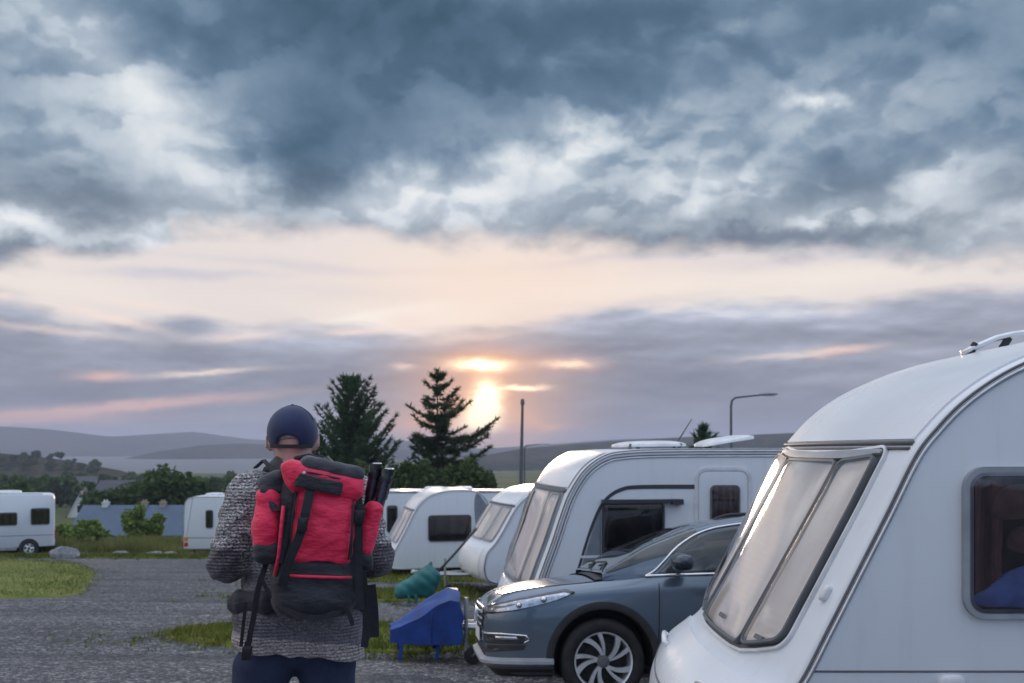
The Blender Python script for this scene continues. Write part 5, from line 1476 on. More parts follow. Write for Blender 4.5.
def apply_mods(o):
    dg = bpy.context.evaluated_depsgraph_get()
    me = bpy.data.meshes.new_from_object(o.evaluated_get(dg))
    o.modifiers.clear(); o.data = me
def car():
    LEN, HW = 4.55, 0.91
    pos = Vector((-0.285, 8.93, gz(0.7, 8.93) + 0.025))
    g = empty('car', pos, R(5.0), 'grey-blue metallic family car with silver alloy wheels parked between two white caravans', 'car')
    g.rotation_euler = (R(-5.6), 0, R(5.0))
    WX, WX2, WR = 0.965, 3.58, 0.352
    # --- lower body: half sections from the sill centre up to the bonnet or waist centre
    ST = [  # x, half width, bottom, sill z, mid z, shoulder z, edge z, centre z, edge width
        (-0.005, 0.60, 0.40, 0.44, 0.60, 0.70, 0.74, 0.745, 0.50),
        (0.03, 0.68, 0.30, 0.36, 0.60, 0.74, 0.80, 0.825, 0.55),
        (0.10, 0.765, 0.24, 0.32, 0.61, 0.78, 0.86, 0.895, 0.60),
        (0.24, 0.835, 0.22, 0.30, 0.62, 0.83, 0.915, 0.945, 0.66),
        (0.45, 0.878, 0.22, 0.30, 0.63, 0.875, 0.955, 0.985, 0.70),
        (0.75, 0.902, 0.22, 0.30, 0.64, 0.91, 0.985, 1.02, 0.73),
        (1.05, HW, 0.22, 0.30, 0.64, 0.935, 1.01, 1.05, 0.76),
        (1.30, HW, 0.22, 0.30, 0.64, 0.95, 1.03, 1.075, 0.80),
        (1.60, HW, 0.22, 0.30, 0.64, 0.955, 1.045, 1.075, 0.83),
        (2.30, HW, 0.22, 0.30, 0.64, 0.965, 1.06, 1.08, 0.85),
        (3.20, HW, 0.22, 0.30, 0.64, 0.99, 1.085, 1.10, 0.85),
        (3.80, 0.905, 0.24, 0.32, 0.66, 1.01, 1.11, 1.12, 0.83),
        (4.20, 0.88, 0.30, 0.38, 0.68, 1.01, 1.11, 1.12, 0.79),
        (4.45, 0.82, 0.36, 0.44, 0.70, 1.0, 1.08, 1.10, 0.72),
        (4.55, 0.72, 0.42, 0.50, 0.70, 0.95, 1.02, 1.04, 0.62)]
    def half(x, hw, b, s, m, sh, e, c, ew):
        return [(0, b), (hw * 0.80, b), (hw * 0.95, b + 0.02), (hw * 0.985, s + 0.02), (hw * 0.990, (s + m) / 2 - 0.02), (hw, m), (hw * 1.0, (m + sh) / 2 + 0.02), (hw * 0.985, sh - 0.02), (hw * 0.968, sh + 0.015), (ew + (hw * 0.968 - ew) * 0.35, e - 0.006), (ew, e + 0.008), (ew * 0.6, c - (c - e) * 0.3), (ew * 0.25, c), (0, c)]
    P = []
    for st in ST:
        h = half(*st)
        P.append([(st[0], -y, z) for y, z in h[:-1]] + [(st[0], y, z) for y, z in reversed(h)][:-1])
    mb = MB(); mb.grid(P, closed_v=True, cap_u=True)
    body = mb.build('body', M_PAINT, g, 180)
    ss = body.modifiers.new('s', 'SUBSURF'); ss.levels = 3; ss.render_levels = 3
    apply_mods(body)
    for wx in (WX, WX2):
        cm = MB().lathe([(0.001, -1.2), (0.415, -1.2), (0.415, 1.2), (0.001, 1.2)], (wx, 0, WR + 0.015), 'y', 48).mesh('cutter')
        co = bpy.data.objects.new('cutter', cm); C.objects.link(co); co.parent = g
        bpy.context.view_layer.update()
        bo = body.modifiers.new('b', 'BOOLEAN'); bo.operation = 'DIFFERENCE'; bo.object = co; bo.solver = 'EXACT'
        apply_mods(body)
        bpy.data.objects.remove(co)
    body.data.name = 'body'
    body.data.polygons.foreach_set('use_smooth', [True] * len(body.data.polygons)); body.data.set_sharp_from_angle(angle=R(40))
    # --- skin of the side as a function, for laying parts on it
    xs = [s[0] for s in ST]
    from mathutils.bvhtree import BVHTree
    bm = bmesh.new(); bm.from_mesh(body.data); tree = BVHTree.FromBMesh(bm)
    def sideP(u, v, h):                                  # cast sideways onto the near flank
        hit = tree.ray_cast(Vector((u, -1.5, v)), Vector((0, 1, 0)))
        if hit[0] is None or hit[0].y > -0.35:
            near = tree.find_nearest(Vector((u, -HW, v))); q, n = near[0], near[1]
        else: q, n = hit[0], hit[1]
        if n.y > 0: n = -n
        return tuple(q + n * h)
    def sideF(u, v, h):
        q = sideP(u, v, h); return (q[0], -q[1], q[2])
    def frontP(u, v, h):                                 # cast from ahead onto the face
        hit = tree.ray_cast(Vector((-1, u, v)), Vector((1, 0, 0)))
        if hit[0] is None: q, n, _, _ = tree.find_nearest(Vector((0, u, v)))
        else: q, n = hit[0], hit[1]
        if n.x > 0: n = -n
        return tuple(q + n * h)
    def radialP(px, pz_):
        pass
    # a wrap that runs from the flank round to the face: a in metres along the corner from the nose line
    def wrap(u, v, h):                                   # u: angle 0 = straight ahead .. 90 = flank, centre inside the corner
        a = R(u); o = Vector((0.55, -0.36, v)); d = Vector((-math.cos(a), -math.sin(a), 0))
        hit = tree.ray_cast(o + d * 1.5, -d)
        if hit[0] is None: q, n, _, _ = tree.find_nearest(o + d * 0.5)
        else: q, n = hit[0], hit[1]
        if n.dot(d) < 0: n = -n
        return tuple(q + n * h)
    def wrapF(u, v, h):
        q = wrap(u, v, h); return (q[0], -q[1], q[2])
    # --- greenhouse
    tx = [0.98, 1.14, 1.36, 1.58, 1.80, 2.02, 2.36, 3.0, 3.5, 3.9, 4.15, 4.33, 4.45]
    tz = [1.065, 1.155, 1.285, 1.375, 1.455, 1.51, 1.555, 1.585, 1.575, 1.545, 1.48, 1.33, 1.11]
    tp = spline(list(zip(tx, tz)), 6)
    ux, uz = [p[0] for p in tp], [p[1] for p in tp]
    def belt(x): return interp(x, [1.1, 1.5, 2.3, 3.4, 4.45], [1.035, 1.045, 1.06, 1.09, 1.11])
    def gh(x, a, h=0.0):
        """a: 0 at the waist, 1 on the roof centre line"""
        zt = interp(x, ux, uz); zb = min(belt(x), zt - 0.002)
        wb = interp(x, [0.98, 1.25, 1.85, 3.4, 4.1, 4.45], [0.74, 0.80, 0.845, 0.84, 0.80, 0.72]); k = (zt - zb) / 0.52
        wt = wb - 0.20 * k
        # side leans in, then rounds to the roof
        if a < 0.6:
            q = a / 0.6
            y = wb + (wt - wb) * q + 0.02 * math.sin(q * math.pi) * k; z = zb + (zt - zb) * 0.88 * q
        else:
            q = (a - 0.6) / 0.4
            y = wt * math.cos(q * math.pi / 2) ** 0.75; z = zb + (zt - zb) * (0.88 + 0.12 * math.sin(q * math.pi / 2) ** 0.8)
        p = Vector((x, -y, z))
        if h:
            e = 0.004
            d1 = Vector(gh(x + e, a)) - Vector(gh(x - e, a)); d2 = Vector(gh(x, min(a + e, 1))) - Vector(gh(x, max(a - e, 0)))
            n = d1.cross(d2)
            if n.length > 1e-12:
                n.normalize()
                if n.z < 0 or (a < 0.3 and n.y > 0): n = -n
                p += n * h
        return tuple(p)
    aa = list(np.linspace(0, 0.6, 9)) + list(np.linspace(0.6, 1, 12)[1:])
    gx = np.linspace(0.99, 4.44, 90)
    rows = []
    for x in gx:
        r = [gh(x, a) for a in aa]
        rows.append([(r[0][0], r[0][1], r[0][2] - 0.06)] + r + [(p[0], -p[1], p[2]) for p in reversed(r[:-1])] + [(r[0][0], -r[0][1], r[0][2] - 0.06)])
    MB().grid(rows).build('cabin', M_PAINT, g, 50)
    fl = lambda f: (lambda u, v, h: (lambda q: (q[0], -q[1], q[2]))(f(u, v, h)))
    # windscreen: wide panel over the sloping front
    def ws(u, v, h):                                     # u across -1..1, v along x
        a = 1 - (1 - 0.30) * abs(u) ** 1.0 * 1.0
        q = gh(v, max(min(a, 1), 0.0), h)
        return q if u <= 0 else (q[0], -q[1], q[2])
    o = rrect(-0.92, 0.92, 1.02, 1.82, 0.10, 5, 0, 14)
    MB().panel(o, ws, 0.001, 0.006, 8).build('windscreen', M_CARGLASS_D, g, 60)
    # side glass: front door and rear door, then quarter light
    def gl(pts, nm, parent=g):
        for f, s in ((gh, 0), (fl(gh), 1)):
            MB().panel(dense(spline(pts, 5, True), 0.05), f, 0.001, 0.005, 6).build(nm, M_CARGLASS_D, parent, 60)
    def poly(pts): return dense(pts, 0.05)
    def side_glass(pts, nm):
        for f in (gh, fl(gh)):
            MB().panel(poly(pts), f, 0.001, 0.006, 6).build(nm, M_CARGLASS_D, g, 60)
    side_glass([(1.44, 0.03), (2.42, 0.03), (2.42, 0.54), (2.12, 0.55), (1.92, 0.545), (1.77, 0.50), (1.60, 0.36)], 'side_window')
    side_glass([(2.48, 0.03), (3.42, 0.03), (3.50, 0.50), (3.3, 0.54), (2.48, 0.545)], 'side_window')
    side_glass([(3.50, 0.05), (4.05, 0.12), (3.95, 0.42), (3.60, 0.50)], 'quarter_window')
    rw = lambda u, v, h: ws(u, v, h)
    MB().panel(rrect(-0.85, 0.85, 4.18, 4.40, 0.05, 4, 0, 12), rw, 0.001, 0.006, 5).build('rear_window', M_CARGLASS_D, g, 60)
    # chrome line below and round the side glass
    for s in (0, 1):
        F = gh if not s else fl(gh)
        up = [(3.9, 0.46), (3.5, 0.555), (3.0, 0.575), (2.14, 0.585), (1.94, 0.58), (1.77, 0.54), (1.60, 0.41), (1.42, 0.10), (1.34, 0.0)]
        lo = [(1.34, 0.0), (1.6, 0.0), (2.5, 0.0), (3.4, 0.0), (4.05, 0.07)]
        MB().tube([F(x, a, 0.006) for x, a in dense(spline(up, 6), 0.05, False)], 0.011, 6).tube([F(x, a, 0.008) for x, a in dense(lo, 0.08, False)], 0.012, 6).build('chrome_trim', M_CHROME, g, 180)
        # door mirror
        sg = -1 if not s else 1
        m = SDF((1.50, -0.2, -0.14), (1.86, 0.22, 0.16), 0.014)
        m.ell((1.70, 0.06, 0.0), (0.085, 0.125, 0.075), 0.02); m.rbox((1.73, 0.06, 0.0), (0.055, 0.10, 0.062), 0.03, 0.02); m.cone((1.72, -0.09, -0.05), (1.72, 0.0, -0.03), 0.025, 0.03, 0.02)
        me = m.mesh('door_mirror', 2)
        for v in me.vertices: v.co = Vector((v.co.x - 0.10, sg * (0.93 + v.co.y), v.co.z + 1.155))
        if sg < 0:
            me.flip_normals()
        finish('door_mirror', me, M_PAINT_D, g, 180)
        # doors: shut lines and handle
        FS = sideP if not s else sideF
        seam = [(1.44, 0.98), (1.43, 0.72), (1.42, 0.50), (1.42, 0.34)]
        ln = MB(); ln.tube([FS(x, z, 0.0005) for x, z in dense(seam, 0.04, False)], 0.005, 5)
        ln.tube([FS(2.45, z, 0.0005) for z in np.linspace(0.33, 1.0, 16)], 0.005, 5); ln.tube([FS(x, 0.325, 0.0005) for x in np.linspace(1.46, 3.1, 30)], 0.005, 5)
        ln.build('door_seam', M_RUBBER, g, 180)
        for hx in (2.22, 3.26):
            MB().tube([FS(hx, 0.90, 0.0), FS(hx + 0.01, 0.90, 0.04), FS(hx + 0.17, 0.91, 0.04), FS(hx + 0.18, 0.91, 0.0)], 0.016, 8).build('door_handle', M_PAINT, g, 180)
        # lamps
        FW = wrap if not s else wrapF
        hp = [(12, 0.735), (34, 0.742), (56, 0.770), (78, 0.815), (96, 0.858), (110, 0.912), (104, 0.928), (84, 0.900), (58, 0.858), (32, 0.808), (13, 0.775)]
        ho = []
        for u, v in dense([(a * 0.01, b) for a, b in hp], 0.03): ho.append((u * 100, v))
        hl = MB().panel(ho, FW, 0.0, 0.004, 5).build('headlight', M_REFL, g, 50)
        MB().frame([(u + (0), v) for u, v in ho], [(60 + (u - 60) * 0.95, 0.83 + (v - 0.83) * 0.90) for u, v in ho], FW, 0.002, 0.010).build('bezel', M_PLAST, hl, 50)
        for u, v, r in ((82, 0.860, 0.028), (60, 0.815, 0.026), (36, 0.775, 0.018)):
            MB().ball(FW(u, v, 0.006), r, 8).build('bulb', M_CHROME, hl, 180)
        MB().panel(ho, FW, 0.010, 0.020, 5, 0.006).build('lens', M_LENS, hl, 60)
        # fog lamp recess with its chrome hook
        fo = dense([(20, 0.50), (62, 0.50), (66, 0.525), (64, 0.56), (48, 0.575), (14, 0.57)], 4)
        fg = MB().panel(fo, FW, 0.0, 0.003, 4).build('fog_lamp_recess', M_PLAST, g, 40)
        MB().panel(dense([(40, 0.535), (60, 0.535), (58, 0.562), (40, 0.566)], 4), FW, 0.003, 0.012, 3, 0.004).build('fog_lamp', M_REFL, fg, 50)
        MB().tube([FW(u, v, 0.006) for u, v in dense([(10, 0.578), (46, 0.583), (66, 0.570), (69, 0.535), (64, 0.512)], 3, False)], 0.009, 6).build('chrome_trim', M_CHROME, fg, 180)
        lo2 = dense([(22, 0.42), (64, 0.455), (66, 0.495), (30, 0.49)], 4)
        MB().panel(lo2, FW, 0.0, 0.003, 3).build('bumper_vent', M_PLAST, g, 40)
        # cladding round the wheel openings and along the sill
        for wx in (WX, WX2):
            arc = [(wx + 0.43 * math.cos(R(a)), WR + 0.015 + 0.43 * math.sin(R(a))) for a in range(-8, 189, 7)]
            rows = []
            for x, z in arc:
                q = Vector(FS(x, min(max(z, 0.31), 0.98), 0.0)); y = abs(q.y)
                k = (0.412 / 0.43)
                i2 = (wx + (x - wx) * k, (z - WR) * k + WR)
                i3 = (wx + (x - wx) * 1.10, (z - WR) * 1.10 + WR)
                q3 = abs(Vector(FS(i3[0], min(max(i3[1], 0.31), 0.99), 0.0)).y)
                sy = sg
                rows.append([(i3[0], sy * (q3 - 0.002), i3[1]), (i3[0], sy * (q3 + 0.007), i3[1]), (x, sy * (y + 0.012), z), (i2[0], sy * (y + 0.004), i2[1]), (i2[0], sy * (y - 0.10), i2[1])])
            MB().grid(rows).build('arch_trim', M_PLAST, g, 50)
            MB().grid([[(wx + r_ * math.cos(R(a)), sg * yy, WR + 0.015 + r_ * math.sin(R(a))) for r_, yy in ((0.408, 0.88), (0.408, 0.60), (0.405, 0.585), (0.2, 0.58), (0.01, 0.58))] for a in range(-10, 191, 8)]).build('wheel_well', M_RUBBER, g, 40)
        MB().grid([[(x, sg * (abs(FS(x, 0.36, 0)[1]) - 0.01), 0.355), (x, sg * (abs(FS(x, 0.34, 0)[1]) + 0.012), 0.335), (x, sg * 0.895, 0.25), (x, sg * 0.80, 0.21)] for x in np.linspace(WX + 0.44, WX2 - 0.44, 12)]).build('sill_trim', M_PLAST, g, 40)
        tl = [(4.30, 0.96), (4.42, 0.94), (4.44, 1.30), (4.38, 1.32)]
    # --- the face: grille, bars, badge, lower intake, lip, plate
    go = dense([(-0.46, 0.60), (0.46, 0.60), (0.56, 0.72), (0.52, 0.775), (-0.52, 0.775), (-0.56, 0.72)], 0.06)
    gr = MB().panel(go, frontP, 0.0, 0.003, 5).build('grille', M_PLAST, g, 40)
    bars = MB()
    for z, w in ((0.635, 0.48), (0.685, 0.54), (0.735, 0.55)):
        bars.tube([frontP(y, z + 0.012 * abs(y), 0.014) for y in np.linspace(-w, w, 22)], 0.016, 6)
    bars.tube([frontP(y, 0.775, 0.012) for y in np.linspace(-0.56, 0.56, 24)], 0.012, 6)
    bars.build('grille_bar', M_GRILLE, gr, 180)
    bd = MB().frame(grow(rrect(-0.065, 0.065, 0.645, 0.745, 0.02), 0.012), rrect(-0.065, 0.065, 0.645, 0.745, 0.02), frontP, 0.01, 0.045)
    for q in (-1, 1): bd.tube([frontP(q * 0.040, 0.735, 0.035), frontP(q * 0.028, 0.655, 0.035)], 0.009, 6)
    bd.tube([frontP(-0.032, 0.695, 0.035), frontP(0.032, 0.695, 0.035)], 0.008, 6)
    bd.build('badge', M_CHROME, gr, 60)
    MB().panel(dense([(-0.55, 0.36), (0.55, 0.36), (0.60, 0.47), (-0.60, 0.47)], 0.07), frontP, 0.0, 0.003, 4).build('lower_intake', M_PLAST, g, 40)
    MB().panel(dense([(-0.26, 0.485), (0.26, 0.485), (0.26, 0.595), (-0.26, 0.595)], 0.06), frontP, 0.012, 0.022, 2).build('number_plate', M_PLATE, g, 40)
    lip = MB()
    P2 = []
    for a in np.linspace(-90, 90, 40):
        f = wrap if a >= 0 else wrapF
        q = Vector(f(abs(a), 0.355, 0.0)) if abs(a) > 12 else Vector(frontP(-math.sin(R(a)) * 0.9 - 0.0, 0.36, 0.0))
        n = Vector((-math.cos(R(a)), -math.sin(R(a)), 0))
        P2.append([tuple(q + n * 0.005 + Vector((0, 0, 0.035))), tuple(q + n * 0.055 + Vector((0, 0, 0.012))), tuple(q + n * 0.055 + Vector((0, 0, -0.012))), tuple(q - n * 0.02 + Vector((0, 0, -0.05)))])
    lip.grid(P2); lip.build('bumper_lip', M_SILVER, g, 50)
    P3 = []
    for a in np.linspace(-90, 90, 40):
        f = wrap if a >= 0 else wrapF
        q = Vector(f(abs(a), 0.30, 0.0)); n = Vector((-math.cos(R(a)), -math.sin(R(a)), 0))
        P3.append([tuple(q + n * 0.012 + Vector((0, 0, 0.02))), tuple(q + n * 0.02), tuple(q - n * 0.06 + Vector((0, 0, -0.07)))])
    MB().grid(P3).build('under_tray', M_PLAST, g, 50)
    # bonnet shut line, wipers, washer jets
    top = lambda u, v, h: (lambda hit: tuple((hit[0] if hit[0] is not None else Vector((u, v, 1.0))) + Vector((0, 0, h))))(tree.ray_cast(Vector((u, v, 3)), Vector((0, 0, -1))))
    sm = MB()
    for sg in (-1, 1):
        sm.tube([top(x, sg * interp(x, [0.16, 0.4, 0.8, 1.25], [0.60, 0.70, 0.765, 0.80]), 0.0) for x in np.linspace(0.16, 1.08, 30)], 0.005, 5)
    sm.tube([top(0.16 - 0.03 * math.cos(y * 2.5), y, 0.0) for y in np.linspace(-0.60, 0.60, 24)], 0.005, 5)
    sm.build('bonnet_seam', M_RUBBER, g, 180)
    cw = MB().grid([[top(x, y, 0.012 + 0.02 * (x > 1.03)) for x in (0.92, 0.98, 1.05, 1.09)] for y in np.linspace(-0.76, 0.76, 20)])
    cw.build('scuttle', M_PLAST, g, 60)
    wp = MB()
    for y0, y1 in ((-0.55, 0.02), (0.05, 0.60)):
        wp.tube([(1.01, y0, 1.10), (1.11, (y0 + y1) / 2, 1.155), (1.08, y1, 1.150)], 0.009, 6)
    wp.build('wiper', M_PLAST, g, 180)
    # roof rails and shark fin
    for s in (-1, 1):
        MB().tube([(x, s * 0.60, interp(x, ux, uz) - 0.03 + 0.055 * min(1, (x - 2.3) / 0.15, (3.9 - x) / 0.15)) for x in np.linspace(2.3, 3.9, 18)], 0.017, 8).build('roof_rail', M_PLAST, g, 180)
    # --- wheels
    def alloy(wx, sg):
        y0 = 0.885
        Y = lambda d: sg * (y0 - d)
        t = MB().lathe([(0.235, Y(0.20)), (0.325, Y(0.22)), (0.348, Y(0.19)), (WR, Y(0.15)), (WR, Y(0.07)), (0.345, Y(0.03)), (0.325, Y(0.004)), (0.29, Y(0.0)), (0.25, Y(0.010)), (0.238, Y(0.03))], (wx, 0, WR), 'y', 56)
        w = t.build('wheel', M_TYRE, g, 50)
        MB().lathe([(0.238, Y(0.012)), (0.242, Y(0.005)), (0.228, Y(0.010)), (0.222, Y(0.05)), (0.215, Y(0.17)), (0.238, Y(0.19))], (wx, 0, WR), 'y', 56).build('rim', M_ALLOY, w, 40)
        MB().lathe([(0.001, Y(0.11)), (0.16, Y(0.115)), (0.165, Y(0.13)), (0.222, Y(0.14))], (wx, 0, WR), 'y', 40).build('brake_disc', M_PLAST, w, 40)
        sp = MB(); bk = MB()
        for k in range(5):
            a0 = 2 * math.pi * k / 5 + 0.3
            for j, (da, tw) in enumerate(((-0.24, 0.42), (0.24, 0.42))):
                rows = []
                for i in range(7):
                    q = i / 6; r = 0.045 + 0.185 * q
                    a = a0 + da * (0.55 + 0.6 * q) + tw * q
                    w2 = (0.017 + 0.024 * q) / 2 * (1.25 if j else 0.9)
                    dx, dz = math.cos(a), math.sin(a); sx, sz = -dz, dx
                    d = 0.020 - 0.010 * q
                    rows.append([(wx + dx * r + sx * w2, Y(d), WR + dz * r + sz * w2), (wx + dx * r - sx * w2, Y(d), WR + dz * r - sz * w2), (wx + dx * r - sx * w2 * 1.15, Y(d + 0.04), WR + dz * r - sz * w2 * 1.15), (wx + dx * r + sx * w2 * 1.15, Y(d + 0.04), WR + dz * r + sz * w2 * 1.15)])
                sp.grid(rows, closed_v=True, cap_u=True)
        sp.build('spoke', M_ALLOY, w, 30)
        MB().lathe([(0.001, Y(0.008)), (0.030, Y(0.009)), (0.034, Y(0.016)), (0.052, Y(0.018)), (0.058, Y(0.06))], (wx, 0, WR), 'y', 24).build('hub_cap', M_SEAL, w, 40)
    for wx in (WX, WX2):
        alloy(wx, -1); alloy(wx, 1)
    # rear lamps
    for s in (-1, 1):
        MB().box((4.36, s * 0.70 - 0.10, 0.92), (4.55, s * 0.70 + 0.10, 1.10)).build('tail_light', M_REDLAMP, g, 30)
    bm.free()
    return g
def m_cg(t, b, P, out):
    b.inputs['Base Color'].default_value = (0.025, 0.034, 0.038, 1); b.inputs['Roughness'].default_value = 0.03
    b.inputs['Specular IOR Level'].default_value = 0.55; b.inputs['Coat Weight'].default_value = 0.6
    n = t.noise(P, 1.2, 3, 0.5)
    t.put(b.inputs['Base Color'], t.ramp(n, [(0.4, (0.020, 0.027, 0.030, 1)), (0.7, (0.05, 0.062, 0.066, 1))]))
M_CARGLASS_D = material('dark car glass', m_cg)
M_PAINT_D = simple('dark mirror paint', (0.03, 0.045, 0.065), 0.2, metal=0.3, coat=0.6)
CAR = car()
# ---------------------------------------------------------------- the man and his pack
MAN = (-0.764, 3.64, gz(-0.764, 3.64) + 0.0)
MAN_RZ = R(13.5)
def m_skin(t, b, P, out):
    n = t.noise(P, 14, 5, 0.6); f = t.noise(P, 120, 3, 0.6)
    t.put(b.inputs['Base Color'], t.ramp(n, [(0.3, (0.60, 0.33, 0.28, 1)), (0.7, (0.76, 0.48, 0.41, 1))]))
    b.inputs['Roughness'].default_value = 0.5; b.inputs['Subsurface Weight'].default_value = 0.15
    b.inputs['Subsurface Radius'].default_value = (0.01, 0.004, 0.002)
    bump(t, b, f, 0.25, 0.002)
M_SKIN = material('skin', m_skin)
def m_hair(t, b, P, out):
    n = t.noise(t.vmath('MULTIPLY', P, (1, 1, 0.25)), 320, 4, 0.7)
    t.put(b.inputs['Base Color'], t.ramp(n, [(0.35, (0.16, 0.13, 0.125, 1)), (0.65, (0.46, 0.42, 0.40, 1))]))
    b.inputs['Roughness'].default_value = 0.6; bump(t, b, n, 0.7, 0.003)
M_HAIR = material('short grey hair', m_hair)
def m_capcloth(t, b, P, out):
    n = t.noise(P, 9, 5, 0.6); w = t.noise(P, 500, 2, 0.5)
    t.put(b.inputs['Base Color'], t.ramp(n, [(0.3, (0.010, 0.016, 0.055, 1)), (0.7, (0.022, 0.034, 0.095, 1))]))
    b.inputs['Roughness'].default_value = 0.9; b.inputs['Sheen Weight'].default_value = 0.2
    bump(t, b, w * 0.4 + n, 0.4, 0.004)
M_CAP = material('navy cotton', m_capcloth)
def m_knit(t, b, P, out):
    x, y, z = t.sep(P)
    # flecked yarn: short light and dark stitches in rows
    fl = t.noise(t.vmath('MULTIPLY', P, (115, 115, 170)), 1.0, 2, 0.65)
    fl2 = t.noise(t.vmath('MULTIPLY', P, (240, 240, 360)), 1.0, 2, 0.6)
    rows = t.math('SINE', z * 520.0 + t.noise(P, 9, 2, 0.5) * 7.0)
    marl = t.ramp(fl * 0.75 + fl2 * 0.3 + rows * 0.02, [(0.40, (0.030, 0.028, 0.034, 1)), (0.52, (0.22, 0.21, 0.22, 1)), (0.66, (0.74, 0.72, 0.70, 1))])
    dark = t.ramp(fl * 0.5 + fl2 * 0.5, [(0.40, (0.045, 0.038, 0.047, 1)), (0.54, (0.12, 0.105, 0.12, 1)), (0.68, (0.32, 0.28, 0.30, 1))])
    mid = t.ramp(fl * 0.45 + fl2 * 0.55, [(0.38, (0.085, 0.078, 0.092, 1)), (0.54, (0.20, 0.185, 0.205, 1)), (0.68, (0.44, 0.41, 0.43, 1))])
    hem = t.ramp(fl * 0.6 + fl2 * 0.4, [(0.40, (0.16, 0.13, 0.13, 1)), (0.52, (0.42, 0.36, 0.35, 1)), (0.64, (0.70, 0.62, 0.59, 1))])
    ax = t.math('ABSOLUTE', x)
    wob = (t.noise(P, 12, 2, 0.5) - 0.5) * 0.02
    torso = t.mix(t.smooth(z + wob, 1.20, 1.30), mid, marl)
    c = torso
    arm = t.smooth(ax, 0.205, 0.225) * t.smooth(z, 1.0, 1.05)
    fore = t.mix(t.smooth(z + wob + (y * -0.25), 1.335, 1.35), dark, marl)
    c = t.mix(t.math('MAXIMUM', arm, t.smooth(y, 0.13, 0.15) * t.smooth(z, 1.1, 1.15) * t.smooth(ax, 0.12, 0.14)), c, fore)
    hz = z + x * 0.13 - 0.028 + wob * 0.5
    c = t.mix(t.smooth(hz, 0.972, 0.962), c, hem)
    t.put(b.inputs['Base Color'], c)
    b.inputs['Roughness'].default_value = 0.95; b.inputs['Specular IOR Level'].default_value = 0.1
    b.inputs['Sheen Weight'].default_value = 0.25
    bump(t, b, fl * 0.6 + fl2 * 0.4 + rows * 0.35, 0.9, 0.006)
M_KNIT = material('flecked knit', m_knit)
M_COLLAR = simple('pale grey knit collar', (0.40, 0.41, 0.42), 0.95, var=0.4, scale=120, bumpy=0.6, bscale=220)
def m_denim(t, b, P, out):
    n = t.noise(P, 6, 5, 0.6); w = t.noise(t.vmath('MULTIPLY', P, (600, 600, 200)), 1, 2, 0.5)
    t.put(b.inputs['Base Color'], t.ramp(n * 0.7 + w * 0.3, [(0.35, (0.010, 0.015, 0.040, 1)), (0.65, (0.035, 0.050, 0.105, 1))]))
    b.inputs['Roughness'].default_value = 0.9; bump(t, b, w * 0.5 + n, 0.5, 0.006)
M_DENIM = material('dark denim', m_denim)
M_BOOT = simple('brown boot leather', (0.05, 0.032, 0.022), 0.6, var=0.3, scale=14, bumpy=0.3)

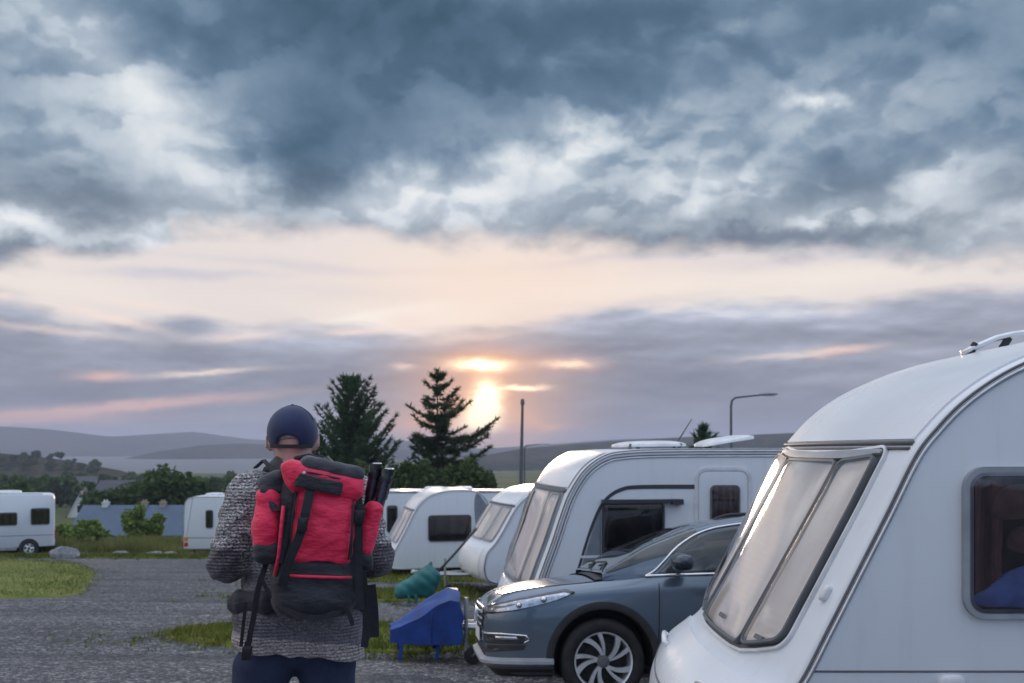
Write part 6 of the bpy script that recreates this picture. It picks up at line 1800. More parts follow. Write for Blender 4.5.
def put(o, off):
    o.location = off; return o
def man():
    g = empty('person', MAN, MAN_RZ, 'man seen from behind in a navy cap and flecked grey sweater, wearing a red backpack', 'person')
    hx = -0.034
    # ---- the body: one skin
    b = SDF((-0.42, -0.26, -0.02), (0.42, 0.42, 1.86), 0.0075)
    b.ell((hx, 0.005, 1.718), (0.076, 0.094, 0.090), 0)                   # skull
    b.ell((hx, 0.045, 1.655), (0.060, 0.062, 0.072), 0.03)                # jaw
    b.cone((hx, 0.098, 1.70), (hx, 0.118, 1.668), 0.009, 0.015, 0.012)    # nose
    b.ell((hx, 0.092, 1.725), (0.052, 0.018, 0.010), 0.015)               # brow
    for s in (-1, 1):
        b.ell((hx + s * 0.030, 0.098, 1.705), (0.014, 0.010, 0.008), 0.008, cut=True)
        b.ell((hx + s * 0.030, 0.090, 1.704), (0.012, 0.010, 0.010), 0.004)
        b.ell((hx + s * 0.081, -0.004, 1.692), (0.010, 0.020, 0.034), 0.006, Matrix.Rotation(s * -0.35, 3, 'Z'))  # ears
        b.ell((hx + s * 0.086, -0.010, 1.700), (0.007, 0.011, 0.018), 0.003, cut=True)
        b.ell((hx + s * 0.091, -0.016, 1.694), (0.005, 0.012, 0.030), 0.004)
    b.ell((hx, 0.106, 1.636), (0.026, 0.009, 0.005), 0.006); b.ell((hx, 0.102, 1.624), (0.022, 0.010, 0.006), 0.006)
    b.cone((hx, -0.012, 1.66), (-0.018, -0.02, 1.52), 0.057, 0.066, 0.03)
    b.cone((-0.14, -0.01, 1.505), (0.14, -0.01, 1.505), 0.065, 0.065, 0.05)
    b.ell((0, 0.0, 1.38), (0.175, 0.115, 0.18), 0.05); b.ell((0, 0.02, 1.14), (0.16, 0.12, 0.18), 0.06); b.ell((0, 0, 1.0), (0.15, 0.10, 0.10), 0.05)
    for s in (-1, 1):
        sh, el, wr = (s * 0.185, -0.01, 1.495), (s * 0.252, -0.035, 1.268), (s * 0.175, 0.185, 1.335)
        b.cone(sh, el, 0.052, 0.042, 0.04); b.cone(el, wr, 0.042, 0.028, 0.015)
        # hand closed on the strap: palm, four fingers, thumb
        W_ = Vector(wr); fwd = Vector((-s * 0.38, 0.62, 0.40)).normalized()
        pc = W_ + fwd * 0.050
        b.cone(tuple(W_), tuple(pc), 0.027, 0.032, 0.015, )
        out_ = Vector((-s * 0.85, -0.45, 0.0)).normalized()        # fingers wrap inwards, back towards the chest
        acr = fwd.cross(out_).normalized()
        if acr.z > 0: acr = -acr
        for k, (ln, rr) in enumerate(((0.92, 0.0095), (1.0, 0.010), (0.95, 0.0095), (0.78, 0.0085))):
            o = pc + fwd * 0.022 + Vector((0, 0, 0.026 - 0.0185 * k)) + out_ * 0.004
            p1 = o + (out_ * 0.036 + fwd * 0.012) * ln; p2 = p1 + (out_ * 0.010 - fwd * 0.028) * ln; p3 = p2 + (-out_ * 0.016 - fwd * 0.014) * ln
            b.cone(tuple(o), tuple(p1), rr, rr, 0.004); b.cone(tuple(p1), tuple(p2), rr, rr * 0.95, 0.003); b.cone(tuple(p2), tuple(p3), rr * 0.95, rr * 0.8, 0.003)
        t0 = W_ + fwd * 0.026 + Vector((0, 0, 0.022)); t1 = t0 + out_ * 0.022 + Vector((0, 0, 0.030)); t2 = t1 + out_ * 0.026 + Vector((0, 0, 0.012)) + fwd * 0.006
        b.cone(tuple(t0), tuple(t1), 0.014, 0.011, 0.008); b.cone(tuple(t1), tuple(t2), 0.011, 0.009, 0.003)
        hip, kn, an = (s * 0.105 - 0.02, 0, 0.90), (s * 0.160 - 0.045, 0.02, 0.50), (s * 0.170 - 0.055, -0.01, 0.10)
        b.cone(hip, kn, 0.072, 0.055, 0.02); b.cone(kn, an, 0.055, 0.038, 0.02); b.cone(an, (an[0] + s * 0.02, 0.15, 0.045), 0.035, 0.03, 0.02)
    b.build('body', M_SKIN, g, 1)
    # ---- hair round the back of the head, under the cap
    h = SDF((hx - 0.13, -0.16, 1.60), (hx + 0.13, 0.16, 1.86), 0.006)
    h.ell((hx, -0.002, 1.718), (0.079, 0.094, 0.091), 0)
    h.rbox((hx, 0.02, 1.63), (0.2, 0.2, 0.040), 0.0, 0.004, Matrix.Rotation(R(-16), 3, 'X'), cut=True)
    h.rbox((hx, 0.16, 1.72), (0.2, 0.10, 0.2), 0.0, 0.004, cut=True)
    for s in (-1, 1): h.ell((hx + s * 0.085, 0.0, 1.69), (0.022, 0.030, 0.045), 0.004, cut=True)
    h.build('hair', M_HAIR, g, 1)
    # ---- cap with the arched gap and strap at the back
    c = SDF((hx - 0.16, -0.18, 1.62), (hx + 0.16, 0.26, 1.88), 0.0055)
    cc = (hx, 0.004, 1.728)
    c.ell(cc, (0.0915, 0.108, 0.098), 0); c.rbox((hx, 0.0, 1.72), (0.084, 0.10, 0.07), 0.07, 0.01)
    c.rbox((hx, 0, 1.58), (0.3, 0.3, 0.095), 0.0, 0.006, Matrix.Rotation(R(7), 3, 'X'), cut=True)
    c.ell((hx, 0.004, 1.715), (0.0835, 0.099, 0.093), 0.002, cut=True)
    c.ell((hx - 0.022, -0.105, 1.690), (0.040, 0.05, 0.026), 0.003, cut=True)
    cap = c.build('cap', M_CAP, g, 1)
    br = MB(); rows = []
    for i in range(13):
        a = R(-62 + 124 * i / 12)
        p0 = Vector((hx + 0.088 * math.sin(a), 0.004 + 0.104 * math.cos(a), 1.693))
        L = 0.085 * math.cos(a * 0.9)
        p1 = p0 + Vector((0.10 * math.sin(a) * 0.2, L, -0.020 + 0.0 * L)); mid = p0.lerp(p1, 0.5) + Vector((0, 0, 0.006 * math.cos(a)))
        dz = Vector((0, 0, 0.005))
        rows.append([p0 + dz, mid + dz, p1 + dz * 0.4, p1 - dz * 0.4, mid - dz, p0 - dz])
    br.grid(rows, closed_v=True, cap_u=True); br.build('brim', M_CAP, cap, 180)
    st = [Vector((hx + 0.0925 * math.sin(R(a)), 0.004 - 0.109 * math.cos(R(a)), 1.6765 + 0.004 * (1 - math.cos(R(a))))) for a in range(-58, 47, 4)]
    MB().ribbon(st, 0.014, 0.004, lambda i: (st[i] - Vector((hx, 0.004, 1.677)))).build('cap_strap', M_RUBBER, cap, 60)
    MB().ball((hx, 0.004, 1.826), 0.008, 6, (1, 1, 0.6)).build('cap_button', M_CAP, cap, 180)
    for k in range(6):
        a = R(30 + 60 * k)
        pts = []
        for i in range(9):
            e = R(88 - 62 * i / 8); pts.append((cc[0] + 0.0922 * math.cos(e) * math.cos(a), cc[1] + 0.1088 * math.cos(e) * math.sin(a), cc[2] + 0.0988 * math.sin(e)))
        if k not in (3, 4): MB().tube(pts, 0.0016, 5).build('cap_seam', M_CAP, cap, 180)
    # ---- sweater
    s_ = SDF((-0.42, -0.25, 0.80), (0.42, 0.36, 1.72), 0.008)
    s_.cone((-0.145, -0.01, 1.50), (0.145, -0.01, 1.50), 0.085, 0.085, 0)
    s_.ell((0, 0.0, 1.38), (0.20, 0.145, 0.21), 0.05); s_.ell((0, 0.02, 1.15), (0.205, 0.155, 0.22), 0.07)
    s_.rbox((-0.012, 0.0, 0.985), (0.232, 0.155, 0.17), 0.11, 0.07)
    s_.cone((hx + 0.004, -0.010, 1.55), (hx, -0.006, 1.600), 0.080, 0.070, 0.03)
    for s in (-1, 1):
        sh, el, wr = (s * 0.19, -0.01, 1.495), (s * 0.256, -0.035, 1.272), (s * 0.178, 0.175, 1.330)
        s_.cone(sh, el, 0.078, 0.064, 0.05); s_.cone(el, wr, 0.066, 0.046, 0.02)
        s_.ell((s * 0.258, -0.03, 1.258), (0.066, 0.066, 0.058), 0.03)
        for q in (0.25, 0.5, 0.75):                                         # soft rolls above the elbow
            p = Vector(sh).lerp(Vector(el), q); s_.ell(tuple(p), (0.072, 0.072, 0.018), 0.03)
        s_.cone((s * 0.185, 0.165, 1.328), (s * 0.178, 0.185, 1.333), 0.050, 0.050, 0.01)
    s_.rbox((0, 0, 0.800), (0.6, 0.6, 0.135), 0, 0.012, Matrix.Rotation(R(7.0), 3, 'Y'), cut=True)
    s_.cone((hx, -0.01, 1.60), (hx, 0.0, 1.75), 0.060, 0.064, 0.008, cut=True)
    s_.field(lambda F, X, Y, Z: F + 0.0045 * np.sin(X * 31 + Z * 17) * np.sin(Z * 43 + Y * 20) + 0.003 * np.sin(Z * 90 + 12 * np.sin(X * 9)))
    s_.build('sweater', M_KNIT, g, 1)
    rows = []
    for i in range(30):
        a = 2 * math.pi * i / 30; row = []
        for r, z in ((0.060, 1.625), (0.066, 1.634), (0.073, 1.628), (0.079, 1.610), (0.084, 1.580)):
            row.append((hx + 0.006 + r * math.cos(a), -0.010 + r * 1.05 * math.sin(a), z - 0.004 * math.sin(a) + 0.016 * math.cos(a)))
        rows.append(row)
    MB().grid(rows, closed_u=True).build('collar', M_COLLAR, g, 180)
    # ---- jeans and boots
    j = SDF((-0.36, -0.22, 0.02), (0.32, 0.24, 1.0), 0.009)
    j.ell((-0.015, 0, 0.97), (0.19, 0.135, 0.11), 0)
    for s in (-1, 1):
        hip, kn, an = (s * 0.112 - 0.025, 0, 0.88), (s * 0.165 - 0.05, 0.02, 0.50), (s * 0.175 - 0.06, -0.01, 0.11)
        j.cone(hip, kn, 0.105, 0.078, 0.035); j.cone(kn, an, 0.078, 0.066, 0.03)
        for z in (0.46, 0.54, 0.2): j.ell((kn[0] + s * 0.01, 0.0, z), (0.08, 0.075, 0.012), 0.03)
    j.rbox((0, 0, 0.02), (0.5, 0.5, 0.055), 0, 0.005, cut=True)
    j.field(lambda F, X, Y, Z: F + 0.004 * np.sin(Z * 38 + X * 30) * np.sin(Y * 30 + Z * 12))
    j.build('jeans', M_DENIM, g, 1)
    for s in (-1, 1):
        ax_, ay = s * 0.170 - 0.055, -0.01
        bt = SDF((ax_ - 0.10, -0.14, -0.02), (ax_ + 0.10, 0.28, 0.24), 0.008)
        bt.cone((ax_, ay, 0.18), (ax_, ay, 0.06), 0.052, 0.050, 0.01); bt.ell((ax_ + s * 0.012, 0.10, 0.035), (0.050, 0.125, 0.050), 0.04)
        bt.rbox((ax_ + s * 0.01, 0.055, 0.012), (0.052, 0.155, 0.014), 0.012, 0.006)
        bt.rbox((ax_, 0.05, -0.05), (0.3, 0.4, 0.05), 0, 0.0, cut=True)
        bt.build('boot', M_BOOT, g, 1)
    return g
PERSON = man()

def m_nylon(lo, hi, rough=0.6):
    def fn(t, b, P, out):
        n = t.noise(P, 8, 5, 0.6); rp = t.noise(P, 420, 2, 0.5); wr = t.noise(t.vmath('MULTIPLY', P, (1, 1, 2.2)), 17, 4, 0.55)
        t.put(b.inputs['Base Color'], t.ramp(n * 0.75 + rp * 0.25, [(0.3, lo + (1,)), (0.7, hi + (1,))]))
        t.put(b.inputs['Roughness'], t.math('ADD', (n - 0.5) * 0.2, rough))
        b.inputs['Sheen Weight'].default_value = 0.15
        bump(t, b, wr + rp * 0.08, 0.55, 0.02)
    return material('nylon', fn)
M_RED = m_nylon((0.72, 0.010, 0.055), (0.90, 0.024, 0.100), 0.55)
M_BLACKN = m_nylon((0.010, 0.011, 0.016), (0.026, 0.027, 0.036), 0.65)
M_MESH = m_nylon((0.020, 0.021, 0.030), (0.060, 0.062, 0.078), 0.75)
M_WEB = simple('black webbing', (0.018, 0.018, 0.024), 0.75, var=0.3, scale=60, bumpy=0.4, bscale=350)
M_BUCKLE = simple('buckle plastic', (0.016, 0.016, 0.018), 0.3)
M_REFLECT = simple('reflective tab', (0.50, 0.52, 0.55), 0.35, metal=0.5)
M_CARBON = simple('dark tripod leg', (0.018, 0.018, 0.032), 0.28, coat=0.4, var=0.5, scale=25)
def pk(px, py):   # a point of the photograph on the outer face of the pack, in the man's frame
    return ((px - 304) / 301.0, 1.664 - (py - 450) / 301.0)
def backpack():
    loc = Matrix.Translation(MAN) @ Matrix.Rotation(MAN_RZ, 4, 'Z') @ Vector((0.05, -0.22, 1.12))
    off = Vector((-0.05, 0.22, -1.12))
    g = empty('backpack', loc, MAN_RZ, 'red and black rucksack on the back of the man', 'backpack')
    RY = lambda a: Matrix.Rotation(R(a), 3, 'Y')
    def soft(name, mat, lo, hi, h, fn, wr=0.003, parent=None):
        s = SDF(lo, hi, h); fn(s)
        if wr: s.field(lambda F, X, Y, Z: F + wr * np.sin(X * 43 + Z * 26 + 2 * np.sin(Y * 19)) * np.sin(Z * 37 - X * 18 + 1.3) + wr * 0.6 * np.sin(X * 88 + 3 * np.sin(Z * 21)) * np.sin(Z * 71))
        o = s.build(name, mat, parent or g, 1)
        if parent is None: o.location = off
        return o
    def own(o): o.location = off; return o
    # main sack
    main = soft('main_sack', M_BLACKN, (-0.22, -0.42, 1.06), (0.32, -0.06, 1.66), 0.008, lambda s: (s.rbox((0.045, -0.235, 1.385), (0.136, 0.105, 0.20), 0.06, 0.0, RY(4)), s.rbox((0.03, -0.235, 1.20), (0.135, 0.11, 0.085), 0.06, 0.05), s.ell((0.035, -0.26, 1.155), (0.14, 0.10, 0.065), 0.04)))
    # red front
    def red(s):
        s.rbox((0.060, -0.315, 1.405), (0.108, 0.040, 0.135), 0.038, 0.0, RY(7))
        s.ell((0.07, -0.335, 1.40), (0.085, 0.035, 0.11), 0.03)
        s.ell((0.05, -0.34, 1.245), (0.13, 0.06, 0.050), 0.004, RY(6), cut=True)
    soft('red_front_panel', M_RED, (-0.10, -0.42, 1.22), (0.22, -0.24, 1.58), 0.006, red, 0.0035)
    soft('lower_pocket', M_BLACKN, (-0.10, -0.40, 1.18), (0.22, -0.22, 1.34), 0.006, lambda s: s.rbox((0.045, -0.305, 1.262), (0.105, 0.046, 0.046), 0.03, 0.0, RY(4)), 0.002)
    own(MB().tube([(-0.062, -0.345, 1.252), (-0.02, -0.358, 1.249), (0.05, -0.362, 1.245), (0.12, -0.358, 1.240), (0.152, -0.340, 1.238)], 0.0055, 6).build('red_piping', M_RED, g, 180))
    own(MB().tube([(-0.070, -0.335, 1.48), (-0.078, -0.338, 1.40), (-0.085, -0.336, 1.32), (-0.098, -0.330, 1.25)], 0.007, 6).build('red_piping', M_RED, g, 180))
    # lid, leaning down to the right
    T = 13
    def lid(s):
        s.rbox((0.066, -0.235, 1.558), (0.134, 0.132, 0.050), 0.040, 0.0, RY(T))
        s.rbox((-0.034, -0.262, 1.574), (0.026, 0.086, 0.060), 0.014, 0.012, RY(-26))
    soft('lid', M_RED, (-0.16, -0.42, 1.44), (0.27, -0.06, 1.70), 0.007, lid, 0.004)
    soft('lid_top', M_MESH, (-0.14, -0.40, 1.50), (0.26, -0.06, 1.70), 0.006, lambda s: s.rbox((0.090, -0.232, 1.598), (0.108, 0.130, 0.028), 0.028, 0.0, RY(T)), 0.0025)
    lp = MB(); X0 = Vector((0.048, -0.3735, 1.553)); ux = Vector((math.cos(R(T)), 0, -math.sin(R(T)))); uz = Vector((math.sin(R(T)), 0, math.cos(R(T))))
    lp.panel(rrect(-0.082, 0.074, -0.026, 0.020, 0.006, 4), lambda u, v, h: tuple(X0 + ux * u + uz * v + Vector((0, -h + 0.010 * (abs(u) / 0.08) ** 2, 0))), -0.006, 0.004, 4, 0.003)
    own(lp.build('lid_patch', M_BLACKN, g, 60))
    own(MB().panel(rrect(-0.03, 0.03, -0.010, 0.010, 0.004, 3), lambda u, v, h: tuple(Vector((0.172, -0.30, 1.600)) + ux * u + Vector((0, -0.6, 0.8)) * v + Vector((0, -0.75, 0.66)) * h), -0.004, 0.003, 2).build('reflective_tab', M_REFLECT, g, 60))
    own(MB().tube([(-0.05, -0.352, 1.598), (0.02, -0.368, 1.590), (0.10, -0.366, 1.572), (0.18, -0.345, 1.552)], 0.0035, 5).build('lid_zip', M_MESH, g, 180))
    own(MB().ball((-0.004, -0.372, 1.588), 0.006, 6).build('zip_pull', M_REFLECT, g, 180))
    # seams, a daisy chain and a grab loop
    own(MB().tube([(-0.030, -0.352, 1.53), (-0.040, -0.372, 1.45), (-0.046, -0.376, 1.38), (-0.050, -0.365, 1.31)], 0.0025, 5).build('seam', M_WEB, g, 180))
    own(MB().tube([(0.160, -0.352, 1.515), (0.152, -0.372, 1.44), (0.146, -0.374, 1.36), (0.140, -0.36, 1.30)], 0.0025, 5).build('seam', M_WEB, g, 180))
    own(MB().tube([(-0.03, -0.125, 1.60), (-0.025, -0.14, 1.635), (0.02, -0.145, 1.645), (0.065, -0.14, 1.63), (0.07, -0.125, 1.595)], 0.009, 8).build('grab_loop', M_WEB, g, 180))
    # side pockets
    def sp(s): s.rbox((-0.122, -0.235, 1.43), (0.042, 0.085, 0.115), 0.04, 0.0, RY(3)); s.ell((-0.128, -0.26, 1.40), (0.045, 0.075, 0.09), 0.02)
    soft('side_pocket', M_RED, (-0.20, -0.36, 1.30), (-0.04, -0.12, 1.58), 0.006, sp, 0.003)
    soft('pocket_base', M_BLACKN, (-0.20, -0.36, 1.24), (-0.04, -0.12, 1.40), 0.006, lambda s: s.rbox((-0.122, -0.237, 1.325), (0.047, 0.091, 0.040), 0.03, 0.0, RY(3)), 0.002)
    soft('pocket_top', M_BLACKN, (-0.22, -0.36, 1.46), (-0.02, -0.10, 1.66), 0.006, lambda s: (s.rbox((-0.100, -0.215, 1.545), (0.052, 0.09, 0.045), 0.035, 0.0, RY(-20)), s.cone((-0.135, -0.30, 1.53), (-0.062, -0.325, 1.40), 0.012, 0.018, 0.02)), 0.003)
    soft('side_pocket', M_RED, (0.16, -0.36, 1.24), (0.34, -0.12, 1.54), 0.006, lambda s: s.rbox((0.218, -0.250, 1.395), (0.032, 0.066, 0.095), 0.028, 0.0, RY(14)), 0.003)
    soft('pocket_base', M_BLACKN, (0.14, -0.36, 1.20), (0.32, -0.12, 1.36), 0.006, lambda s: s.rbox((0.196, -0.245, 1.285), (0.034, 0.072, 0.035), 0.025, 0.0, RY(9)), 0.002)
    # straps with buckles
    def strap(px_pts, w, yy, name='compression_strap', buckle=None, mat=M_WEB):
        pts = [(pk(a, b)[0], y, pk(a, b)[1]) for (a, b), y in zip(px_pts, yy)]
        o = own(MB().ribbon(spline(pts, 6), w, 0.005).build(name, mat, g, 60))
        for q in (buckle or ()):
            x, z = pk(*q[:2]); y = q[2]
            m = MB().panel(rrect(-0.017, 0.017, -0.024, 0.024, 0.006, 4), lambda u, v, h: (x + u + v * 0.12, y - h, z + v), -0.004, 0.010, 2, 0.002)
            m.panel(rrect(-0.011, 0.011, 0.022, 0.040, 0.004, 3), lambda u, v, h: (x + u + v * 0.12, y - h, z + v), -0.004, 0.006, 2)
            m.build('buckle', M_BUCKLE, o, 40)
        return o
    strap([(309, 488), (304, 512), (298, 535), (288, 560), (281, 585)], 0.030, [-0.368, -0.385, -0.388, -0.375, -0.35], buckle=[(301, 523, -0.392)])
    strap([(296, 487), (291, 510), (286, 535), (280, 562)], 0.014, [-0.345, -0.350, -0.350, -0.338])
    strap([(356, 497), (357, 520), (357, 550), (357, 580), (359, 612)], 0.027, [-0.345, -0.348, -0.345, -0.340, -0.33], buckle=[(357, 517, -0.353)])
    strap([(350, 505), (349, 535), (348, 560)], 0.007, [-0.375, -0.386, -0.372])
    strap([(361, 572), (363, 590), (365, 610), (366, 630), (364, 652)], 0.026, [-0.325, -0.32, -0.31, -0.30, -0.29], 'loose_strap')
    strap([(278, 604), (295, 613), (315, 617), (335, 612), (352, 600)], 0.020, [-0.33, -0.352, -0.355, -0.345, -0.32], 'base_strap')
    strap([(340, 604), (347, 614), (351, 627)], 0.015, [-0.345, -0.34, -0.335], 'loose_strap')
    # shoulder straps: over the shoulders, down the chest, back under the arms
    for s in (-1, 1):
        P = spline([(s * 0.075, -0.115, 1.57), (s * 0.10, -0.06, 1.615), (s * 0.115, 0.02, 1.607), (s * 0.125, 0.09, 1.555), (s * 0.135, 0.150, 1.47), (s * 0.140, 0.185, 1.37), (s * 0.165, 0.170, 1.25), (s * 0.205, 0.09, 1.17), (s * 0.20, -0.03, 1.14), (s * 0.15, -0.15, 1.15)], 6)
        P = [Vector(p) for p in P]
        ctr = lambda i: (P[i] - Vector((0.0, 0.0, min(P[i].z, 1.5))))
        own(MB().ribbon(P, 0.058, 0.014, ctr).build('shoulder_strap', M_BLACKN, g, 60))
    own(MB().ribbon([(-0.10, -0.13, 1.590), (-0.135, -0.07, 1.628), (-0.165, -0.01, 1.600)], 0.016, 0.005, (0, -0.3, 1)).build('load_strap', M_WEB, g, 60))
    # hip belt with padded wings
    def wing(s, sx):
        s.cone((sx * 0.12, -0.15, 1.135), (sx * 0.225, -0.07, 1.125), 0.044, 0.040, 0.0, (1, 0.55, 1)); s.cone((sx * 0.222, -0.07, 1.128), (sx * 0.235, 0.06, 1.11), 0.040, 0.030, 0.03, (0.5, 1, 1))
    soft('hip_belt_pad', M_BLACKN, (-0.32, -0.24, 1.03), (-0.02, 0.14, 1.22), 0.007, lambda s: wing(s, -1), 0.003)
    soft('hip_belt_pad', M_BLACKN, (0.02, -0.24, 1.03), (0.32, 0.14, 1.22), 0.007, lambda s: wing(s, 1), 0.003)
    P = [(-0.235, 0.05, 1.11), (-0.20, 0.13, 1.105), (-0.10, 0.178, 1.10), (0, 0.185, 1.10), (0.10, 0.178, 1.10), (0.20, 0.13, 1.105), (0.235, 0.05, 1.11)]
    P = [Vector(p) for p in spline(P, 5)]
    hb = own(MB().ribbon(P, 0.036, 0.005, lambda i: P[i] - Vector((0, 0, P[i].z))).build('belt_webbing', M_WEB, g, 60))
    MB().panel(rrect(-0.032, 0.032, -0.024, 0.024, 0.008, 4), lambda u, v, h: (u, 0.187 + h, 1.10 + v), 0, 0.014, 3, 0.003).build('buckle', M_BUCKLE, hb, 40)
    strap([(266, 566), (258, 592), (254, 618), (250, 640), (246, 662)], 0.019, [-0.22, -0.25, -0.235, -0.225, -0.215], 'loose_strap', buckle=[(247, 656, -0.226)])
    strap([(246, 606), (243, 632), (241, 652)], 0.012, [-0.19, -0.185, -0.18], 'loose_strap')
    strap([(270, 560), (262, 578), (272, 598)], 0.013, [-0.26, -0.28, -0.29], 'loose_strap')
    strap([(372, 592), (375, 620), (376, 648)], 0.042, [-0.20, -0.195, -0.19], 'loose_strap')
    return g
PACK = backpack()
def tripod():
    loc = Matrix.Translation(MAN) @ Matrix.Rotation(MAN_RZ, 4, 'Z') @ Vector((0.235, -0.25, 1.36))
    g = empty('tripod', loc, MAN_RZ, 'dark folded tripod tucked upright in the right side pocket of the red rucksack', 'tripod')
    base = Vector((0.235, -0.25, 1.36))
    for (xa, ya), (xb, yb), dy in (((0.192, -0.235), (0.240, -0.235), -0.002), ((0.212, -0.275), (0.276, -0.262), -0.02), ((0.222, -0.225), (0.284, -0.215), -0.02)):
        a = Vector((xa + (xb - xa) * 0.25, ya, 1.40)) - base; b_ = Vector((xb + 0.006, yb, 1.612 + dy)) - base
        m = MB().tube([a, a.lerp(b_, 0.55)], 0.017, 14).tube([a.lerp(b_, 0.5), b_], 0.021, 14)
        lg = m.build('leg', M_CARBON, g, 50)
        d = (b_ - a)
        MB().tube([a.lerp(b_, 0.80), a.lerp(b_, 0.87)], 0.024, 14).tube([a.lerp(b_, 0.93), b_ + d * 0.02], 0.0235, 14).build('leg_lock', M_BUCKLE, lg, 50)
        MB().lathe([(0.0, 0.0), (0.012, 0.004), (0.019, 0.0)], tuple(b_ + d * 0.03), 'z', 12).build('foot', M_REFLECT, lg, 60)
    return g
tripod()
# ---------------------------------------------------------------- covers, lamps, motorhome
M_POLE = simple('grey painted steel', (0.10, 0.105, 0.12), 0.5, var=0.2)
M_LAMPHEAD = simple('grey lamp head', (0.13, 0.135, 0.15), 0.45)
M_LAMPLIGHT = simple('pale lamp head', (0.5, 0.5, 0.5), 0.4)
def street_lamp(px, y, top_py, arm_px, label, headm, r=0.055, rise=0.10):
    x = (px - CX) / FPX * y; z0 = gz(x, y); zt = top_z(top_py, y) - z0
    g = empty('street_lamp', (x, y, z0), 0, label, 'street lamp', 'lamps and masts along the site')
    L = arm_px / FPX * y
    MB().tube([(0, 0, -0.2), (0, 0, 1.2), (0, 0, 1.25), (0, 0, zt - 0.25), (0.03, 0, zt - 0.09), (0.12, 0, zt - 0.01), (0.25, 0, zt + 0.01), (L * 0.62, 0, zt + rise * 0.75)], [r * 1.3, r * 1.3, r, r * 0.75, r * 0.7, r * 0.6, r * 0.55, r * 0.5], 12).build('pole', M_POLE, g, 60)
    rows = []
    for q, w, h in ((0, .4, .5), (0.08, .7, .8), (0.3, 1.0, 1.0), (0.75, 1.0, 0.8), (0.95, 0.7, 0.45), (1.0, 0.3, 0.2)):
        cx_ = L * 0.58 + L * 0.42 * q; cz = zt + rise * (0.72 + 0.28 * q)
        rows.append([(cx_, 0.11 * w * math.cos(a), cz + 0.055 * h * math.sin(a) * (1.0 if math.sin(a) > 0 else 0.5)) for a in np.linspace(0, 2 * math.pi, 14, endpoint=False)])
    h = MB().grid(rows, closed_v=True, cap_u=True).build('lamp_head', headm, g, 40)
    MB().panel(rrect(L * 0.70, L * 0.95, -0.075, 0.075, 0.03), lambda u, v, q: (u, v, zt + rise * (0.72 + 0.28 * (u / L - 0.58) / 0.42) - 0.022 - q), 0.0, 0.016, 3, 0.006).build('lens', M_TRIMW, h, 60)
    return g
street_lamp(731, 30, 397.5, 47, 'grey street lamp with a long bent arm standing behind the big white caravan', M_LAMPHEAD, 0.05, 0.10)
street_lamp(524.5, 66, 445.5, 27, 'pale street lamp head on a short arm just right of the tall mast', M_LAMPLIGHT, 0.06, 0.12)
def mast():
    y = 52; x = (521 - CX) / FPX * y; z0 = gz(x, y); zt = top_z(403, y) - z0
    g = empty('mast', (x, y, z0), 0, 'tall plain grey mast standing behind the white caravans, right of the sunset', 'mast', 'lamps and masts along the site')
    MB().tube([(0, 0, -0.2), (0.0, 0, zt * 0.5), (0.08, 0, zt)], [0.12, 0.10, 0.065], 12).build('pole', M_POLE, g, 60)
    MB().lathe([(0.001, zt + 0.22), (0.09, zt + 0.20), (0.11, zt), (0.09, zt - 0.12), (0.05, zt - 0.14)], (0.08, 0, 0), 'z', 14).build('cap', M_LAMPHEAD, g, 50)
    MB().box((-0.16, -0.2, 0.6), (0.16, -0.08, 1.3)).build('control_box', M_POLE, g, 30)
mast()

# ---- tow-bar covers
def blue_cover():
    g0 = BIG.location
    Mw = Matrix.Translation(g0) @ Matrix.Rotation(BIG.rotation_euler.z, 4, 'Z')
    W = BIG_W
    o = Mw @ Vector((-1.03, W / 2 + 0.1, 0.0))
    g = empty('tow_bar_cover', o, BIG.rotation_euler.z, 'stiff dark blue tarpaulin cover over a tow bar, in front of the grey-blue car', 'cover', 'tow bar covers')
    # side outline (x to the rear, z up) read off the photograph, about 84 px to the metre
    out = [(-0.42, 0.27), (-0.42, 0.45), (-0.30, 0.50), (-0.05, 0.68), (0.13, 0.80), (0.27, 0.88), (0.38, 0.86), (0.42, 0.60), (0.40, 0.26), (0.1, 0.25), (-0.2, 0.27)]
    out = dense(out, 0.06)
    rows = []
    for k in range(15):
        q = -1 + 2 * k / 14; y = 0.34 * q
        sh_ = 1 - 0.16 * abs(q) ** 2.5
        rows.append([(u + 0.012 * math.sin(v * 21 + k), y * (0.55 + 0.45 * min(1, max(0, (u + 0.6) / 0.7))) + 0.010 * math.sin(u * 17 + v * 9), 0.25 + (v - 0.25) * sh_ + 0.010 * math.sin(u * 13 + k * 0.8)) for u, v in out])
    c = MB().grid(rows, closed_v=True, cap_u=True).build('tarpaulin', M_BLUETARP, g, 50)
    MB().tube([(0.06, -0.29, 0.70), (0.05, -0.335, 0.6), (0.05, -0.345, 0.28)], 0.007, 5).build('seam', M_BLUETARP, c, 180)
    for x in (-0.31, 0.12):
        MB().ribbon([(x, -0.25, 0.32), (x + 0.01, -0.255, 0.20), (x - 0.01, -0.25, 0.08)], 0.045, 0.006).build('tie_strap', M_BLUETARP, g, 60)
    for x in (-0.31, 0.12):
        MB().ribbon([(x, 0.25, 0.32), (x + 0.01, 0.255, 0.20), (x - 0.01, 0.25, 0.10)], 0.045, 0.006).build('tie_strap', M_BLUETARP, g, 60)
blue_cover()
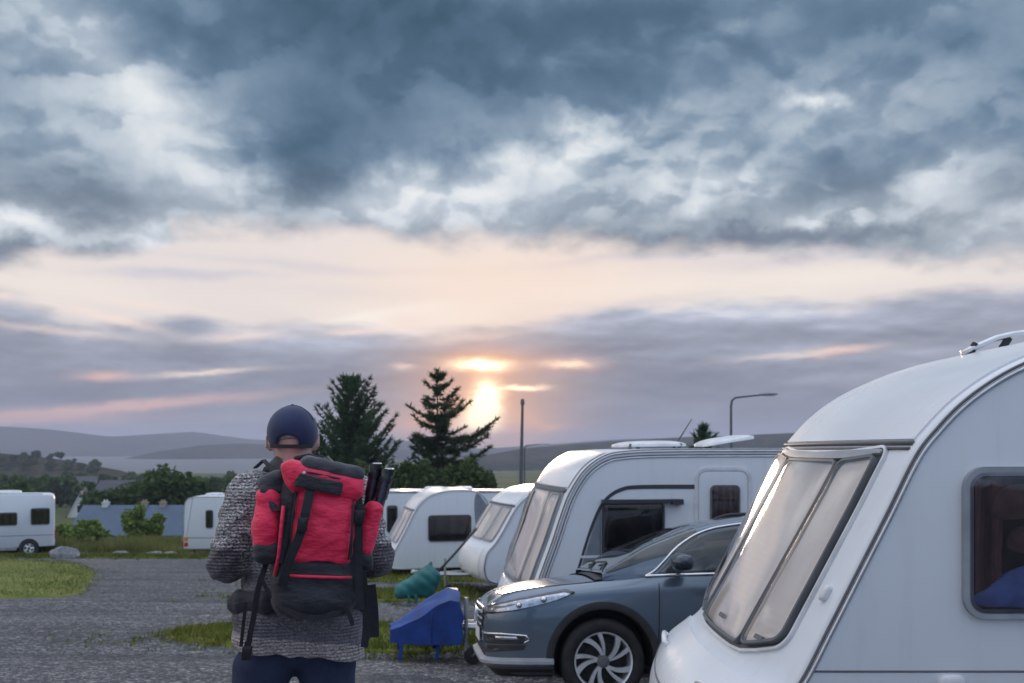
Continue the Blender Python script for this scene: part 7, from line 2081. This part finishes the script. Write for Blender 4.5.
def green_cover():
    p = at(420, 590, 19.3); z0 = gz(p.x, p.y) - 0.16
    g = empty('tow_bar_cover', (p.x, p.y, z0), R(12), 'rumpled teal green tarpaulin cover over a tow bar, behind the blue one', 'cover', 'tow bar covers')
    s = SDF((-0.7, -0.5, 0.2), (0.6, 0.5, 1.2), 0.022)
    s.cone((-0.34, 0, 0.47), (0.16, 0, 0.68), 0.14, 0.24, 0.0, (1, 0.95, 0.9)); s.cone((0.14, 0, 0.75), (0.20, 0.0, 0.96), 0.15, 0.04, 0.10); s.cone((-0.38, 0, 0.42), (0.14, 0, 0.48), 0.12, 0.17, 0.08)
    s.field(lambda F, X, Y, Z: F + 0.012 * np.sin(X * 10 + Z * 14 + Y * 3) * np.sin(Z * 9 - X * 5) + 0.007 * np.sin(X * 24 + Z * 30 + 2 * np.sin(Y * 6)))
    c = s.build('tarpaulin', M_GREENTARP, g, 1)
    for x in (-0.24, -0.10): MB().ribbon([(x, -0.16, 0.40), (x + 0.01, -0.17, 0.30), (x, -0.16, 0.22)], 0.05, 0.008).build('tie_strap', M_GREENTARP, g, 60)
green_cover()
def leaning_pole():
    a = at(437, 573, 19.75); b_ = at(476, 529, 20.8)
    g = empty('pole', a, 0, 'thin dark pole slanting up from the green cover to the caravan nose behind it', 'pole')
    d = b_ - a
    MB().tube([(0, 0, 0), tuple(d * 0.5 + Vector((0, 0, -0.015))), tuple(d)], 0.024, 8).build('shaft', M_RUBBER, g, 180)
    MB().tube([tuple(d * 0.96), tuple(d * 1.01)], 0.034, 8).build('end_cap', M_SEAL, g, 60)
leaning_pole()

# ---- the motorhome on the left
def motorhome():
    y = 45.6; xr = (54.5 - CX) / FPX * y; z0 = -3.18
    g = empty('motorhome', (xr, y, z0), R(24.0), 'white coachbuilt motorhome parked at the left edge, its square back to the right', 'motorhome')
    W, L = 2.25, 6.6                                       # local x runs from the back (0) to the front (-L)
    out = [(0.0, 0.42), (0.0, 1.0), (0.0, 2.55), (-0.06, 2.70), (-0.22, 2.76), (-3.2, 2.80), (-4.6, 2.84), (-5.6, 2.78), (-6.1, 2.5), (-6.15, 2.1), (-5.55, 1.9), (-5.95, 1.35), (-6.6, 1.12), (-6.85, 0.9), (-6.9, 0.5), (-6.7, 0.35), (-4.2, 0.35), (-0.3, 0.40)]
    out = dense(out, 0.15)
    rows = []
    cx_ = -3.2; cz = 1.5
    for yy, d in [(0.0, 0.03), (0.012, 0.01), (0.03, 0.0), (W / 2, 0.0), (W - 0.03, 0.0), (W - 0.012, 0.01), (W, 0.03)]:
        rows.append([(a - d * math.copysign(1, a - cx_), yy, b - d * math.copysign(1, b - cz)) for a, b in out])
    MB().grid(rows, closed_v=True, cap_u=True).build('body', M_SIDE, g, 40)
    S0 = side()
    window(g, S0, rrect(-0.95, -0.22, 1.42, 2.12, 0.06), M_SEAL, M_PANE, M_INTER, name='side_window')
    window(g, S0, rrect(-2.42, -1.55, 1.42, 1.95, 0.06), M_SEAL, M_PANE, M_INTER, name='side_window')
    window(g, S0, rrect(-1.95, -1.50, 1.42, 1.74, 0.05), M_SEAL, M_PANE, M_CURTAIN, name='side_window') if False else None
    d = MB().panel(rrect(-3.45, -2.75, 0.5, 2.3, 0.06), S0, -0.002, 0.012, 3).build('door', M_SIDE, g, 40)
    window(d, side(0.010), rrect(-3.35, -2.88, 1.42, 2.0, 0.05), M_SEAL, M_PANE, M_INTER, 0.03, 0.03, 'door_window')
    window(g, S0, rrect(-4.7, -3.8, 1.4, 1.95, 0.06), M_SEAL, M_PANE, M_INTER, name='side_window')
    cab = dense([(-5.95, 1.33), (-5.2, 1.33), (-5.2, 1.82), (-5.62, 1.82)], 0.1)
    window(g, S0, cab, M_SEAL, M_PANE, M_INTER, name='cab_window')
    for wx in (-1.05, -5.55):
        MB().panel([(wx + 0.42 * math.cos(R(a)), 0.36 + 0.42 * math.sin(R(a))) for a in range(0, 360, 15)], S0, -0.005, 0.006, 3).build('wheel_arch', M_RUBBER, g, 30)
        wheel(g, (wx, -0.03, 0.34), 0.34, 0.22); wheel(g, (wx, W - 0.19, 0.34), 0.34, 0.22)
    MB().box((-3.6, 0.02, 0.24), (-2.0, 0.5, 0.36)).build('step_box', M_RUBBER, g, 30)
    MB().box((-4.6, 0.012, 0.28), (-1.55, 0.045, 0.40)).build('skirt', M_SILVER, g, 30)
    MB().tube([(-5.9, -0.002, 0.92), (-0.05, -0.002, 0.92)], 0.012, 5).build('rub_strip', M_SEAL, g, 180)
    MB().panel(rrect(-2.9, -1.4, 0.5, 1.5, 0.08), lambda u, v, h: (u, v, 2.79 + h), -0.02, 0.12, 3, 0.03).build('roof_light', M_TRIMW, g, 60)
    MB().tube([(-0.5, 0.10, 2.80), (-4.4, 0.10, 2.86)], 0.05, 8).build('awning_case', M_TRIMW, g, 60)
    for q in (0.3, 1.95):
        MB().box((-0.01, q - 0.08, 0.75), (0.04, q + 0.08, 1.15)).build('tail_lamp', M_REDLAMP, g, 30)
    MB().add([(-6.62, 0.15, 1.16), (-6.62, W - 0.15, 1.16), (-5.68, W - 0.25, 1.92), (-5.68, 0.25, 1.92), (-6.60, 0.15, 1.19), (-6.60, W - 0.15, 1.19), (-5.66, W - 0.25, 1.95), (-5.66, 0.25, 1.95)], [(0, 1, 2, 3), (7, 6, 5, 4), (0, 4, 5, 1), (1, 5, 6, 2), (2, 6, 7, 3), (3, 7, 4, 0)]).build('windscreen', M_CARGLASS_D, g, 30)
    MB().tube([(-5.98, -0.02, 1.40), (-6.05, -0.20, 1.45), (-6.05, -0.22, 1.65)], 0.05, 8).build('door_mirror', M_RUBBER, g, 60)
motorhome()
